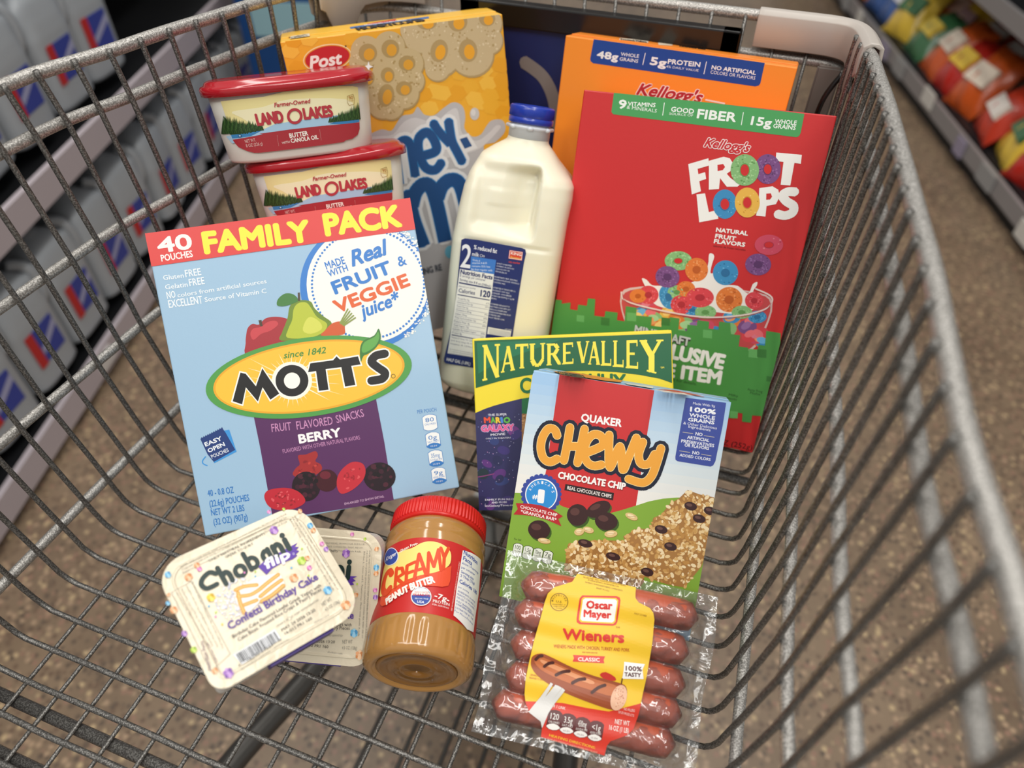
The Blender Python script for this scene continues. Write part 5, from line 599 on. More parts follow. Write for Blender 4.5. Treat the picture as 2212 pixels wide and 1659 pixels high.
["t","EEF0F4",5,"Made With 9g",[1159,1666,1308,1670],1.67,0.03,0,2],["t","EEF0F4",5,"100%",[1146,1613,1322,1621],3.53,0.13,0,2],["t","EEF0F4",5,"WHOLE",[1147,1578,1322,1583],2.6,0.08,0,2],["t","EEF0F4",5,"GRAINS",[1145,1545,1323,1552],2.61,0.08,0,2],["t","EEF0F4",5,"& Other Delicious",[1117,1518,1345,1521],1.86,0.02,0,2],["t","EEF0F4",5,"Ingredients",[1155,1500,1306,1500],1.87,0.02,0,2],["t","EEF0F4",5,"NO",[1210,1456,1258,1457],2.24,0.06,0,2],["t","EEF0F4",5,"ARTIFICIAL",[1159,1422,1310,1425],2.24,0.05,0,2],["t","EEF0F4",5,"PRESERVATIVES",[1123,1389,1347,1395],2.25,0.05,0,2],["t","EEF0F4",5,"OR FLAVORS",[1150,1365,1317,1370],2.25,0.05,0,2],["t","EEF0F4",5,"NO",[1211,1322,1259,1324],2.25,0.06,0,2],["t","EEF0F4",5,"ADDED COLORS",[1128,1290,1340,1296],2.06,0.05,0,2],["s","D8CFA8",5,0.32,[1122,1462,1194,1464],0],["s","D8CFA8",5,0.32,[1268,1464,1339,1465],0],["s","D8CFA8",5,0.32,[1122,1328,1194,1330],0],["s","D8CFA8",5,0.32,[1271,1332,1340,1333],0]],
"granola_picture":[["e","3C5A1E",4,[643,790,75,56,30,-44],20],["e","3A2020",5,[629,804,76,56,30,-44],24],["e","5A3834",6,[604,815,34,25,11,-15],16],["e","3C5A1E",4,[500,718,76,16,12,-79],20],["e","3A2020",5,[486,731,76,16,12,-79],24],["e","5A3834",6,[464,751,34,7,4,-28],16],["e","3C5A1E",4,[711,716,82,3,-1,-66],20],["e","3A2020",5,[698,729,82,3,-1,-66],24],["e","5A3834",6,[674,745,37,1,0,-23],16],["e","3C5A1E",4,[237,549,83,3,-1,-72],20],["e","3A2020",5,[223,563,83,3,-1,-72],24],["e","5A3834",6,[199,580,38,1,-1,-25],16],["e","9A7A3A",6,[520,608,34,14,8,-24],14],["e","DDBE84",7,[517,612,34,14,8,-24],16],["e","F0DDB0",8,[514,615,20,8,4,-12],10],["s","A8804A",9,0.28,[492,604,541,618],0],["e","9A7A3A",6,[584,636,40,-2,-2,-22],14],["e","DDBE84",7,[581,640,40,-2,-2,-22],16],["e","F0DDB0",8,[578,643,24,-1,-1,-11],10],["s","A8804A",9,0.28,[554,632,609,647],0],["e","9A7A3A",6,[748,642,45,14,6,-24],14],["e","DDBE84",7,[745,646,45,14,6,-24],16],["e","F0DDB0",8,[742,649,27,8,3,-12],10],["s","A8804A",9,0.28,[713,637,777,654],0],["e","9A7A3A",6,[872,797,45,-9,-5,-22],14],["e","DDBE84",7,[869,801,45,-9,-5,-22],16],["e","F0DDB0",8,[866,804,27,-5,-2,-11],10],["s","A8804A",9,0.28,[838,792,900,809],0],["e","9A7A3A",6,[276,487,48,2,0,-20],14],["e","DDBE84",7,[273,491,48,2,0,-20],16],["e","F0DDB0",8,[271,494,29,1,0,-10],10],["s","A8804A",9,0.29,[240,481,307,500],0],["p","A87840",6,[835,646,918,716,1013,744,1022,823,1071,856,1121,951,1169,989,1221,1066,1309,1051,1406,1050,1416,884,1420,695,1402,550,1312,377,1194,372,1026,390,960,524,874,574]],
["b",["D6AC6C","E8CB96","C99B58","F0DBB0","BC8A48"],7,[835,646,918,716,1013,744,1022,823,1071,856,1121,951,1169,989,1221,1066,1309,1051,1406,1050,1416,884,1420,695,1402,550,1312,377,1194,372,1026,390,960,524,874,574],520,1.12,2.68,31,0.62],["e","3A2020",9,[1260,957,44,-3,-3,-30],16],["e","6A4A42",10,[1250,964,21,-1,-1,-11],10],["e","3A2020",9,[1331,882,44,-3,-3,-30],16],["e","6A4A42",10,[1321,889,21,-1,-1,-11],10],["e","3A2020",9,[1088,752,45,-3,-3,-30],16],["e","6A4A42",10,[1078,759,21,-1,-1,-11],10],["e","3A2020",9,[1171,645,44,-3,-3,-30],16],["e","6A4A42",10,[1161,652,21,-1,-1,-11],10],["e","3A2020",9,[1394,951,43,-3,-2,-30],16],["e","6A4A42",10,[1384,958,21,-1,-1,-11],10],["e","3A2020",9,[1042,428,45,-2,-3,-31],16],["e","6A4A42",10,[1032,435,22,-1,-1,-11],10],["p","A07038",6,[454,346,451,502,517,540,692,586,845,616,923,585,960,524,1034,357,1007,303,840,298,509,292,453,316]],
["b",["D6AC6C","E8CB96","C99B58","F0DBB0","BC8A48"],7,[454,346,451,502,517,540,692,586,845,616,923,585,960,524,1034,357,1007,303,840,298,509,292,453,316],330,1.15,2.77,32,0.62],["e","3A2020",9,[574,537,54,-3,-3,-29],16],["e","6A4A42",10,[564,544,25,-1,-1,-12],10],["e","3A2020",9,[787,486,53,-3,-3,-29],16],["e","6A4A42",10,[777,493,24,-1,-1,-11],10],["s","E8D09A",11,0.33,[920,533,960,559],0],["s","E8D09A",11,0.33,[968,474,1019,503],0],["s","E8D09A",11,0.33,[985,438,1035,472],0]],
"nutrition_marks":[["t","1E2A14",4,"Per bar",[49,448,105,452],1.62,0.03,0,2],["p","26301C",4,[50,416,66,427,89,432,111,428,125,418,122,341,106,330,84,325,61,329,47,339]],
["p","E6EBDD",5,[54,414,68,424,89,428,109,425,122,415,118,344,104,333,84,329,63,332,50,342]],
["t","26301C",7,"100",[65,383,108,384],3.07,0.01,0,2],["t","26301C",7,"CALORIES",[57,364,114,365],1.11,0,0,2],["p","26301C",4,[129,414,144,425,167,430,189,426,203,416,200,339,184,329,162,324,140,328,125,338]],
["p","E6EBDD",5,[132,412,146,422,167,426,187,423,200,413,196,342,182,332,162,327,142,331,129,340]],
["t","26301C",7,"1.5g",[143,381,186,382],3.06,0.01,0,2],["t","26301C",7,"SAT FAT",[135,362,192,364],1.11,0,0,2],["p","26301C",4,[206,414,222,425,244,429,266,425,280,415,277,339,262,328,239,323,217,327,203,337]],
["p","E6EBDD",5,[210,411,224,421,244,426,264,422,277,412,274,341,260,331,239,327,219,330,206,340]],
["t","26301C",7,"70mg",[220,381,263,382],3.05,0.01,0,2],["t","26301C",7,"SODIUM",[213,362,269,363],1.1,0,0,2],["p","26301C",4,[282,412,298,422,320,427,342,423,356,413,353,337,337,326,315,322,293,325,279,336]],
["p","E6EBDD",5,[286,409,299,419,320,424,339,420,352,410,349,340,336,330,315,325,295,329,283,338]],
["t","26301C",7,"7g",[296,379,339,380],3.04,0.01,0,2],["t","26301C",7,"ADDED SUGARS",[289,360,345,361],1.1,0,0,2]]},"quakertop":{"top_print":[["p","E08A34",1,[126,104,227,680,436,436,619,420,633,134,457,-101,309,-153]],
["t","1E2038",2,"CHEWY",[239,-196,440,-142],44.46,0.08,0,2],["p","DDE4E0",1,[656,139,864,257,875,-190,751,-235]],
["p","C84030",1,[878,-36,1012,238,1167,133,1230,33,1205,-203,1005,-411]],
["t","F2E8DC",2,"GRANOLA BARS",[949,-217,1165,-108],16.9,0.05,0,2]]},"tub":{"label_print":[["p","EFE3A0",1,[-510,468,-422,472,-197,473,-52,492,119,492,351,492,469,479,512,466,504,379,483,220,473,162,450,121,400,97,350,95,329,84,33,80,-319,80,-329,81,-358,84,-401,99,-463,134,-484,168]],
["p","F4EEC4",2,[-443,392,-213,404,-8,437,404,392,436,297,236,265,-46,263,-249,251,-387,343],3],["p","A9CDE6",3,[-539,215,-414,233,-250,245,-158,275,75,283,264,287,490,277,479,209,57,194,-504,163]],
["p","3E86BE",4,[-496,226,-415,230,-263,239,-351,207,-494,199]],
["p","3E86BE",4,[244,229,329,248,483,237,481,214,372,213]],
["p","2C4A24",5,[-576,229,-518,366,-540,232]],
["p","3E6030",5,[-563,232,-507,367,-529,233]],
["p","24401E",5,[-551,234,-497,366,-518,234]],
["p","2C4A24",5,[-539,235,-487,367,-507,235]],
["p","3E6030",5,[-528,236,-479,360,-497,236]],
["p","24401E",5,[-517,237,-468,362,-486,236]],
["p","2C4A24",5,[-506,238,-465,336,-476,237]],
["p","3E6030",5,[-496,239,-453,345,-465,237]],
["p","24401E",5,[-485,239,-440,355,-455,238]],
["p","2C4A24",5,[-475,240,-433,344,-445,238]],
["p","3E6030",5,[-465,240,-422,348,-435,238]],
["p","24401E",5,[-455,240,-418,325,-425,238]],
["p","2C4A24",5,[-444,241,-406,332,-415,239]],
["p","3E6030",5,[-434,241,-398,323,-405,239]],
["p","24401E",5,[-424,241,-387,328,-395,239]],
["p","2C4A24",5,[-414,242,-378,326,-385,239]],
["p","3E6030",5,[-404,242,-372,309,-375,239]],
["p","24401E",5,[-394,242,-362,311,-365,239]],
["p","2C4A24",5,[-384,242,-352,310,-355,239]],
["p","3E6030",5,[-374,242,-339,324,-345,239]],
["p","24401E",5,[-364,242,-331,318,-335,239]],
["p","2C4A24",5,[-354,242,-325,299,-325,239]],
["p","3E6030",5,[-344,242,-312,313,-315,240]],
["p","24401E",5,[-334,242,-307,293,-305,239]],
["p","2C4A24",5,[-324,242,-295,302,-295,240]],
["p","3E6030",5,[-314,242,-289,287,-285,239]],
["p","24401E",5,[-305,242,-281,280,-275,239]],
["p","2C4A24",5,[-295,242,-266,300,-266,239]],
["p","3E6030",5,[-285,242,-261,280,-256,239]],
["p","24401E",5,[-275,242,-252,277,-246,239]],
["p","2C4A24",4,[-520,368,-486,316,-357,279,-254,240,-370,226,-504,229]],
["p","2C4A24",5,[237,242,257,279,262,239]],
["p","3E6030",5,[246,242,267,281,272,239]],
["p","24401E",5,[256,241,275,272,282,238]],
["p","2C4A24",5,[266,241,288,291,292,238]],
["p","3E6030",5,[276,241,297,285,301,238]],
["p","24401E",5,[285,241,308,292,311,238]],
["p","2C4A24",5,[295,241,317,285,321,238]],
["p","3E6030",5,[305,240,330,306,331,237]],
["p","24401E",5,[315,240,340,304,341,237]],
["p","2C4A24",5,[325,240,352,314,351,237]],
["p","3E6030",5,[335,240,362,316,361,236]],
["p","24401E",5,[344,239,370,307,371,236]],
["p","2C4A24",5,[354,239,381,312,381,236]],
["p","3E6030",5,[364,239,391,312,391,235]],
["p","24401E",5,[374,239,402,315,401,235]],
["p","2C4A24",5,[384,238,412,317,411,235]],
["p","3E6030",5,[394,238,424,326,421,234]],
["p","24401E",5,[404,237,436,337,431,234]],
["p","2C4A24",5,[414,237,444,327,441,233]],
["p","3E6030",5,[424,237,458,346,451,233]],
["p","24401E",5,[435,236,467,342,462,232]],
["p","2C4A24",5,[445,236,478,345,472,231]],
["p","3E6030",5,[455,235,491,360,483,231]],
["p","24401E",5,[465,234,501,356,493,230]],
["p","A9323A",6,[-493,191,-258,211,-286,218,-54,224,181,223,480,211,473,162,450,121,400,97,350,95,329,84,33,80,-319,80,-329,81,-358,84,-401,99,-463,134,-484,168]],
["t","B83A44",7,"Farmer-Owned",[-134,393,138,396],3.08,0.055,0.25,2],["t","B83A44",7,"LAND",[-287,273,-84,278],8.98,0.115,0,2],["t","B83A44",7,"LAKES",[63,280,287,279],8.68,0.115,0,2],["r","B83A44",7,[-1,315],[56,309,11,372],0.66],["t","F4EEE4",7,"BUTTER",[-70,161,72,165],3.5,0.06999999999999999,0,2],["t","F4EEE4",7,"WITH",[-136,124,-77,127],1.75,0.03,0,2],["t","F4EEE4",7,"CANOLA OIL",[-68,125,143,130],3.14,0.06999999999999999,0,2],["t","E8C8C0",7,"NET WT.",[-403,161,-321,166],2.3,0,0,2],["t","E8C8C0",7,"8 OZ (226 g)",[-403,128,-279,135],2.33,0,0,2],["e","E8C8C0",7,[-159,190,2,0,0,-2],5],["e","E8C8C0",7,[163,195,2,0,0,-2],5],["e","E8C8C0",7,[-160,181,2,0,-1,-2],5],["e","E8C8C0",7,[163,186,2,0,0,-2],5],["e","E8C8C0",7,[-160,172,2,0,0,-2],5],["e","E8C8C0",7,[163,177,2,0,0,-2],5],["e","E8C8C0",7,[-161,162,2,0,0,-2],5],["e","E8C8C0",7,[162,168,2,0,0,-2],5],["e","E8C8C0",7,[-162,153,2,0,-1,-2],5],["e","E8C8C0",7,[162,158,2,0,0,-2],5],["e","E8C8C0",7,[-162,144,2,0,0,-2],5],["e","E8C8C0",7,[161,149,2,0,0,-2],5],["e","E8C8C0",7,[-163,135,2,0,0,-2],5],["e","E8C8C0",7,[161,140,2,0,0,-2],5],["e","E8C8C0",7,[-163,126,2,0,-1,-2],5],["e","E8C8C0",7,[161,130,2,0,0,-2],5],["e","E8C8C0",7,[-164,117,2,0,0,-2],5],["e","E8C8C0",7,[160,121,2,0,0,-2],5],["s","9A7A3A",7,0.29,[418,413,465,421,470,384,460,349,420,345,410,369,418,413],1],["t","B0702A",7,"90",[427,386,460,386],2.49,0.01,0,2],["t","B0702A",7,"CALORIES",[418,374,462,372],0.77,0,0,2],["e","1E5A8A",7,[-431,216,14,-1,-3,-10],10],["e","A9CDE6",8,[-431,216,8,-1,-1,-6],8]]},"milk":{"label_print":[["p","222F6B",1,[111,1429,139,1445,242,1449,629,1439,660,1431,671,1399,665,1318,662,1070,661,814,660,647,674,289,339,287,95,288,76,303,73,333,120,725]],
["p","E9E8E2",2,[126,1177,424,1177,426,1031,421,789,422,540,412,388,99,388,115,767]],
["p","3F7AC8",2,[209,1302,426,1303,426,1177,214,1178]],
["t","EDEDF0",3,"2",[124,1193,212,1194],20.17,0.025,0,2],["t","EDEDF0",3,"% reduced fat",[223,1366,424,1360],3.78,0.04,0,2],["t","EDEDF0",3,"milk",[216,1307,275,1307],3.46,0.02,0,2],["r","EDEDF0",3,[295,1320],[307,1322,294,1332],0.78],["r","EDEDF0",3,[317,1319],[325,1320,316,1327],0.67],["t","E4ECF6",3,"Grade A",[226,1266,291,1265],1.62,0,0,2],["t","E4ECF6",3,"vitamins A & D",[226,1238,353,1257],1.62,0,0,2],["t","E4ECF6",3,"contains 35% less",[225,1211,383,1229],1.63,0,0,2],["t","E4ECF6",3,"fat than regular milk",[224,1183,407,1200],1.63,0,0,2],["p","D8482F",3,[527,1406,643,1407,645,1332,528,1332]],
["s","F2EDE8",4,0.4,[532,1401,639,1402,640,1338,533,1337,532,1401],0],["t","F2EDE8",4,"KING",[543,1370,634,1369],2.4,0.05,0,2],["t","F0D060",4,"Soopers",[542,1339,638,1340],1.83,0.04,0.2,2],["t","D8482F",3,"city market",[534,1297,633,1299],1.84,0.03,0.2,2],["t","2A3468",3,"Nutrition Facts",[133,1134,416,1127],4.01,0.085,0,2],["t","2A3468",3,"8 servings per container",[133,1110,358,1104],2.13,0,0,2],["t","2A3468",3,"Serving size 8 fl oz (240mL)",[133,1076,412,1057],2.14,0.04,0,2],["s","2A3468",3,1.23,[131,1056,416,1047],0],["t","2A3468",3,"Amount per serving",[132,1019,280,1019],1.44,0,0,2],["t","2A3468",3,"Calories",[135,970,281,968],3.61,0.04,0,2],["t","2A3468",3,"120",[328,962,417,963],6.14,0.085,0,2],["s","2A3468",3,0.83,[130,948,416,942],0],["t","2A3468",3,"Total Fat 5g",[136,907,239,905],1.58,0.02,0,2],["t","2A3468",3,"6%",[388,902,421,902],1.58,0.02,0,2],["s","2A3468",3,0.21,[137,896,417,890],0],["t","2A3468",3,"Saturated Fat 3g",[134,872,272,869],1.59,0,0,2],["t","2A3468",3,"15%",[386,867,420,867],1.58,0.02,0,2],["s","2A3468",3,0.21,[136,860,416,855],0],["t","2A3468",3,"Trans Fat 0g",[133,836,236,834],1.59,0,0,2],["s","2A3468",3,0.21,[134,825,415,820],0],["t","2A3468",3,"Cholesterol 20mg",[131,801,269,798],1.6,0.02,0,2],["t","2A3468",3,"7%",[384,797,417,796],1.6,0.02,0,2],["s","2A3468",3,0.21,[132,790,413,784],0],["t","2A3468",3,"Sodium 135mg",[129,765,233,763],1.61,0.02,0,2],["t","2A3468",3,"6%",[383,761,416,761],1.6,0.02,0,2],["s","2A3468",3,0.21,[131,754,412,749],0],["t","2A3468",3,"Total Carbohydrate 12g",[128,730,318,726],1.61,0.02,0,2],["t","2A3468",3,"4%",[382,725,415,725],1.61,0.02,0,2],["s","2A3468",3,0.21,[129,718,411,713],0],["t","2A3468",3,"Dietary Fiber 0g",[126,694,265,691],1.62,0,0,2],["t","2A3468",3,"0%",[381,689,414,689],1.62,0.02,0,2],["s","2A3468",3,0.21,[127,682,410,677],0],["t","2A3468",3,"Total Sugars 12g",[124,658,263,655],1.63,0,0,2],["s","2A3468",3,0.21,[125,646,409,641],0],["t","2A3468",3,"Includes 0g Added Sugars",[122,621,332,618],1.63,0,0,2],["t","2A3468",3,"0%",[378,617,412,617],1.63,0.02,0,2],["s","2A3468",3,0.21,[124,610,408,604],0],["t","2A3468",3,"Protein 8g",[121,585,208,583],1.64,0.02,0,2],["t","2A3468",3,"16%",[377,581,411,581],1.64,0.02,0,2],["s","2A3468",3,0.21,[122,573,407,568],0],["s","2A3468",3,0.86,[117,570,413,565],0],["t","2A3468",3,"Vitamin D 3mcg 15% Calcium 300mg",[117,541,394,535],1.4,0,0,2],["t","2A3468",3,"20% Iron 0mg 0% Potassium",[115,511,392,505],1.4,0,0,2],["t","2A3468",3,"Vitamin A 150mcg 15%",[112,480,390,475],1.41,0,0,2],["t","2A3468",3,"The % Daily Value tells you how much a nutrient in a serving",[112,428,405,420],1.03,0,0,2],["t","2A3468",3,"The % Daily Value tells you how much a nutrient in a serving",[110,409,403,402],1.03,0,0,2],["t","2A3468",3,"The % Daily Value tells you how much a nutrient in a serving",[107,391,401,383],1.03,0,0,2],["t","DCDFEA",3,"QUALITY GUARANTEED.",[436,1270,569,1267],1.27,0.01,0,2],["t","DCDFEA",3,"COMMENTS OR QUESTIONS?",[435,1247,589,1243],1.28,0.01,0,2],["t","DCDFEA",3,"1-800-632-6900 OR",[433,1223,553,1220],1.28,0.01,0,2],["t","DCDFEA",3,"WWW.KROGER.COM",[432,1199,531,1196],1.29,0.01,0,2],["t","DCDFEA",3,"INGREDIENTS: MILK, SKIM MILK,",[430,1151,635,1146],1.29,0.01,0,2],["t","DCDFEA",3,"VITAMIN A PALMITATE, VITAMIN D3.",[429,1127,655,1121],1.3,0.01,0,2],["t","DCDFEA",3,"CONTAINS: MILK.",[427,1103,534,1100],1.3,0.01,0,2],["t","DCDFEA",3,"DISTRIBUTED BY THE KROGER CO.",[425,1054,631,1049],1.31,0.01,0,2],["t","DCDFEA",3,"CINCINNATI, OHIO 45202",[424,1030,580,1026],1.31,0.01,0,2],["t","DCDFEA",3,"PASTEURIZED - HOMOGENIZED",[422,1005,601,1001],1.32,0.01,0,2],["t","DCDFEA",3,"FAT REDUCED FROM 8g TO 5g PER",[421,981,628,976],1.32,0.01,0,2],["t","DCDFEA",3,"SERVING.",[420,956,477,955],1.33,0.01,0,2],["t","DCDFEA",3,"OUR FARMERS PLEDGE NOT TO",[417,907,597,902],1.33,0.01,0,2],["t","DCDFEA",3,"TREAT THEIR COWS WITH rbST.",[416,882,610,877],1.34,0.01,0,2],["t","DCDFEA",3,"THERE IS NO SIGNIFICANT",[415,857,580,853],1.34,0.01,0,2],["t","DCDFEA",3,"DIFFERENCE BETWEEN MILK FROM",[414,832,615,827],1.35,0.01,0,2],["t","DCDFEA",3,"rbST-TREATED AND",[412,807,528,804],1.35,0.01,0,2],["t","DCDFEA",3,"NON-rbST-TREATED COWS.",[411,782,570,778],1.35,0.01,0,2],["p","E9E8E2",3,[433,697,642,692,641,629,433,631]],
["s","2A3468",4,0.28,[443,684,634,679],0],["s","2A3468",4,0.28,[444,674,636,669],0],["s","2A3468",4,0.28,[445,664,637,659],0],["s","2A3468",4,0.28,[447,654,639,649],0],["s","2A3468",4,0.28,[448,644,640,639],0],["s","2A3468",4,0.28,[449,633,641,629],0],["t","EDEDF0",3,"07-2871",[584,693,645,693],1.49,0,0,2],["t","EDEDF0",3,"HALF GAL (1.89L)",[97,315,316,305],3.13,0.03,0,2]]},"jar":{"label_print":[["p","E2502F",3,[-394,295,-393,360,-243,425,-79,424,78,484,132,518,138,405,129,364,86,342,-64,327,-169,296,-303,209,-353,211,-383,238]],
["p","F2DC7E",4,[-394,295,-422,359,-438,537,-402,611,-283,615,-180,626,-116,662,-50,680,30,673,98,639,121,583,109,511,28,442,-76,406,-182,368,-274,324],3],["s","DD4A22",5,5.03,[-315,445,-342,476,-377,463,-389,406,-376,341,-336,305,-304,331],1,4],["s","DD4A22",5,2.81,[-275,481,-256,332],1],["s","DD4A22",5,2.67,[-273,474,-226,470,-205,424,-257,397,-188,339],1],["s","DD4A22",5,2.54,[-189,483,-173,355],1],["s","DD4A22",5,2.53,[-189,483,-131,509],1],["s","DD4A22",5,2.5,[-180,421,-136,436],1],["s","DD4A22",5,2.44,[-173,355,-119,369],1],["s","DD4A22",5,2.53,[-116,381,-113,571,-39,414],1],["s","DD4A22",5,2.42,[-112,441,-60,461],1],["s","DD4A22",5,2.41,[-28,415,-46,586,6,481,20,620,58,467],1],["s","DD4A22",5,2.49,[35,636,69,568,91,650],1],["s","DD4A22",5,2.45,[69,568,76,483],1],["t","F6EEE4",6,"PEANUT BUTTER",[-304,204,35,360],5.76,0.115,0,2],["t","F6EEE4",5,"-Gluten Free-",[-280,600,-133,653],2.54,0.04,0,2],["e","E8E8EA",6,[-374,607,96,-56,-18,-65],24],["e","2B4AA0",7,[-372,605,85,-50,-17,-60],24],["t","EFEFF4",8,"Kroger",[-422,581,-298,590],3.88,0.04,0.2,2],["e","ECE9E4",5,[-49,249,70,6,11,-70],30],["e","2B4AA0",6,[-49,249,64,5,10,-64],30],["p","F0EDE8",7,[-111,253,-110,279,-82,305,-45,311,-11,297,13,263]],
["t","C42A28",8,"FRESH ROASTED",[-97,268,0,273],1.18,0.03,0,2],["t","C42A28",8,"PEANUTS",[-104,245,10,249],1.96,0.05,0,2],["t","EDEDF4",8,"FROM THE",[-86,222,3,225],1.07,0.02,0,2],["t","EDEDF4",8,"USA",[-69,196,-20,195],1.93,0.05,0,2],["t","F4E8E4",5,"-7g-",[40,250,149,242],3.77,0.06999999999999999,0,2],["t","F4E8E4",5,"PROTEIN",[36,215,156,217],2.14,0.03,0,2],["t","F4E8E4",5,"PER SERVING",[35,195,153,196],1.16,0,0,2],["t","F4D8D0",5,"SEE NUTRITION INFORMATION FOR FAT CONTENT",[182,190,195,573],0.95,0,0,2],["p","ECEAE6",5,[205,673,276,689,351,700,424,709,442,597,455,453,437,277,429,141,338,121,197,165,193,353]],
["t","2B4AA0",6,"Nutrition",[215,645,373,635],3.62,0.05,0,2],["t","2B4AA0",6,"Facts",[215,600,306,593],3.48,0.05,0,2],["t","2B4AA0",6,"about 14 servings",[212,565,403,575],1.9,0,0,2],["t","2B4AA0",6,"per container",[211,530,356,537],1.85,0,0,2],["t","2B4AA0",6,"Serving size",[213,494,347,495],2.1,0.04,0,2],["t","2B4AA0",6,"2 Tbsp (32g)",[212,463,365,468],2.07,0.04,0,2],["t","2B4AA0",6,"Calories 180",[209,413,414,414],3.04,0.05,0,2],["t","2B4AA0",6,"per serving",[208,377,310,377],1.32,0,0,2],["t","2B4AA0",6,"INGREDIENTS: ROASTED",[208,344,404,342],1.36,0.02,0,2],["t","2B4AA0",6,"PEANUTS, CONTAINS 2% ",[206,320,405,317],1.36,0,0,2],["t","2B4AA0",6,"OR LESS OF: MOLASSES,",[204,296,405,293],1.34,0,0,2],["t","2B4AA0",6,"OILS (RAPESEED)",[203,269,373,259],1.34,0,0,2],["t","2B4AA0",6,"CONTAINS: PEANUTS",[203,246,402,242],1.43,0.04,0,2],["t","2B4AA0",6,"DISTRIBUTED BY THE",[202,219,398,213],1.31,0.04,0,2],["t","2B4AA0",6,"For More Product",[200,194,406,181],1.44,0.03,0,2]]},"wiener":{"label_sheet":[["p","F0C32C",1,[481,1144,695,1142,882,1142,884,1104,889,1074,914,1051,951,1042,994,1031,1020,1006,1035,964,1044,866,1048,708,1043,522,1038,434,1033,347,1020,277,988,232,933,200,888,172,872,141,867,79,672,87,449,98,445,149,431,194,379,220,340,236,310,277,292,326,279,421,280,538,283,648,296,812,304,925,312,978,347,1027,414,1062,457,1087]],
["p","D93A28",2,[305,286,402,304,541,328,705,333,846,343,1040,439,1033,347,1020,277,988,232,933,200,888,172,872,141,867,79,672,87,449,98,445,149,431,194,379,220,340,236,315,269]],
["t","6A4A14",3,"FROZEN KEEP UNTIL. PLEASE HAVE PACKAGE AVAILABLE",[524,1127,815,1134],0.96,0.01,0,2],["t","6A4A14",3,"SE HABLA ESPANOL OSCARMAYER.COM",[558,1116,766,1117],0.96,0.01,0,2],["t","6A4A14",3,"PATENTS: WWW.KRAFTHEINZ.COM/PATENTS",[543,1098,797,1097],0.96,0.01,0,2],["t","6A4A14",3,"KRAFT FOODS",[623,1077,710,1076],0.96,0.01,0,2],["p","D83A28",3,[538,1015,764,1059,785,1055,793,1038,799,897,792,878,773,868,557,831,536,839,531,858,525,992]],
["p","F0C32C",4,[550,1006,762,1046,779,1035,787,898,774,880,563,844,546,857,538,991]],
["p","F4F1EC",5,[560,1000,755,1037,771,1028,778,903,766,887,569,855,555,865,548,987]],
["t","D8362C",6,"Oscar",[579,937,752,967],5.37,0.115,0,2],["t","D8362C",6,"Mayer",[573,879,756,909],4.95,0.115,0,2],["t","8A1A14",4,"TM",[795,856,821,861],1.18,0.03,0,2],["t","D8362C",4,"Wieners",[464,710,866,777],7.23,0.09999999999999999,0,2],["t","B02A20",4,"WIENERS MADE WITH CHICKEN, TURKEY AND PORK",[418,648,910,731],2.17,0.02,0,2],["t","B02A20",4,"KEEP REFRIGERATED",[608,658,709,675],0.83,0.02,0,2],["p","D8362C",4,[551,633,759,669,753,645,761,627,556,592,562,615]],
["t","F6EEE4",5,"CLASSIC",[590,604,730,629],2.32,0.06,0,2],["r","7A5A1A",4,[396,940],[455,953,385,997],0.93],["t","7A5A1A",4,"I",[357,933,357,942],1.16,0.03,0,2],["t","7A5A1A",4,"N",[358,946,361,955],1.14,0.03,0,2],["t","7A5A1A",4,"S",[363,959,368,966],1.13,0.03,0,2],["t","7A5A1A",4,"P",[371,969,380,974],1.12,0.03,0,2],["t","7A5A1A",4,"E",[383,976,393,978],1.12,0.03,0,2],["t","7A5A1A",4,"C",[397,978,406,977],1.13,0.03,0,2],["t","7A5A1A",4,"T",[410,976,419,972],1.14,0.03,0,2],["t","7A5A1A",4,"E",[422,970,428,963],1.16,0.03,0,2],["t","7A5A1A",4,"D",[431,960,434,951],1.16,0.03,0,2],["t","7A5A1A",4,"U.S.",[377,931,418,936],1.54,0.04,0,2],["t","7A5A1A",4,"DEPARTMENT OF",[355,912,443,927],0.68,0.02,0,2],["t","7A5A1A",4,"AGRICULTURE",[366,902,440,914],0.68,0.02,0,2],["t","7A5A1A",4,"P-537M",[385,894,424,898],0.68,0.02,0,2],["t","8A5A14",4,"FULLY COOKED",[898,970,981,971],1.2,0.02,0,2]],
"sausage_picture":[["p","9A4A24",5,[290,541,299,572,341,596,394,593,558,556,707,535,873,528,926,515,941,461,923,394,883,359,739,367,527,398,373,446,305,495],3],["p","C06A38",6,[310,545,335,575,388,572,561,537,731,516,877,504,858,442,703,446,514,463,362,498],3],["p","E0986A",7,[349,559,413,553,585,522,713,502,696,482,526,505,375,535],3],["s","4A1C12",8,1.99,[319,552,335,576,354,584],1,2],["s","4A1C12",8,1.98,[383,522,406,547,433,557],1,2],["s","4A1C12",8,1.97,[468,487,506,515,547,529],1,2],["s","4A1C12",8,1.97,[581,463,617,491,656,504],1,2],["s","4A1C12",8,1.96,[716,435,752,472,791,495],1,2],["e","E8B898",9,[891,440,49,-4,-12,-80],26],["b",["D09070","F0CCB0","C88060"],10,[848,493,918,504,928,419,881,375],60,0.29,0.59,4,0.8],["p","D8D6D2",11,[337,232,396,335,442,437,459,431,426,341,474,430,496,428,447,336,496,428,521,420,470,325,523,421,543,411,493,313,465,249,444,154,426,193,369,218]]],
"tasty_flag":[["p","F4F2EE",5,[887,663,1022,678,1011,641,1028,586,893,558,892,610]],
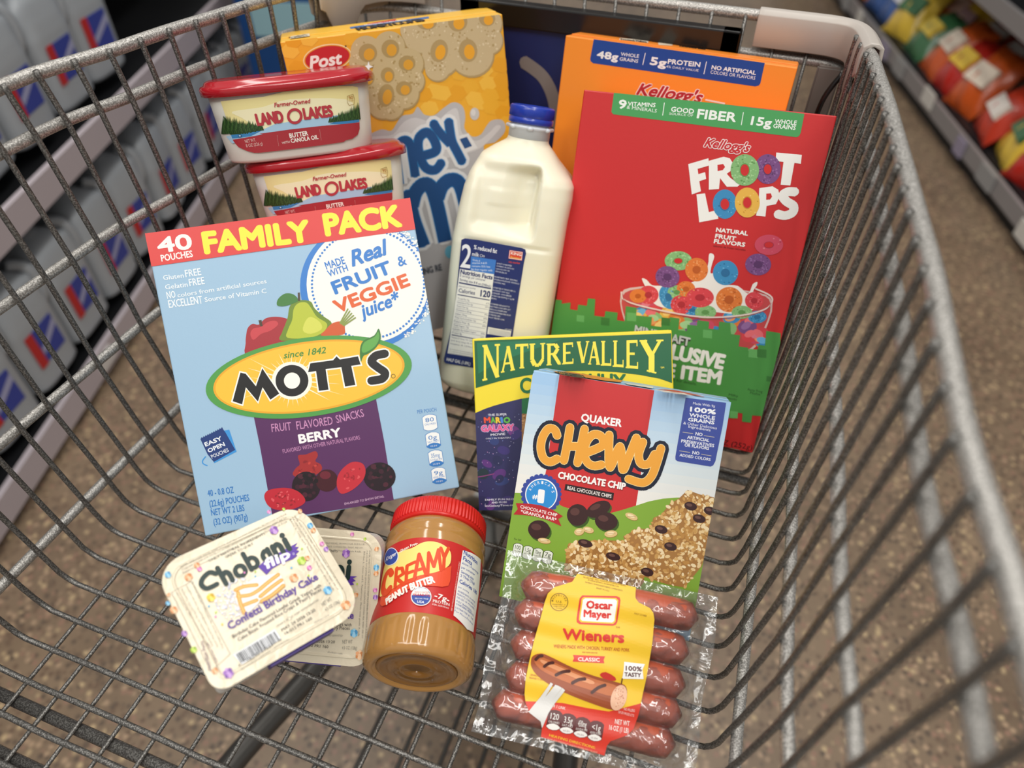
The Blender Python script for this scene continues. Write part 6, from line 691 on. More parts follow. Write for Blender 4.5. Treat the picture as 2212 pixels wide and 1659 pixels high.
["s","5A2A1A",5,0.78,[893,561,894,523],0],["t","5A2A2A",6,"100%",[904,613,1010,629],2.97,0.09999999999999999,0,2],["t","5A2A2A",6,"TASTY",[903,576,1010,594],2.63,0.09999999999999999,0,2],["p","C8322A",5,[746,553,781,576,847,556,851,535,810,530,769,534],2],["t","B0502A",4,"SERVING SUGGESTION",[304,447,423,454],1.15,0.02,0,2],["t","B0502A",4,"ENLARGED TO SHOW DETAIL",[301,429,437,436],1.15,0.02,0,2]],
"nutrition_marks":[["t","F4EEE4",5,"PER 1 LINK",[469,290,569,291],1.79,0.03,0,2],["p","5A2022",5,[465,259,483,273,510,279,538,276,556,264,557,174,539,160,512,154,484,157,466,169]],
["p","5A2022",6,[468,257,485,270,510,276,536,273,554,262,554,176,537,163,512,157,486,160,469,171]],
["p","F2EEE8",7,[469,178,486,191,511,198,537,194,554,183,554,176,537,163,512,157,486,160,469,171]],
["t","F2EEE8",8,"120",[484,221,538,224],3.6,0.01,0,2],["t","F2EEE8",8,"CALORIES",[475,198,547,201],1.34,0,0,2],["p","5A2022",5,[554,257,573,271,600,277,628,273,646,262,646,172,628,158,601,152,573,155,555,167]],
["p","5A2022",6,[557,255,574,268,600,274,626,271,643,260,643,174,626,161,601,155,575,158,558,169]],
["p","F2EEE8",7,[558,176,575,189,600,196,626,192,643,181,643,174,626,161,601,155,575,158,558,169]],
["t","F2EEE8",8,"3.5g",[573,219,628,222],3.59,0.01,0,2],["t","F2EEE8",8,"SAT FAT",[565,196,636,199],1.33,0,0,2],["t","5A2022",8,"16% DV",[579,165,622,168],1.13,0,0,2],["p","5A2022",5,[647,255,665,268,692,275,720,271,738,259,738,169,720,156,693,150,665,153,647,165]],
["p","5A2022",6,[650,253,667,266,692,272,718,268,735,257,735,171,718,159,693,152,667,156,650,167]],
["p","F2EEE8",7,[650,174,667,187,693,194,718,190,735,178,735,171,718,159,693,152,667,156,650,167]],
["t","F2EEE8",8,"430mg",[665,217,720,219],3.59,0.01,0,2],["t","F2EEE8",8,"SODIUM",[657,193,728,197],1.33,0,0,2],["t","5A2022",8,"19% DV",[671,163,714,165],1.12,0,0,2],["p","5A2022",5,[739,253,757,267,785,273,812,270,830,258,830,168,811,155,784,148,757,152,739,163]],
["p","5A2022",6,[742,252,759,264,785,270,810,267,827,256,827,170,810,157,784,151,759,155,742,166]],
["p","F2EEE8",7,[742,173,759,186,784,193,810,188,827,177,827,170,810,157,784,151,759,155,742,166]],
["t","F2EEE8",8,"<1g",[757,215,812,218],3.58,0.01,0,2],["t","F2EEE8",8,"ADDED SUGARS",[749,192,820,196],1.33,0,0,2],["t","5A2022",8,"1% DV",[763,162,805,164],1.12,0,0,2],["t","F4D8D0",5,"NO FILLERS",[937,373,1007,377],1.62,0.02,0,2],["t","F4D8D0",5,"OR BY-PRODUCTS",[904,347,1008,346],1.62,0.02,0,2],["t","F4E8E0",5,"NET WT",[896,280,990,286],2.89,0.025,0,2],["t","F4E8E0",5,"16 OZ (1 LB)",[865,238,991,244],2.89,0.025,0,2],["t","F0C32C",5,"HEATING DIRECTIONS:",[498,114,802,104],1.6,0.06,0,2],["t","E8C0A8",5,"STOVE: ADD WIENERS TO BOILING WATER. REDUCE HEAT",[487,94,819,82],0.96,0.01,0,2]]},"yog":{"lid_print":[["t","4A4A44",2,"ONLY NATURAL INGREDIENTS",[278,714,640,726],1.57,0,0,2],["t","4A4A44",2,"GREEK YOGURT",[369,692,549,695],1.57,0,0,2],["s","16302E",3,2.76,[282,629,254,654,207,638,186,607,198,574,225,567,261,568],1,4],["s","16302E",3,2.74,[306,543,305,601,304,658],1,4],["s","16302E",3,2.76,[305,592,329,614,346,594,346,545],1,4],["s","16302E",3,2.61,[409,544,384,559,384,595,408,613,433,598,433,561,409,544],1,4],["s","16302E",3,2.64,[468,554,468,613,468,671],1,4],["s","16302E",3,2.65,[468,611,493,627,516,608,516,574,493,557,468,567],1,4],["s","16302E",3,2.68,[605,608,585,627,564,606,564,574,584,559,604,576],1,4],["s","16302E",3,2.69,[605,631,604,558],1,4],["s","16302E",3,2.93,[638,559,639,632],1,4],["s","16302E",3,2.95,[639,609,663,633,682,614,681,561],1,4],["s","16302E",3,3.18,[722,565,724,637],1,4],["s","16302E",3,3.19,[724,668,725,672],1,4],["p","5B34A4",2,[509,552,557,569,651,575,785,581,756,565,778,552,754,542,769,527,736,516,746,505,706,498,638,507,574,502,529,482]],
["t","F2EEF4",4,"flip",[544,511,710,511],6.67,0.115,0.1,2],["r","F2EEF4",4,[729,526],[734,523,732,533],0.71],["b",["F2EFEA","D8DCE8","C8CCDC","E8E4EC"],1,[267,548,383,553,464,480,471,453,315,327,212,345,199,458],160,0.45,1.17,3,0.8],["b",["F2EFEA","D0D4E4","9AA0C8"],2,[267,548,383,553,464,480,471,453,315,327,212,345,199,458],120,0.18,0.36,4,0.8],["p","F4F0EA",3,[472,497,603,457,595,382,567,365,421,350,352,326,307,331,310,437,333,488]],
["s","D9A04A",4,2.38,[335,482,386,479,451,452],1,3],["s","EBC070",5,0.82,[335,482,386,479,451,452],1,3],["s","D9A04A",4,2.36,[330,441,394,415,454,419],1,3],["s","EBC070",5,0.82,[330,441,394,415,454,419],1,3],["s","D9A04A",4,2.36,[338,377,410,368],1,3],["s","EBC070",5,0.82,[338,377,410,368],1,3],["s","D9A04A",4,2.43,[454,419,522,436,588,449],1,3],["s","EBC070",5,0.84,[454,419,522,436,588,449],1,3],["s","D9A04A",4,2.41,[439,378,512,396,588,409],1,3],["s","EBC070",5,0.84,[439,378,512,396,588,409],1,3],["s","D9A04A",4,2.39,[432,349,501,353,583,373],1,3],["s","EBC070",5,0.83,[432,349,501,353,583,373],1,3],["s","D9A04A",4,2.32,[340,462,324,396,319,335],1,3],["s","EBC070",5,0.8,[340,462,324,396,319,335],1,3],["t","5A3C98",5,"Confetti Birthday Cake",[209,283,786,306],4.78,0.0625,0,2],["t","2E2A34",5,"Birthday Cake Flavored Lowfat Greek Yogurt with",[206,231,776,257],2.11,0,0,2],["t","2E2A34",5,"Cake Bites, Frosted Rice Crisps & Pastry Pieces",[223,200,766,234],2.11,0,0,2],["t","8A867C",5,"GRADE A     D KEEP REFRIGERATED",[435,165,725,187],1.14,0,0,2],["r","8A867C",5,[522,175],[531,169,527,185],0.83],["t","1E1C20",5,"MAY 24 2026 13:20",[453,128,675,139],1.78,0.01,0,2],["t","1E1C20",5,"16-012 PR1 160",[459,102,634,104],1.77,0.01,0,2],["t","8A867C",5,"NET WT",[725,142,792,148],2.33,0,0,2],["t","8A867C",5,"4.5 OZ (128g)",[726,106,826,113],1.99,0,0,2],["t","8A867C",5,"chobani.com",[631,75,731,73],1.14,0,0,2],["p","E8EAEE",4,[164,147,425,161,429,91,183,74]],
["p","17171A",5,[180,142,186,142,188,83,183,83]],
["p","17171A",5,[189,143,193,143,196,83,192,83]],
["p","17171A",5,[195,143,201,143,204,83,198,83]],
["p","17171A",5,[203,143,207,143,210,83,206,83]],
["p","17171A",5,[210,143,215,143,217,83,213,83]],
["p","17171A",5,[220,144,225,144,228,84,222,84]],
["p","17171A",5,[230,144,233,144,236,84,233,84]],
["p","17171A",5,[238,144,240,144,243,84,241,84]],
["p","17171A",5,[245,144,248,145,251,84,248,84]],
["p","17171A",5,[251,145,255,145,258,84,254,84]],
["p","17171A",5,[258,145,262,145,265,85,260,85]],
["p","17171A",5,[264,145,266,145,269,85,267,85]],
["p","17171A",5,[271,145,274,145,277,85,274,85]],
["p","17171A",5,[277,146,281,146,283,85,279,85]],
["p","17171A",5,[286,146,292,146,294,85,288,85]],
["p","17171A",5,[294,146,296,146,298,85,296,85]],
["p","17171A",5,[298,146,301,146,304,86,301,86]],
["p","17171A",5,[303,146,309,147,312,86,306,86]],
["p","17171A",5,[312,147,314,147,317,86,315,86]],
["p","17171A",5,[320,147,325,147,328,86,322,86]],
["p","17171A",5,[328,147,332,147,334,86,330,86]],
["p","17171A",5,[337,148,340,148,342,87,340,87]],
["p","17171A",5,[345,148,347,148,350,87,348,87]],
["p","17171A",5,[353,148,356,148,358,87,355,87]],
["p","17171A",5,[361,148,363,148,365,87,363,87]],
["p","17171A",5,[366,149,372,149,374,87,368,87]],
["p","17171A",5,[377,149,383,149,385,88,379,87]],
["p","17171A",5,[386,149,392,149,394,88,389,88]],
["p","17171A",5,[398,150,400,150,402,88,400,88]],
["p","17171A",5,[405,150,407,150,409,88,407,88]],
["p","17171A",5,[409,150,414,150,416,88,411,88]],
["t","17171A",5,"18290 01537",[218,72,377,79],1.7,0.01,0,2],["t","17171A",5,"8",[165,72,175,72],1.21,0,0,2],["t","17171A",5,"2",[416,86,428,86],1.26,0,0,2],["t","8A867C",5,"Questions or comments? 1.877.847.0181",[167,49,464,65],1.0,0,0,2],["s","8A867C",3,0.21,[29,642,150,652,155,160,30,127,29,642],0],["t","7A5A70",4,"Nutrition Facts",[39,134,64,302],1.98,0.02,0,2],["t","7A5A70",4,"Calories 160",[82,151,84,279],1.46,0.02,0,2],["t","7A7468",4,"Serv. size: 1 Container (128g). Amount per serv.",[78,268,56,634],0.87,0,0,2],["t","7A7468",4,"Total Fat 4.5g (6% DV), Sat. Fat 3g (15% DV), Trans Fat 0g,",[99,247,87,638],0.88,0,0,2],["t","7A7468",4,"Cholest. 15mg (5% DV), Sodium 85mg (4% DV), Total Carb. 21g (8% DV)",[119,227,119,641],0.89,0,0,2],["t","7A7468",4,"Total Sugars 16g, Incl. 12g Added Sugars (24% DV), Protein 9g",[140,206,151,644],0.89,0,0,2],["t","8A8478",3,"WATER, CANE SUGAR, WATER, WHEAT FLOUR, VEGETABLE OILS (PALM, PALM KERNEL), BROWN SUGAR, RICE FLOUR",[129,757,816,787],1.05,0,0,2],["t","8A8478",3,"WATER, WHEAT FLOUR, VEGETABLE OILS (PALM, PALM KERNEL), BROWN SUGAR, RICE FLOUR",[849,757,875,177],1.01,0,0,2],["t","8A8478",3,"SUGAR AND SPIRULINA (FOR COLOR), SOY LECITHIN, LEMON JUICE CONCENTRATE. CONTAINS MILK, WHEAT, AND SOY",[128,737,806,763],1.05,0,0,2],["t","8A8478",3,"FOR COLOR, SOY LECITHIN, LEMON JUICE CONCENTRATE. CONTAINS MILK, WHEAT, AND SOY",[832,752,850,187],1.0,0,0,2],["t","8A8478",3,"Bulgaricus, S. Thermophilus, L. Acidophilus, Bifidus, L. Casei, and L. Rhamnosus. Made with grade A milk",[127,718,796,738],1.05,0,0,2],["t","8A8478",3,"Bifidus, L. Casei, and L. Rhamnosus. Made with grade A milk",[814,746,825,197],1.0,0,0,2]],
"confetti_print":[["e","A070C0",6,[710,717,7,-13,-10,-7],10],["e","C8A0DC",7,[697,708,11,-8,-7,-11],10],["e","8050A8",6,[684,715,12,-7,-6,-11],10],["e","A070C0",7,[684,731,7,-13,-10,-7],10],["e","C8A0DC",6,[697,741,-4,-15,-11,3],10],["e","8050A8",7,[710,734,9,-10,-9,-9],10],["e","C8A0DC",8,[697,724,8,-4,-4,-8],8],["e","6AB4DC",6,[917,644,-3,-11,-8,2],10],["e","9CD0EC",7,[907,637,2,-10,-8,-3],10],["e","4A94C4",6,[898,642,2,-10,-8,-2],10],["e","6AB4DC",7,[898,654,3,-10,-8,-4],10],["e","9CD0EC",6,[908,661,2,-10,-8,-3],10],["e","4A94C4",7,[917,655,2,-10,-8,-3],10],["e","9CD0EC",8,[908,649,6,-3,-3,-6],8],["e","E8A878",6,[918,606,-4,-8,-6,3],10],["e","F0C8A0",7,[909,601,3,-8,-7,-3],10],["e","D08850",6,[901,605,7,-4,-4,-7],10],["e","E8A878",7,[901,615,-3,-8,-6,2],10],["e","F0C8A0",6,[910,621,1,-9,-7,-2],10],["e","D08850",7,[918,616,6,-6,-5,-6],10],["e","F0C8A0",8,[910,611,5,-3,-3,-5],8],["e","E8A878",6,[220,722,0,-10,-7,-1],10],["e","F0C8A0",7,[212,716,-3,-9,-7,3],10],["e","D08850",6,[204,721,7,-5,-4,-7],10],["e","E8A878",7,[203,732,3,-9,-7,-3],10],["e","F0C8A0",6,[211,738,2,-9,-7,-3],10],["e","D08850",7,[220,733,5,-8,-6,-5],10],["e","F0C8A0",8,[212,727,5,-3,-2,-5],8],["e","DC80C0",6,[222,696,5,-6,-4,-5],10],["e","EAA8D4",7,[216,690,3,-7,-5,-3],10],["e","C060A4",6,[209,694,2,-8,-6,-2],10],["e","DC80C0",7,[209,703,3,-8,-6,-3],10],["e","EAA8D4",6,[215,709,4,-7,-5,-4],10],["e","C060A4",7,[222,705,0,-8,-6,0],10],["e","EAA8D4",8,[215,699,4,-2,-2,-5],8],["e","E8A878",6,[154,677,8,-9,-7,-8],10],["e","F0C8A0",7,[144,669,-4,-12,-9,3],10],["e","D08850",6,[133,675,4,-12,-9,-4],10],["e","E8A878",7,[132,689,-5,-12,-8,4],10],["e","F0C8A0",6,[142,698,8,-9,-6,-8],10],["e","D08850",7,[153,692,8,-9,-7,-8],10],["e","F0C8A0",8,[143,683,7,-4,-3,-7],8],["e","6AB4DC",6,[62,745,2,-10,-7,-3],10],["e","9CD0EC",7,[54,738,3,-10,-7,-4],10],["e","4A94C4",6,[45,743,6,-7,-5,-7],10],["e","6AB4DC",7,[45,755,-1,-11,-7,1],10],["e","9CD0EC",6,[53,762,5,-9,-6,-5],10],["e","4A94C4",7,[62,757,0,-11,-7,-1],10],["e","9CD0EC",8,[54,750,6,-3,-2,-6],8],["e","E8CC3C",6,[211,503,3,-13,-10,-3],10],["e","F4E070",7,[200,494,10,-6,-5,-10],10],["e","CCA820",6,[188,501,-3,-13,-9,3],10],["e","E8CC3C",7,[188,516,1,-14,-10,-2],10],["e","F4E070",6,[199,524,4,-13,-9,-4],10],["e","CCA820",7,[210,518,3,-13,-10,-3],10],["e","F4E070",8,[199,509,7,-4,-3,-7],8],["e","B4D44A",6,[763,455,8,-11,-9,-8],10],["e","CCE478",7,[750,446,9,-10,-8,-9],10],["e","94B430",6,[737,453,12,-7,-6,-11],10],["e","B4D44A",7,[737,469,6,-13,-10,-6],10],["e","CCE478",6,[750,478,7,-12,-10,-7],10],["e","94B430",7,[763,471,-2,-15,-11,1],10],["e","CCE478",8,[750,462,8,-5,-4,-8],8],["e","E8A878",6,[795,457,0,-9,-7,-1],10],["e","F0C8A0",7,[787,452,6,-6,-5,-5],10],["e","D08850",6,[779,456,6,-6,-5,-5],10],["e","E8A878",7,[779,466,-1,-9,-7,0],10],["e","F0C8A0",6,[787,471,2,-8,-7,-2],10],["e","D08850",7,[795,467,7,-4,-4,-6],10],["e","F0C8A0",8,[787,461,5,-3,-2,-5],8],["e","DC80C0",6,[777,394,7,-4,-4,-6],10],["e","EAA8D4",7,[770,389,2,-8,-7,-2],10],["e","C060A4",6,[762,393,6,-5,-4,-6],10],["e","DC80C0",7,[762,403,6,-5,-4,-6],10],["e","EAA8D4",6,[770,408,7,-4,-4,-6],10],["e","C060A4",7,[777,404,-3,-8,-6,2],10],["e","EAA8D4",8,[770,398,5,-3,-2,-5],8],["e","E8A878",6,[671,379,10,-9,-7,-9],10],["e","F0C8A0",7,[659,370,11,-8,-7,-10],10],["e","D08850",6,[646,378,2,-14,-11,-2],10],["e","E8A878",7,[646,393,4,-14,-11,-4],10],["e","F0C8A0",6,[659,402,6,-12,-10,-6],10],["e","D08850",7,[671,395,-1,-14,-11,0],10],["e","F0C8A0",8,[659,386,8,-5,-4,-8],8],["e","6AB4DC",6,[810,209,3,-14,-11,-3],10],["e","9CD0EC",7,[797,201,7,-12,-10,-7],10],["e","4A94C4",6,[784,208,-1,-14,-11,0],10],["e","6AB4DC",7,[784,224,3,-14,-11,-3],10],["e","9CD0EC",6,[797,232,1,-14,-11,-1],10],["e","4A94C4",7,[810,224,6,-13,-10,-5],10],["e","9CD0EC",8,[797,216,8,-5,-4,-7],8],["e","DC80C0",6,[920,499,5,-6,-5,-4],10],["e","EAA8D4",7,[912,495,2,-8,-6,-2],10],["e","C060A4",6,[905,499,3,-7,-6,-3],10],["e","DC80C0",7,[905,507,-3,-7,-6,2],10],["e","EAA8D4",6,[912,512,1,-8,-6,-1],10],["e","C060A4",7,[920,508,5,-5,-5,-5],10],["e","EAA8D4",8,[912,503,5,-2,-2,-4],8],["e","A070C0",6,[926,454,4,-7,-6,-4],10],["e","C8A0DC",7,[918,448,5,-7,-6,-5],10],["e","8050A8",6,[910,453,1,-9,-7,-1],10],["e","A070C0",7,[911,462,5,-7,-6,-5],10],["e","C8A0DC",6,[919,468,4,-8,-6,-4],10],["e","8050A8",7,[927,463,-1,-9,-7,1],10],["e","C8A0DC",8,[918,458,5,-3,-3,-5],8],["e","E8A878",6,[862,72,-2,-16,-13,1],10],["e","F0C8A0",7,[847,63,1,-16,-13,-1],10],["e","D08850",6,[833,71,-7,-14,-11,6],10],["e","E8A878",7,[833,88,11,-10,-9,-10],10],["e","F0C8A0",6,[847,97,1,-16,-13,-1],10],["e","D08850",7,[862,89,12,-10,-8,-10],10],["e","F0C8A0",8,[847,80,9,-5,-5,-8],8],["e","A070C0",6,[116,61,6,-14,-10,-5],10],["e","C8A0DC",7,[104,52,-2,-15,-11,2],10],["e","8050A8",6,[90,61,-3,-15,-11,3],10],["e","A070C0",7,[90,78,11,-9,-6,-11],10],["e","C8A0DC",6,[102,87,-2,-15,-11,2],10],["e","8050A8",7,[116,78,-3,-15,-11,3],10],["e","C8A0DC",8,[103,69,9,-5,-4,-8],8],["e","E8A878",6,[58,112,-1,-9,-7,1],10],["e","F0C8A0",7,[50,107,3,-9,-7,-2],10],["e","D08850",6,[42,112,-2,-9,-7,2],10],["e","E8A878",7,[41,123,4,-9,-6,-3],10],["e","F0C8A0",6,[49,128,1,-10,-7,0],10],["e","D08850",7,[57,123,-2,-9,-7,2],10],["e","F0C8A0",8,[50,117,5,-3,-2,-5],8],["e","B4D44A",6,[10,274,-3,-9,-7,3],10],["e","CCE478",7,[3,269,-3,-9,-7,3],10],["e","94B430",6,[-6,274,6,-7,-5,-6],10],["e","B4D44A",7,[-6,284,6,-8,-5,-5],10],["e","CCE478",6,[2,290,-3,-9,-7,3],10],["e","94B430",7,[10,285,-3,-9,-7,3],10],["e","CCE478",8,[2,279,5,-3,-2,-5],8],["e","A070C0",6,[4,383,3,-8,-6,-3],10],["e","C8A0DC",7,[-3,377,5,-7,-5,-5],10],["e","8050A8",6,[-11,382,4,-8,-6,-4],10],["e","A070C0",7,[-11,392,-2,-9,-6,3],10],["e","C8A0DC",6,[-4,398,2,-9,-6,-1],10],["e","8050A8",7,[4,393,-1,-9,-6,1],10],["e","C8A0DC",8,[-3,387,5,-3,-2,-5],8],["e","E8A878",6,[10,535,3,-11,-8,-3],10],["e","F0C8A0",7,[1,528,1,-12,-8,-1],10],["e","D08850",6,[-9,534,2,-12,-8,-2],10],["e","E8A878",7,[-9,547,2,-12,-8,-2],10],["e","F0C8A0",6,[0,554,3,-11,-8,-3],10],["e","D08850",7,[9,548,3,-11,-8,-3],10],["e","F0C8A0",8,[0,541,6,-4,-3,-6],8],["e","6AB4DC",6,[-5,588,2,-7,-5,-2],10],["e","9CD0EC",7,[-11,583,5,-4,-3,-5],10],["e","4A94C4",6,[-16,587,4,-5,-3,-5],10],["e","6AB4DC",7,[-17,595,-1,-7,-5,1],10],["e","9CD0EC",6,[-11,599,5,-5,-3,-5],10],["e","4A94C4",7,[-6,596,2,-7,-5,-2],10],["e","9CD0EC",8,[-11,591,4,-2,-2,-4],8],["e","E8A878",6,[15,634,2,-5,-3,-2],10],["e","F0C8A0",7,[11,630,4,-3,-2,-4],10],["e","D08850",6,[6,633,3,-4,-3,-4],10],["e","E8A878",7,[6,639,-1,-6,-4,1],10],["e","F0C8A0",6,[10,642,3,-4,-3,-4],10],["e","D08850",7,[15,640,4,-4,-3,-4],10],["e","F0C8A0",8,[11,636,3,-2,-1,-3],8],["e","DC80C0",6,[733,849,1,-7,-6,-1],10],["e","EAA8D4",7,[726,844,3,-6,-5,-3],10],["e","C060A4",6,[720,848,5,-4,-4,-5],10],["e","DC80C0",7,[720,855,5,-5,-4,-5],10],["e","EAA8D4",6,[726,860,1,-7,-5,-1],10],["e","C060A4",7,[733,857,2,-7,-5,-2],10],["e","EAA8D4",8,[726,852,4,-2,-2,-4],8],["e","E8A878",6,[906,765,4,-6,-5,-5],10],["e","F0C8A0",7,[899,760,6,-4,-4,-6],10],["e","D08850",6,[892,763,5,-6,-5,-5],10],["e","E8A878",7,[892,772,0,-8,-6,-1],10],["e","F0C8A0",6,[899,778,-1,-8,-6,0],10],["e","D08850",7,[907,774,0,-8,-6,-1],10],["e","F0C8A0",8,[899,769,5,-2,-2,-5],8],["e","B4D44A",6,[820,826,2,-5,-4,-2],10],["e","CCE478",7,[815,822,3,-4,-4,-3],10],["e","94B430",6,[811,825,4,-4,-3,-4],10],["e","B4D44A",7,[811,831,2,-5,-4,-3],10],["e","CCE478",6,[816,834,3,-4,-3,-3],10],["e","94B430",7,[820,832,3,-4,-3,-3],10],["e","CCE478",8,[815,828,3,-2,-2,-3],8],["e","B4D44A",6,[481,532,5,-3,-3,-6],10],["e","DC80C0",6,[424,556,5,-3,-3,-6],10],["e","6AB4DC",6,[468,505,5,-3,-3,-6],10],["e","B4D44A",6,[187,415,5,-3,-3,-6],10],["e","DC80C0",6,[175,393,5,-3,-3,-6],10],["e","E8CC3C",6,[187,334,5,-3,-3,-6],10],["e","6AB4DC",6,[169,467,5,-3,-3,-6],10],["e","B4D44A",6,[742,356,6,-3,-3,-6],10],["e","B4D44A",6,[789,532,6,-3,-3,-6],10],["e","6AB4DC",6,[676,451,6,-3,-3,-6],10]]},"sign":{"sign_print":[["s","8F8A88",1,13.11,[-2352,2483,-2255,2436,-2157,2374,-2082,2278,-2029,2162,-1999,2039,-1968,1913,-1919,1754],0,3],["e","8FA0C8",1,[-2262,2818,5,1,0,-4],5],["e","8FA0C8",1,[-2219,2824,5,1,0,-4],5],["e","8FA0C8",1,[-2177,2829,5,1,0,-4],5],["e","8FA0C8",1,[-2134,2834,5,1,0,-4],5],["e","8FA0C8",1,[-2092,2839,5,1,0,-4],5],["e","8FA0C8",1,[-2049,2844,5,1,0,-4],5]]}}
# ------------------------------------------------------------------ flat print (inks lie a few hundredths of a millimetre over the surface)
LAY = 0.00004; BASE = 0.00012
_tc = {}
def text_mesh(txt, bold, shear, res):
    k = (txt, shear, res)
    if k not in _tc:
        c = bpy.data.curves.new('t', 'FONT'); c.body = txt; c.size = 1; c.shear = min(1, shear); c.resolution_u = res; c.fill_mode = 'BOTH'
        o = bpy.data.objects.new('t', c); COL.objects.link(o)
        me = bpy.data.meshes.new_from_object(o)
        _tc[k] = ([(v.co.x, v.co.y) for v in me.vertices], [tuple(p.vertices) for p in me.polygons])
        bpy.data.objects.remove(o); bpy.data.curves.remove(c); bpy.data.meshes.remove(me)
    return _tc[k]
_cap = text_mesh('H', 0, 0, 2); CAPH = max(v[1] for v in _cap[0])
def clip(pts, W, H):
    def cut(P, f, g):
        out = []
        for i in range(len(P)):
            a, b = P[i-1], P[i]; fa, fb = f(a), f(b)
            if (fa >= 0) != (fb >= 0):
                t = fa/(fa-fb); out.append((a[0]+(b[0]-a[0])*t, a[1]+(b[1]-a[1])*t))
            if fb >= 0: out.append(b)
        return out
    for f in (lambda p: p[0], lambda p: W-p[0], lambda p: p[1], lambda p: H-p[1]):
        pts = cut(pts, f, None)
        if len(pts) < 3: return []
    return pts
def cat2(P, n, closed):
    out = []; N = len(P)
    for i in range(N if closed else N-1):
        g = (lambda k: P[k % N]) if closed else (lambda k: P[min(max(k, 0), N-1)])
        p0, p1, p2, p3 = g(i-1), g(i), g(i+1), g(i+2)
        for k in range(n):
            t = k/n
            out.append(tuple(.5*((2*p1[j])+(p2[j]-p0[j])*t+(2*p0[j]-5*p1[j]+4*p2[j]-p3[j])*t*t+(3*p1[j]-p0[j]-3*p2[j]+p3[j])*t**3) for j in (0, 1)))
    if not closed: out.append(P[-1])
    return out
def inside(p, P):
    c = False
    for i in range(len(P)):
        a, b = P[i-1], P[i]
        if (a[1] > p[1]) != (b[1] > p[1]) and p[0] < (b[0]-a[0])*(p[1]-a[1])/(b[1]-a[1])+a[0]: c = not c
    return c
def pairs(a): return [(a[i]/10, a[i+1]/10) for i in range(0, len(a), 2)]
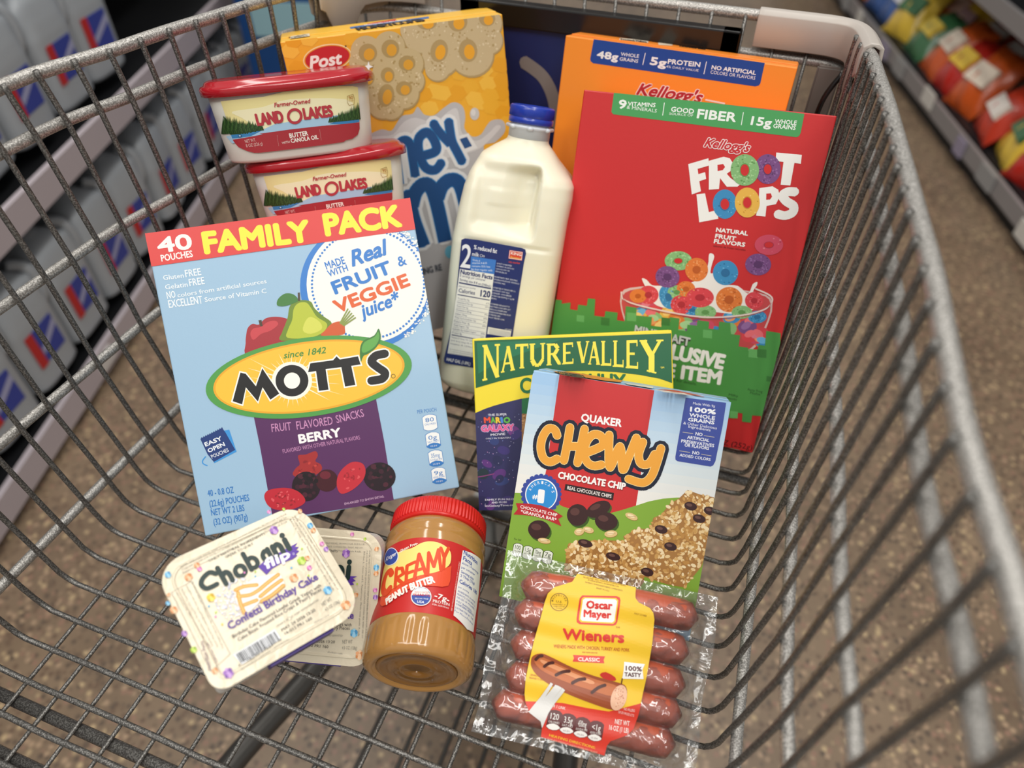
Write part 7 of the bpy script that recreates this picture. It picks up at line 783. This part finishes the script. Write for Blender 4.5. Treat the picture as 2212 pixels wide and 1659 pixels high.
def paint(parent, groups, mapf, W=None, H=None, fine=0, labels={}, k=1):
    for gname, items in groups.items():
        V, F, I, cols = [], [], [], []
        def ci(c):
            if c not in cols: cols.append(c)
            return cols.index(c)
        cnt = {}
        def put(col, lay, pts, sub=0, doclip=True):
            if W and doclip: pts = clip(pts, W, H)
            if len(pts) < 3: return
            q_ = cnt.get(lay, 0); cnt[lay] = q_+1
            b = len(V); off = BASE+lay*LAY+(q_ % 78)*.0000005
            V.extend((p[0], p[1], off) for p in pts); F.append(tuple(range(b, b+len(pts)))); I.append(ci(col))
        for it in items:
            t, col, lay = it[0], it[1], it[2]
            if t == 'p':
                P = pairs(it[3]); put(col, lay, cat2(P, it[4], True) if len(it) > 4 else P)
            elif t == 'e':
                (cx, cy), (ax, ay), (bx, by) = pairs(it[3]); n = it[4]
                put(col, lay, [(cx+ax*math.cos(2*PI*q/n)+bx*math.sin(2*PI*q/n), cy+ay*math.cos(2*PI*q/n)+by*math.sin(2*PI*q/n)) for q in range(n)])
            elif t == 'r':
                (cx, cy), = pairs(it[3]); (ux, uy), (vx, vy) = pairs(it[4]); ux -= cx; uy -= cy; vx -= cx; vy -= cy; n = 28
                for q in range(n):
                    a, b2 = 2*PI*q/n, 2*PI*(q+1)/n
                    f = lambda an, r: (cx+(ux*math.cos(an)+vx*math.sin(an))*r, cy+(uy*math.cos(an)+vy*math.sin(an))*r)
                    put(col, lay, [f(a, 1), f(b2, 1), f(b2, it[5]), f(a, it[5])])
            elif t == 's':
                P = pairs(it[4]); w = it[3]/2
                if len(it) > 6: P = cat2(P, it[6], False)
                for a, b2 in zip(P, P[1:]):
                    dx, dy = b2[0]-a[0], b2[1]-a[1]; L = math.hypot(dx, dy)
                    if L < 1e-6: continue
                    nx, ny = -dy/L*w, dx/L*w
                    put(col, lay, [(a[0]+nx, a[1]+ny), (a[0]-nx, a[1]-ny), (b2[0]-nx, b2[1]-ny), (b2[0]+nx, b2[1]+ny)])
                if len(P) > 2 or it[5]:
                    for q, p in enumerate(P):
                        if not it[5] and q in (0, len(P)-1): continue
                        put(col, lay, [(p[0]+w*math.cos(2*PI*z/10), p[1]+w*math.sin(2*PI*z/10)) for z in range(10)])
            elif t == 'b':
                P = pairs(it[3]); rnd = random.Random(it[7]); xs = [p[0] for p in P]; ys = [p[1] for p in P]; n = 0; tries = 0
                while n < it[4] and tries < it[4]*20:
                    tries += 1; c = (rnd.uniform(min(xs), max(xs)), rnd.uniform(min(ys), max(ys)))
                    if not inside(c, P): continue
                    if W and not (0 < c[0] < W and 0 < c[1] < H): n += 1; continue
                    r = rnd.uniform(it[5], it[6])*.85; an = rnd.uniform(0, PI); s2 = r*it[8]
                    m = 8 if r > .5 else 6
                    put(rnd.choice(col), lay, [(c[0]+r*math.cos(2*PI*z/m)*math.cos(an)-s2*math.sin(2*PI*z/m)*math.sin(an), c[1]+r*math.cos(2*PI*z/m)*math.sin(an)+s2*math.sin(2*PI*z/m)*math.cos(an)) for z in range(m)], sub=n)
                    n += 1
            elif t == 'o':
                (cx, cy), (ax, ay), (bx, by) = pairs(it[3]); rnd = random.Random(it[6])
                f = lambda an, r, r2=None: (cx+ax*math.cos(an)*r+bx*math.sin(an)*(r2 or r), cy+ay*math.cos(an)*r+by*math.sin(an)*(r2 or r))
                put(col[0], lay, [f(2*PI*q/28, 1) for q in range(28)])
                hx, hy = it[4], it[5]; rad = math.hypot(ax, ay)
                for q in range(60):
                    an = rnd.uniform(0, 2*PI); rr = rnd.uniform((hx+hy)/2+.08, .95); c = f(an, rr); s2 = rad*rnd.uniform(.03, .09)
                    put(col[1] if rnd.random() < .62 else col[2], lay, [(c[0]+s2*math.cos(z), c[1]+s2*.8*math.sin(z)) for z in (0, 1.05, 2.1, 3.14, 4.2, 5.25)], sub=3+q)
                put(col[2], lay+4, [f(2*PI*q/18, hx*1.18, hy*1.18) for q in range(18)]); put(col[3], lay+5, [f(2*PI*q/18, hx, hy) for q in range(18)])
            elif t == 't':
                txt, (a, b2), h, bold, shear, res = it[3], pairs(it[4]), it[5], it[6], it[7], it[8]
                if h < 1.6: res = 1
                elif h > 8: res = 4
                vv, ff = text_mesh(txt, 0, shear, res)
                if not vv: continue
                x0 = min(v[0] for v in vv); x1 = max(v[0] for v in vv); L = math.hypot(b2[0]-a[0], b2[1]-a[1]); ex, ey = (b2[0]-a[0])/L, (b2[1]-a[1])/L
                d = bold*abs(h)*.55; sx = (L-2*d)/(x1-x0); sy_ = (abs(h)-2*d)/CAPH
                todo = []
                if len(it) > 9:
                    R = d+it[9][1]*abs(h)*.5; todo += [(it[9][0], lay-1, R*math.cos(q*PI/5), R*math.sin(q*PI/5)) for q in range(10)]
                if d < .03: todo += [(col, lay, 0, 0)]
                elif abs(h) < 2.2: todo += [(col, lay, -d, 0), (col, lay, d, 0)]
                else: todo += [(col, lay, d*math.cos(q*PI/4), d*math.sin(q*PI/4)) for q in range(8)]
                if abs(h) > 9 and d > .4: todo += [(col, lay, 0, 0)]
                for tn, (cc, ll, ox, oy) in enumerate(todo):
                    b = len(V); off = BASE+ll*LAY+tn*.0000009
                    for v in vv:
                        x = (v[0]-x0)*sx+d+ox; y = v[1]*sy_+d+oy
                        V.append((a[0]+ex*x-ey*y, a[1]+ey*x+ex*y, off))
                    for f_ in ff: F.append(tuple(b+q for q in f_)); I.append(ci(cc))
        if not F: continue
        me = bpy.data.meshes.new(gname); me.from_pydata([(v[0]*k/1000, v[1]*k/1000, v[2]) for v in V], [], F)
        for p, i in zip(me.polygons, I): p.material_index = i
        if fine:
            bm = bmesh.new(); bm.from_mesh(me); bmesh.ops.triangulate(bm, faces=bm.faces)
            for _ in range(6):
                es = [e for e in bm.edges if e.calc_length() > fine]
                if not es: break
                bmesh.ops.subdivide_edges(bm, edges=es, cuts=1); bmesh.ops.triangulate(bm, faces=[f for f in bm.faces if len(f.verts) > 3])
            bm.to_mesh(me); bm.free()
        for v in me.vertices: v.co = mapf(v.co.x, v.co.y, v.co.z*(3 if fine else 1))
        link(gname, me, [inkmat(c) for c in cols], parent, label=labels.get(gname))
# ------------------------------------------------------------------ folding cartons
def carton(name, label, cat, P, front, side, top, W=None, groups=(), frontart=None, topart=None, dent=None, labels={}):
    Wd, Hd, Dd = P[6:9]
    root = thing(name, label, cat, M=frame(P))
    me = bpy.data.meshes.new('body'); bm = bmesh.new(); bmesh.ops.create_cube(bm, size=1)
    for v in bm.verts: v.co = Vector((Wd if v.co.x > 0 else 0, Dd if v.co.y > 0 else 0, Hd if v.co.z > 0 else 0))
    bmesh.ops.subdivide_edges(bm, edges=list(bm.edges), cuts=5, use_grid_fill=True)
    for v in bm.verts:   # cartons bulge a little
        x, y, z = v.co.x/Wd, v.co.y/Dd, v.co.z/Hd
        if y > .999: v.co.y += .0025*math.sin(PI*x)*math.sin(PI*z)
        if x < .001: v.co.x -= .0008*math.sin(PI*z)*math.sin(PI*y)
        if x > .999: v.co.x += .0008*math.sin(PI*z)*math.sin(PI*y)
    bm.normal_update()
    for f in bm.faces:
        n = f.normal; f.material_index = 0 if n.y < -.7 else (2 if n.z > .7 else 1)
    bm.to_mesh(me); bm.free()
    o = link('body', me, [front, side, top], root)
    md = o.modifiers.new('b', 'BEVEL'); md.width = .0009; md.segments = 2; md.limit_method = 'ANGLE'; md.angle_limit = 1
    # glued top closure: outer flap over the inner one, and the seam on the bottom
    bevbox('top_flap', (.0008, Dd*.34, Hd), (Wd-.0008, Dd-.0004, Hd+.0006), top, root, .0003, 1)
    bevbox('bottom_flap', (.0008, Dd*.3, -.0006), (Wd-.0008, Dd-.0004, 0), side, root, .0003, 1)
    if frontart: paint(root, frontart, lambda u, v, l: Vector((u, -l, v)), Wd*1000, Hd*1000, labels=labels)
    if topart:
        paint(root, topart, lambda u, v, l: Vector((u, v, Hd+.0006+l)), Wd*1000, Dd*1000)
    return root
def card(name, col, rough=.42):
    return mat('card_'+name, col, rough=rough, spec=.45, coat=.12, bump=.06, bscale=350)
M_KRAFT = mat('raw_board', (168, 146, 118), rough=.8)
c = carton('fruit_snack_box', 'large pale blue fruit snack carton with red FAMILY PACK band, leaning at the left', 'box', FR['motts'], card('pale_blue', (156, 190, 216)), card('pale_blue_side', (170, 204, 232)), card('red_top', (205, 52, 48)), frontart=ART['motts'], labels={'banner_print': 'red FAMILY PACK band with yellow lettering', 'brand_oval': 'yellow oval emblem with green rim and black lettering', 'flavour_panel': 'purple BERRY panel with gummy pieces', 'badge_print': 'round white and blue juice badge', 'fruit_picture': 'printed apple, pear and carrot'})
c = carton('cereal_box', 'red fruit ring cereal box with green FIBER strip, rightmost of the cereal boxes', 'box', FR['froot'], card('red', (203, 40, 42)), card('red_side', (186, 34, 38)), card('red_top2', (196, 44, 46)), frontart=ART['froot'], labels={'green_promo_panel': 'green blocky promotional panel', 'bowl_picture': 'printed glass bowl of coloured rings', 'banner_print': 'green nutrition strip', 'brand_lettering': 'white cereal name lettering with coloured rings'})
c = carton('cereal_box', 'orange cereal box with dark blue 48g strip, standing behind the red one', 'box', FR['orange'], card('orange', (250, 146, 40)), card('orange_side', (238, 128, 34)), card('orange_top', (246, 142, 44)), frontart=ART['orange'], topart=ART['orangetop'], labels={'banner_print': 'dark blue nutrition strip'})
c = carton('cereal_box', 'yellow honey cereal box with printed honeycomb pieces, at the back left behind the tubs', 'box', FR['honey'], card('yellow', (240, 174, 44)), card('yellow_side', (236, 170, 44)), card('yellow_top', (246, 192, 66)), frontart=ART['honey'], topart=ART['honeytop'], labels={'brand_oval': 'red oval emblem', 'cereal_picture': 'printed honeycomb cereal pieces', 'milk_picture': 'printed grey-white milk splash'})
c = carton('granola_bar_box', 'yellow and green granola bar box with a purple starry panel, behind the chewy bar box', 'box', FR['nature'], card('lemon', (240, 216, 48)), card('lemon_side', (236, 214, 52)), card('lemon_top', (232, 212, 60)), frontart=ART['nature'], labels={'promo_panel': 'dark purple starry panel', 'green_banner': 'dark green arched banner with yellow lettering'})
c = carton('granola_bar_box', 'blue, red and green chewy chocolate chip bar box standing in front', 'box', FR['quaker'], card('sky', (158, 196, 230)), card('sky_side', (120, 160, 70)), card('sky_top', (150, 192, 222)), frontart=ART['quaker'], topart=ART['quakertop'], labels={'granola_picture': 'printed granola bar, chocolate chips and oats', 'claims_panel': 'dark blue claims panel', 'rosette_print': 'blue scalloped rosette with red ribbon', 'brand_lettering': 'orange lettering outlined in navy'})
# ------------------------------------------------------------------ butter tubs
M_TUBW = mat('white_tub_plastic', (224, 222, 212), rough=.3, sss=.1)
M_LID = mat('red_lid_plastic', (176, 26, 38), rough=.16, spec=.6, coat=.4)
TA0, TA1, TB0, TB1, TP = .0575, .0625, .0395, .0435, 3.4
def loft(name, secs, m, parent, seg=72, smooth=True, p=TP, cx=0, cy=0, **k):
    vs, fs = [], []
    for (a, b, z) in secs:
        for q in range(seg):
            x, y = sup(a, b, p, 2*PI*q/seg); vs.append((cx+x, cy+y, z))
    for i in range(len(secs)-1):
        for q in range(seg):
            q2 = (q+1) % seg; fs.append((i*seg+q, i*seg+q2, (i+1)*seg+q2, (i+1)*seg+q))
    fs.append(tuple(range(seg))[::-1]); fs.append(tuple((len(secs)-1)*seg+q for q in range(seg)))
    return mesh(name, vs, fs, m, parent, smooth, **k)
def tub(P, label):
    Wd, Hd, Dd = P[6:9]; cx, cy = Wd/2, Dd/2
    root = thing('butter_tub', label, 'tub', M=frame(P))
    loft('body', [(TA0-.004, TB0-.004, 0), (TA0-.001, TB0-.001, .001), (TA0, TB0, .003)]+[(TA0+(TA1-TA0)*z/Hd, TB0+(TB1-TB0)*z/Hd, z) for z in (.02, .035, Hd-.004)], M_TUBW, root, cx=cx, cy=cy)
    A, Bq = Wd/2, Dd/2; t = Hd
    loft('lid', [(A-.002, Bq-.002, t-.0065), (A, Bq, t-.006), (A+.0004, Bq+.0004, t-.001), (A-.0008, Bq-.0008, t+.0008), (A-.003, Bq-.003, t+.0012), (A-.0042, Bq-.0042, t+.0035), (A-.006, Bq-.006, t+.0044), (A-.012, Bq-.012, t+.0046), (A-.014, Bq-.014, t+.0042), (A-.02, Bq-.02, t+.0042)], M_LID, root, cx=cx, cy=cy)
    def mp(u, v, l):
        kk = v/Hd; a = TA0+(TA1-TA0)*kk; b = TB0+(TB1-TB0)*kk
        y = b*max(0, 1-min(1, abs(u/a))**TP)**(1/TP); return Vector((cx+u, cy-y-l-.0002, v))
    paint(root, ART['tub'], mp, fine=.003, labels={'label_print': 'cream and red butter label with pine trees and a lake'})
    return root
tub(FR['tub1'], 'upper butter tub of the stack, red lid fully in view')
tub(FR['tub2'], 'lower butter tub of the stack, partly hidden behind the blue carton')
# ------------------------------------------------------------------ half gallon of milk
M_MILK = mat('milk_jug_plastic', (236, 231, 208), rough=.33, sss=.25)
M_NECK = mat('empty_neck_plastic', (208, 212, 218), rough=.3, sss=.2)
M_CAP = mat('blue_cap', (36, 62, 170), rough=.25, coat=.2)
P = FR['jug']; root = thing('milk_jug', 'half gallon plastic milk jug with blue cap and navy label', 'jug', M=frame(P))
vs, fs = jugmesh(176, JS); mesh('body', vs, fs, M_MILK, root, True)
NC = Matrix.Translation(Vector((.0530, .0495, 0)))
lathe('neck', [(.0178, .2285), (.0178, .236), (.0198, .2368), (.0198, .2385), (.0172, .239), (.0172, .242)], M_NECK, root, 40, NC, label='translucent empty neck')
vs, fs = [], []
for q in range(7):
    a = 2*PI*q/7+.3; lathe_data([(.0001, -.002), (.0028, -.0012), (.0034, 0), (.0028, .0012), (.0001, .002)], 10, vs, fs, NC @ Matrix.Translation(Vector((.0182*math.cos(a), .0182*math.sin(a), .2372))))
mesh('neck_lug', vs, fs, M_NECK, root, True)
lathe('cap', [(.0186, .2405), (.0192, .2408), (.0192, .2448), (.0187, .2451), (.0187, .2455), (.0192, .2458), (.0190, .2530), (.0182, .2545), (.016, .2549), (.0155, .2545), (.001, .2545)], M_CAP, root, 144, NC, rib=lambda i, a, r, z: (.00028*math.cos(72*a) if i in (5, 6) else 0))
paint(root, ART['milk'], lambda u, v, l: Vector((u, -l-.0001, v)), labels={'label_print': 'navy nutrition label'})
# ------------------------------------------------------------------ peanut butter jar
JM = Matrix(((0.1527571, 0.94721736, -0.28185907, -0.13445297), (0.04487541, 0.27826379, 0.95945582, 0.17800826), (0.98724438, -0.15921223, 0, 0.0412), (0, 0, 0, 1)))
M_PB = mat('peanut_butter_in_plastic', (176, 128, 68), rough=.13, spec=.6, coat=.6, var=.05, vscale=60)
M_PBD = mat('peanut_butter_base', (134, 90, 36), rough=.16, coat=.5)
M_RLID = mat('ribbed_red_lid', (206, 34, 30), rough=.3)
root = thing('peanut_butter_jar', 'peanut butter jar with red ribbed lid lying on the wire floor', 'jar', M=JM)
prof = [(.0285, -.0098), (.0300, -.0112), (.0320, -.0118), (.0345, -.0112), (.0375, -.0088), (.0385, -.006), (.0388, 0), (.0388, .0075), (.0381, .0105), (.0381, .0125), (.0377, .0135), (.0377, .0715), (.0381, .0725), (.0385, .0745), (.0388, .0768), (.0388, .079), (.0383, .0805), (.0388, .083), (.0385, .087), (.0372, .0905), (.0350, .0930), (.0335, .095)]
def flutes(i, a, r, z):
    return -.0005*max(0, math.cos(26*a))**2 if -.0075 < z < .0095 else 0
vs, fs = [], []
pp = []
for (r0, z0), (r1, z1) in zip(prof, prof[1:]):
    n = max(1, int(abs(z1-z0)/.0025))
    for q in range(n): pp.append((r0+(r1-r0)*q/n, z0+(z1-z0)*q/n))
pp.append(prof[-1])
lathe('body', pp, M_PB, root, 208, rib=flutes)
lathe('base', [(.001, -.0102), (.0008, -.0104), (.0105, -.0104), (.0108, -.0106), (.0125, -.0106), (.0128, -.0103), (.0245, -.0103), (.0252, -.0107), (.0270, -.0107), (.0284, -.0100)], M_PBD, root, 64, label='darker recessed base')
LM = Matrix.Translation(Vector((0, 0, .0935)))
lathe('lid', [(.033, 0), (.0362, 0), (.0370, .0008), (.0370, .0020), (.0365, .0026), (.0372, .0032), (.0368, .0150), (.0358, .0168), (.0340, .0176), (.032, .0178), (.031, .0172), (.001, .0172)], M_RLID, root, 312, LM, rib=lambda i, a, r, z: (.0007*math.cos(78*a) if i in (5, 6) else 0))
JR = .0378
def mapjar(u, v, l):
    a = u/.03885; r = JR+l+.0001; return Vector((r*math.cos(a), r*math.sin(a), v))
# wrap-around paper label
vs, fs = [], []; n = 90
for zz in (.0136, .0716):
    for q in range(n+1):
        a = -PI*.98+2*PI*.98*q/n; vs.append((JR*math.cos(a), JR*math.sin(a), zz))
for q in range(n): fs.append((q, q+1, n+1+q+1, n+1+q))
lb = mesh('label', vs, fs, inkmat('C42A28'), root, True, label='red wrap-around label')
paint(lb, ART['jar'], mapjar, fine=.003)
# ------------------------------------------------------------------ pack of wieners
P = FR['wiener']; Wd, Hd, Dd = P[6:9]; Hd = .1195
M_SAUS = mat('wiener_skin', (190, 92, 66), rough=.3, var=.12, vscale=90, coat=.3, bump=.1, bscale=500)
def film_material():
    m = bpy.data.materials.new('clear_film'); m.use_nodes = True; nt = m.node_tree; nt.nodes.clear()
    out = nt.nodes.new('ShaderNodeOutputMaterial'); tr = nt.nodes.new('ShaderNodeBsdfTransparent'); gl = nt.nodes.new('ShaderNodeBsdfGlossy'); df = nt.nodes.new('ShaderNodeBsdfDiffuse')
    gl.inputs['Roughness'].default_value = .08; tr.inputs['Color'].default_value = (.93, .94, .94, 1); df.inputs['Color'].default_value = (.75, .76, .76, 1)
    lw = nt.nodes.new('ShaderNodeFresnel'); lw.inputs['IOR'].default_value = 1.5
    tc = nt.nodes.new('ShaderNodeTexCoord'); n = nt.nodes.new('ShaderNodeTexNoise'); n.inputs['Scale'].default_value = 58; n.inputs['Detail'].default_value = 1.5; n.inputs['Distortion'].default_value = 1.4
    bp = nt.nodes.new('ShaderNodeBump'); bp.inputs['Strength'].default_value = .65; bp.inputs['Distance'].default_value = .0035
    L = nt.links.new; L(tc.outputs['Object'], n.inputs['Vector']); L(n.outputs['Fac'], bp.inputs['Height']); L(bp.outputs['Normal'], gl.inputs['Normal']); L(bp.outputs['Normal'], lw.inputs['Normal'])
    ad = nt.nodes.new('ShaderNodeMath'); ad.operation = 'MULTIPLY_ADD'; ad.inputs[1].default_value = 1.6; ad.inputs[2].default_value = .03; ad.use_clamp = True
    L(lw.outputs[0], ad.inputs[0])
    m1 = nt.nodes.new('ShaderNodeMixShader'); m2 = nt.nodes.new('ShaderNodeMixShader'); m1.inputs[0].default_value = .045
    L(tr.outputs[0], m1.inputs[1]); L(df.outputs[0], m1.inputs[2]); L(ad.outputs[0], m2.inputs[0]); L(m1.outputs[0], m2.inputs[1]); L(gl.outputs[0], m2.inputs[2]); L(m2.outputs[0], out.inputs[0])
    return m
M_FILM = film_material()
root = thing('wiener_pack', 'clear vacuum pack of wieners with yellow and red label, lying in front', 'food pack', M=frame(P))
rows = [(.0125, .1345, .0995, .103), (.0115, .1320, .0812, .0800), (.0135, .1330, .0610, .0588), (.0145, .1335, .0408, .0402), (.0095, .1325, .0213, .0212)]
SR = .0102
for (x0, x1, v0, v1) in rows:
    vs, fs = [], []; n = 22; seg = 20; rnd = random.Random(int(v0*1e4))
    for i in range(n+1):
        t = i/n; xx = x0+(x1-x0)*t; e = min(t, 1-t)*(x1-x0); rr = SR*math.sqrt(max(0.02, 1-max(0, 1-e/.0095)**2)); vv = v0+(v1-v0)*t+.0012*math.sin(PI*t)*rnd.choice((1, .9))
        for q in range(seg):
            a = 2*PI*q/seg; vs.append((xx, -.0018+rr*math.cos(a)*.98, vv+rr*math.sin(a)*1.02))
    for i in range(n):
        for q in range(seg): fs.append((i*seg+q, i*seg+(q+1) % seg, (i+1)*seg+(q+1) % seg, (i+1)*seg+q))
    fs.append(tuple(range(seg))[::-1]); fs.append(tuple(n*seg+q for q in range(seg)))
    mesh('wiener', vs, fs, M_SAUS, root, True)
def hgt(u, v):
    h = 0
    for (x0, x1, v0, v1) in rows:
        t = max(0, min(1, (u-x0)/(x1-x0))); vv = v0+(v1-v0)*t
        dx = max(x0+.009-u, 0, u-(x1-.009)); d = math.hypot(dx, (v-vv))
        h = max(h, math.sqrt(max(0, 1-(d/.0112)**2))*.0122)
    ed = min(u, Wd-u, v, Hd-v); e2 = max(0, min(1, (ed-.007)/.007))
    return max(h, .0045*e2) if ed > .004 else 0
for nm, sg in (('film', -1), ('backing_film', 1)):
    vs, fs = [], []; nu, nv = (130, 110) if sg < 0 else (20, 16)
    for j in range(nv+1):
        for i in range(nu+1):
            u, v = Wd*i/nu, Hd*j/nv
            uu = u+.0012*math.sin(v*90)*(1 if i in (0, nu) else 0)
            h = hgt(u, v)+.0004*math.sin(u*420)*math.sin(v*510) if sg < 0 else .0085*min(1, max(0, min(u, Wd-u, v, Hd-v)-.006)/.012)
            vs.append((uu, sg*h-(0 if sg < 0 else -.0004), v))
    for j in range(nv):
        for i in range(nu): a = j*(nu+1)+i; fs.append((a, a+1, a+nu+2, a+nu+1))
    mesh(nm, vs, fs, M_FILM, root, True, label='clear wrinkled plastic film' if sg < 0 else None)
def mapw(u, v, l):
    d = min(max(v-.0, 0), Hd-v); e = max(0, min(1, d/.010)); e = math.sqrt(max(0, 1-(1-e)**2))
    h = .0012+(.0122+.0006*math.cos(2*PI*(v-.0605)/.0198))*e
    return Vector((u, -h-l, v))
paint(root, ART['wiener'], mapw, fine=.0025, labels={'label_sheet': 'yellow and red paper label', 'sausage_picture': 'printed grilled sausage on a fork'})
# ------------------------------------------------------------------ yogurt cups
def foil():
    m = bpy.data.materials.new('cream_foil'); m.use_nodes = True; nt = m.node_tree; b = nt.nodes['Principled BSDF']
    b.inputs['Base Color'].default_value = rgb((220, 209, 184)); b.inputs['Roughness'].default_value = .3; b.inputs['Metallic'].default_value = .1; b.inputs['Specular IOR Level'].default_value = .7
    tc = nt.nodes.new('ShaderNodeTexCoord'); n = nt.nodes.new('ShaderNodeTexNoise'); n.inputs['Scale'].default_value = 70; n.inputs['Detail'].default_value = 3; n.inputs['Distortion'].default_value = .8
    bp = nt.nodes.new('ShaderNodeBump'); bp.inputs['Strength'].default_value = .35; bp.inputs['Distance'].default_value = .002
    nt.links.new(tc.outputs['Object'], n.inputs['Vector']); nt.links.new(n.outputs['Fac'], bp.inputs['Height']); nt.links.new(bp.outputs['Normal'], b.inputs['Normal'])
    return m
M_FOIL = foil(); M_CUP = mat('white_cup_plastic', (228, 226, 220), rough=.35)
def rrect(W, H, radii, n=8, e=0):
    pts = []
    for (cx, cy, r, a0) in ((0, 0, radii[0], PI), (W, 0, radii[1], 1.5*PI), (W, H, radii[2], 0), (0, H, radii[3], .5*PI)):
        sx = 1 if cx == 0 else -1; sy2 = 1 if cy == 0 else -1
        for q in range(n+1):
            a = a0+(PI/2)*q/n; pts.append((cx+sx*r+(r+e)*math.cos(a), cy+sy2*r+(r+e)*math.sin(a)))
    return pts
def yogurt(P, label):
    Wd, Hd, Dd = P[6:9]; root = thing('yogurt_cup', label, 'yogurt cup', M=frame(P)); kf = Wd/.09343
    R4 = [.009, .016, .016, .016]
    def stack(name, secs, m, rows_=None, **k):
        vs, fs = [], []
        for (e, y) in secs:
            for (x, z) in rrect(Wd, Hd, R4, 8, e): vs.append((x, y, z))
        n = len(rrect(Wd, Hd, R4)); 
        for i in range(len(secs)-1):
            for q in range(n): q2 = (q+1) % n; fs.append((i*n+q, i*n+q2, (i+1)*n+q2, (i+1)*n+q))
        fs.append(tuple(range(n))[::-1]); fs.append(tuple((len(secs)-1)*n+q for q in range(n)))
        return mesh(name, vs, fs, m, root, False, **k)
    # foil lid with a shallow embossed bead following the rim
    vs, fs = [], []; loops = [(0, .0003), (0, 0), (-.0050, -.0001), (-.0056, -.0005), (-.0064, -.0005), (-.0070, -.0001), (-.008, 0)]
    for (e, y) in loops:
        for (x, z) in rrect(Wd, Hd, R4, 8, e): vs.append((x, y, z))
    n = len(rrect(Wd, Hd, R4))
    for i in range(len(loops)-1):
        for q in range(n): q2 = (q+1) % n; fs.append((i*n+q, (i+1)*n+q, (i+1)*n+q2, i*n+q2))
    fs.append(tuple((len(loops)-1)*n+q for q in range(n)))
    mesh('foil_lid', vs, fs, M_FOIL, root, False)
    stack('cup', [(-.0002, .0004), (-.0002, .0014), (-.0022, .0016), (-.0028, .010), (-.005, Dd*.8), (-.007, Dd*.94), (-.011, Dd)], M_CUP)
    vs, fs = [], []; R5 = [(x, z) for (x, z) in rrect(Wd, Hd, R4, 8, -.0016)]
    i0 = next(i for i, p in enumerate(R5) if p[1] < .002 and p[0] > .02); seq = [(Wd*.34, .0007), (Wd*.77, .0007)]
    for (x, z) in seq:
        for y in (.0022, .012): vs.append((x, y, z-(.0022 if y < .005 else .0012)))
    for (x, z) in seq:
        for y in (.0022, .012): vs.append((x, y, z+.0018))
    fs = [(0, 2, 3, 1), (4, 5, 7, 6), (0, 1, 5, 4), (2, 6, 7, 3), (0, 4, 6, 2), (1, 3, 7, 5)]
    sl = mesh('sleeve', vs, fs, inkmat('43307A'), root, label='purple side band')
    it = [['t', 'C8C0DC', 1, 'Confetti Birthday Cake', [int(Wd*1000*.36*10), -58, int(Wd*1000*.75*10), -58], 2.4, .02, 0, 1]]
    paint(sl, {'band_print': it}, lambda u, v, l: Vector((u, -v, .0003-l-.00015)))
    paint(root, ART['yog'], lambda u, v, l: Vector((u, -l-.0004, v)), k=kf, labels={'confetti_print': 'coloured confetti pieces'})
    return root
yogurt(FR['cho1'], 'cream foil topped yogurt cup lying on top, whole lid in view')
yogurt(FR['cho2'], 'cream foil topped yogurt cup underneath, only its right half in view')
paint(fr_, ART['sign'], lambda u, v, l: Vector((u, sy-.0012-l, v))-Vector((-.185, .3, GZ)))
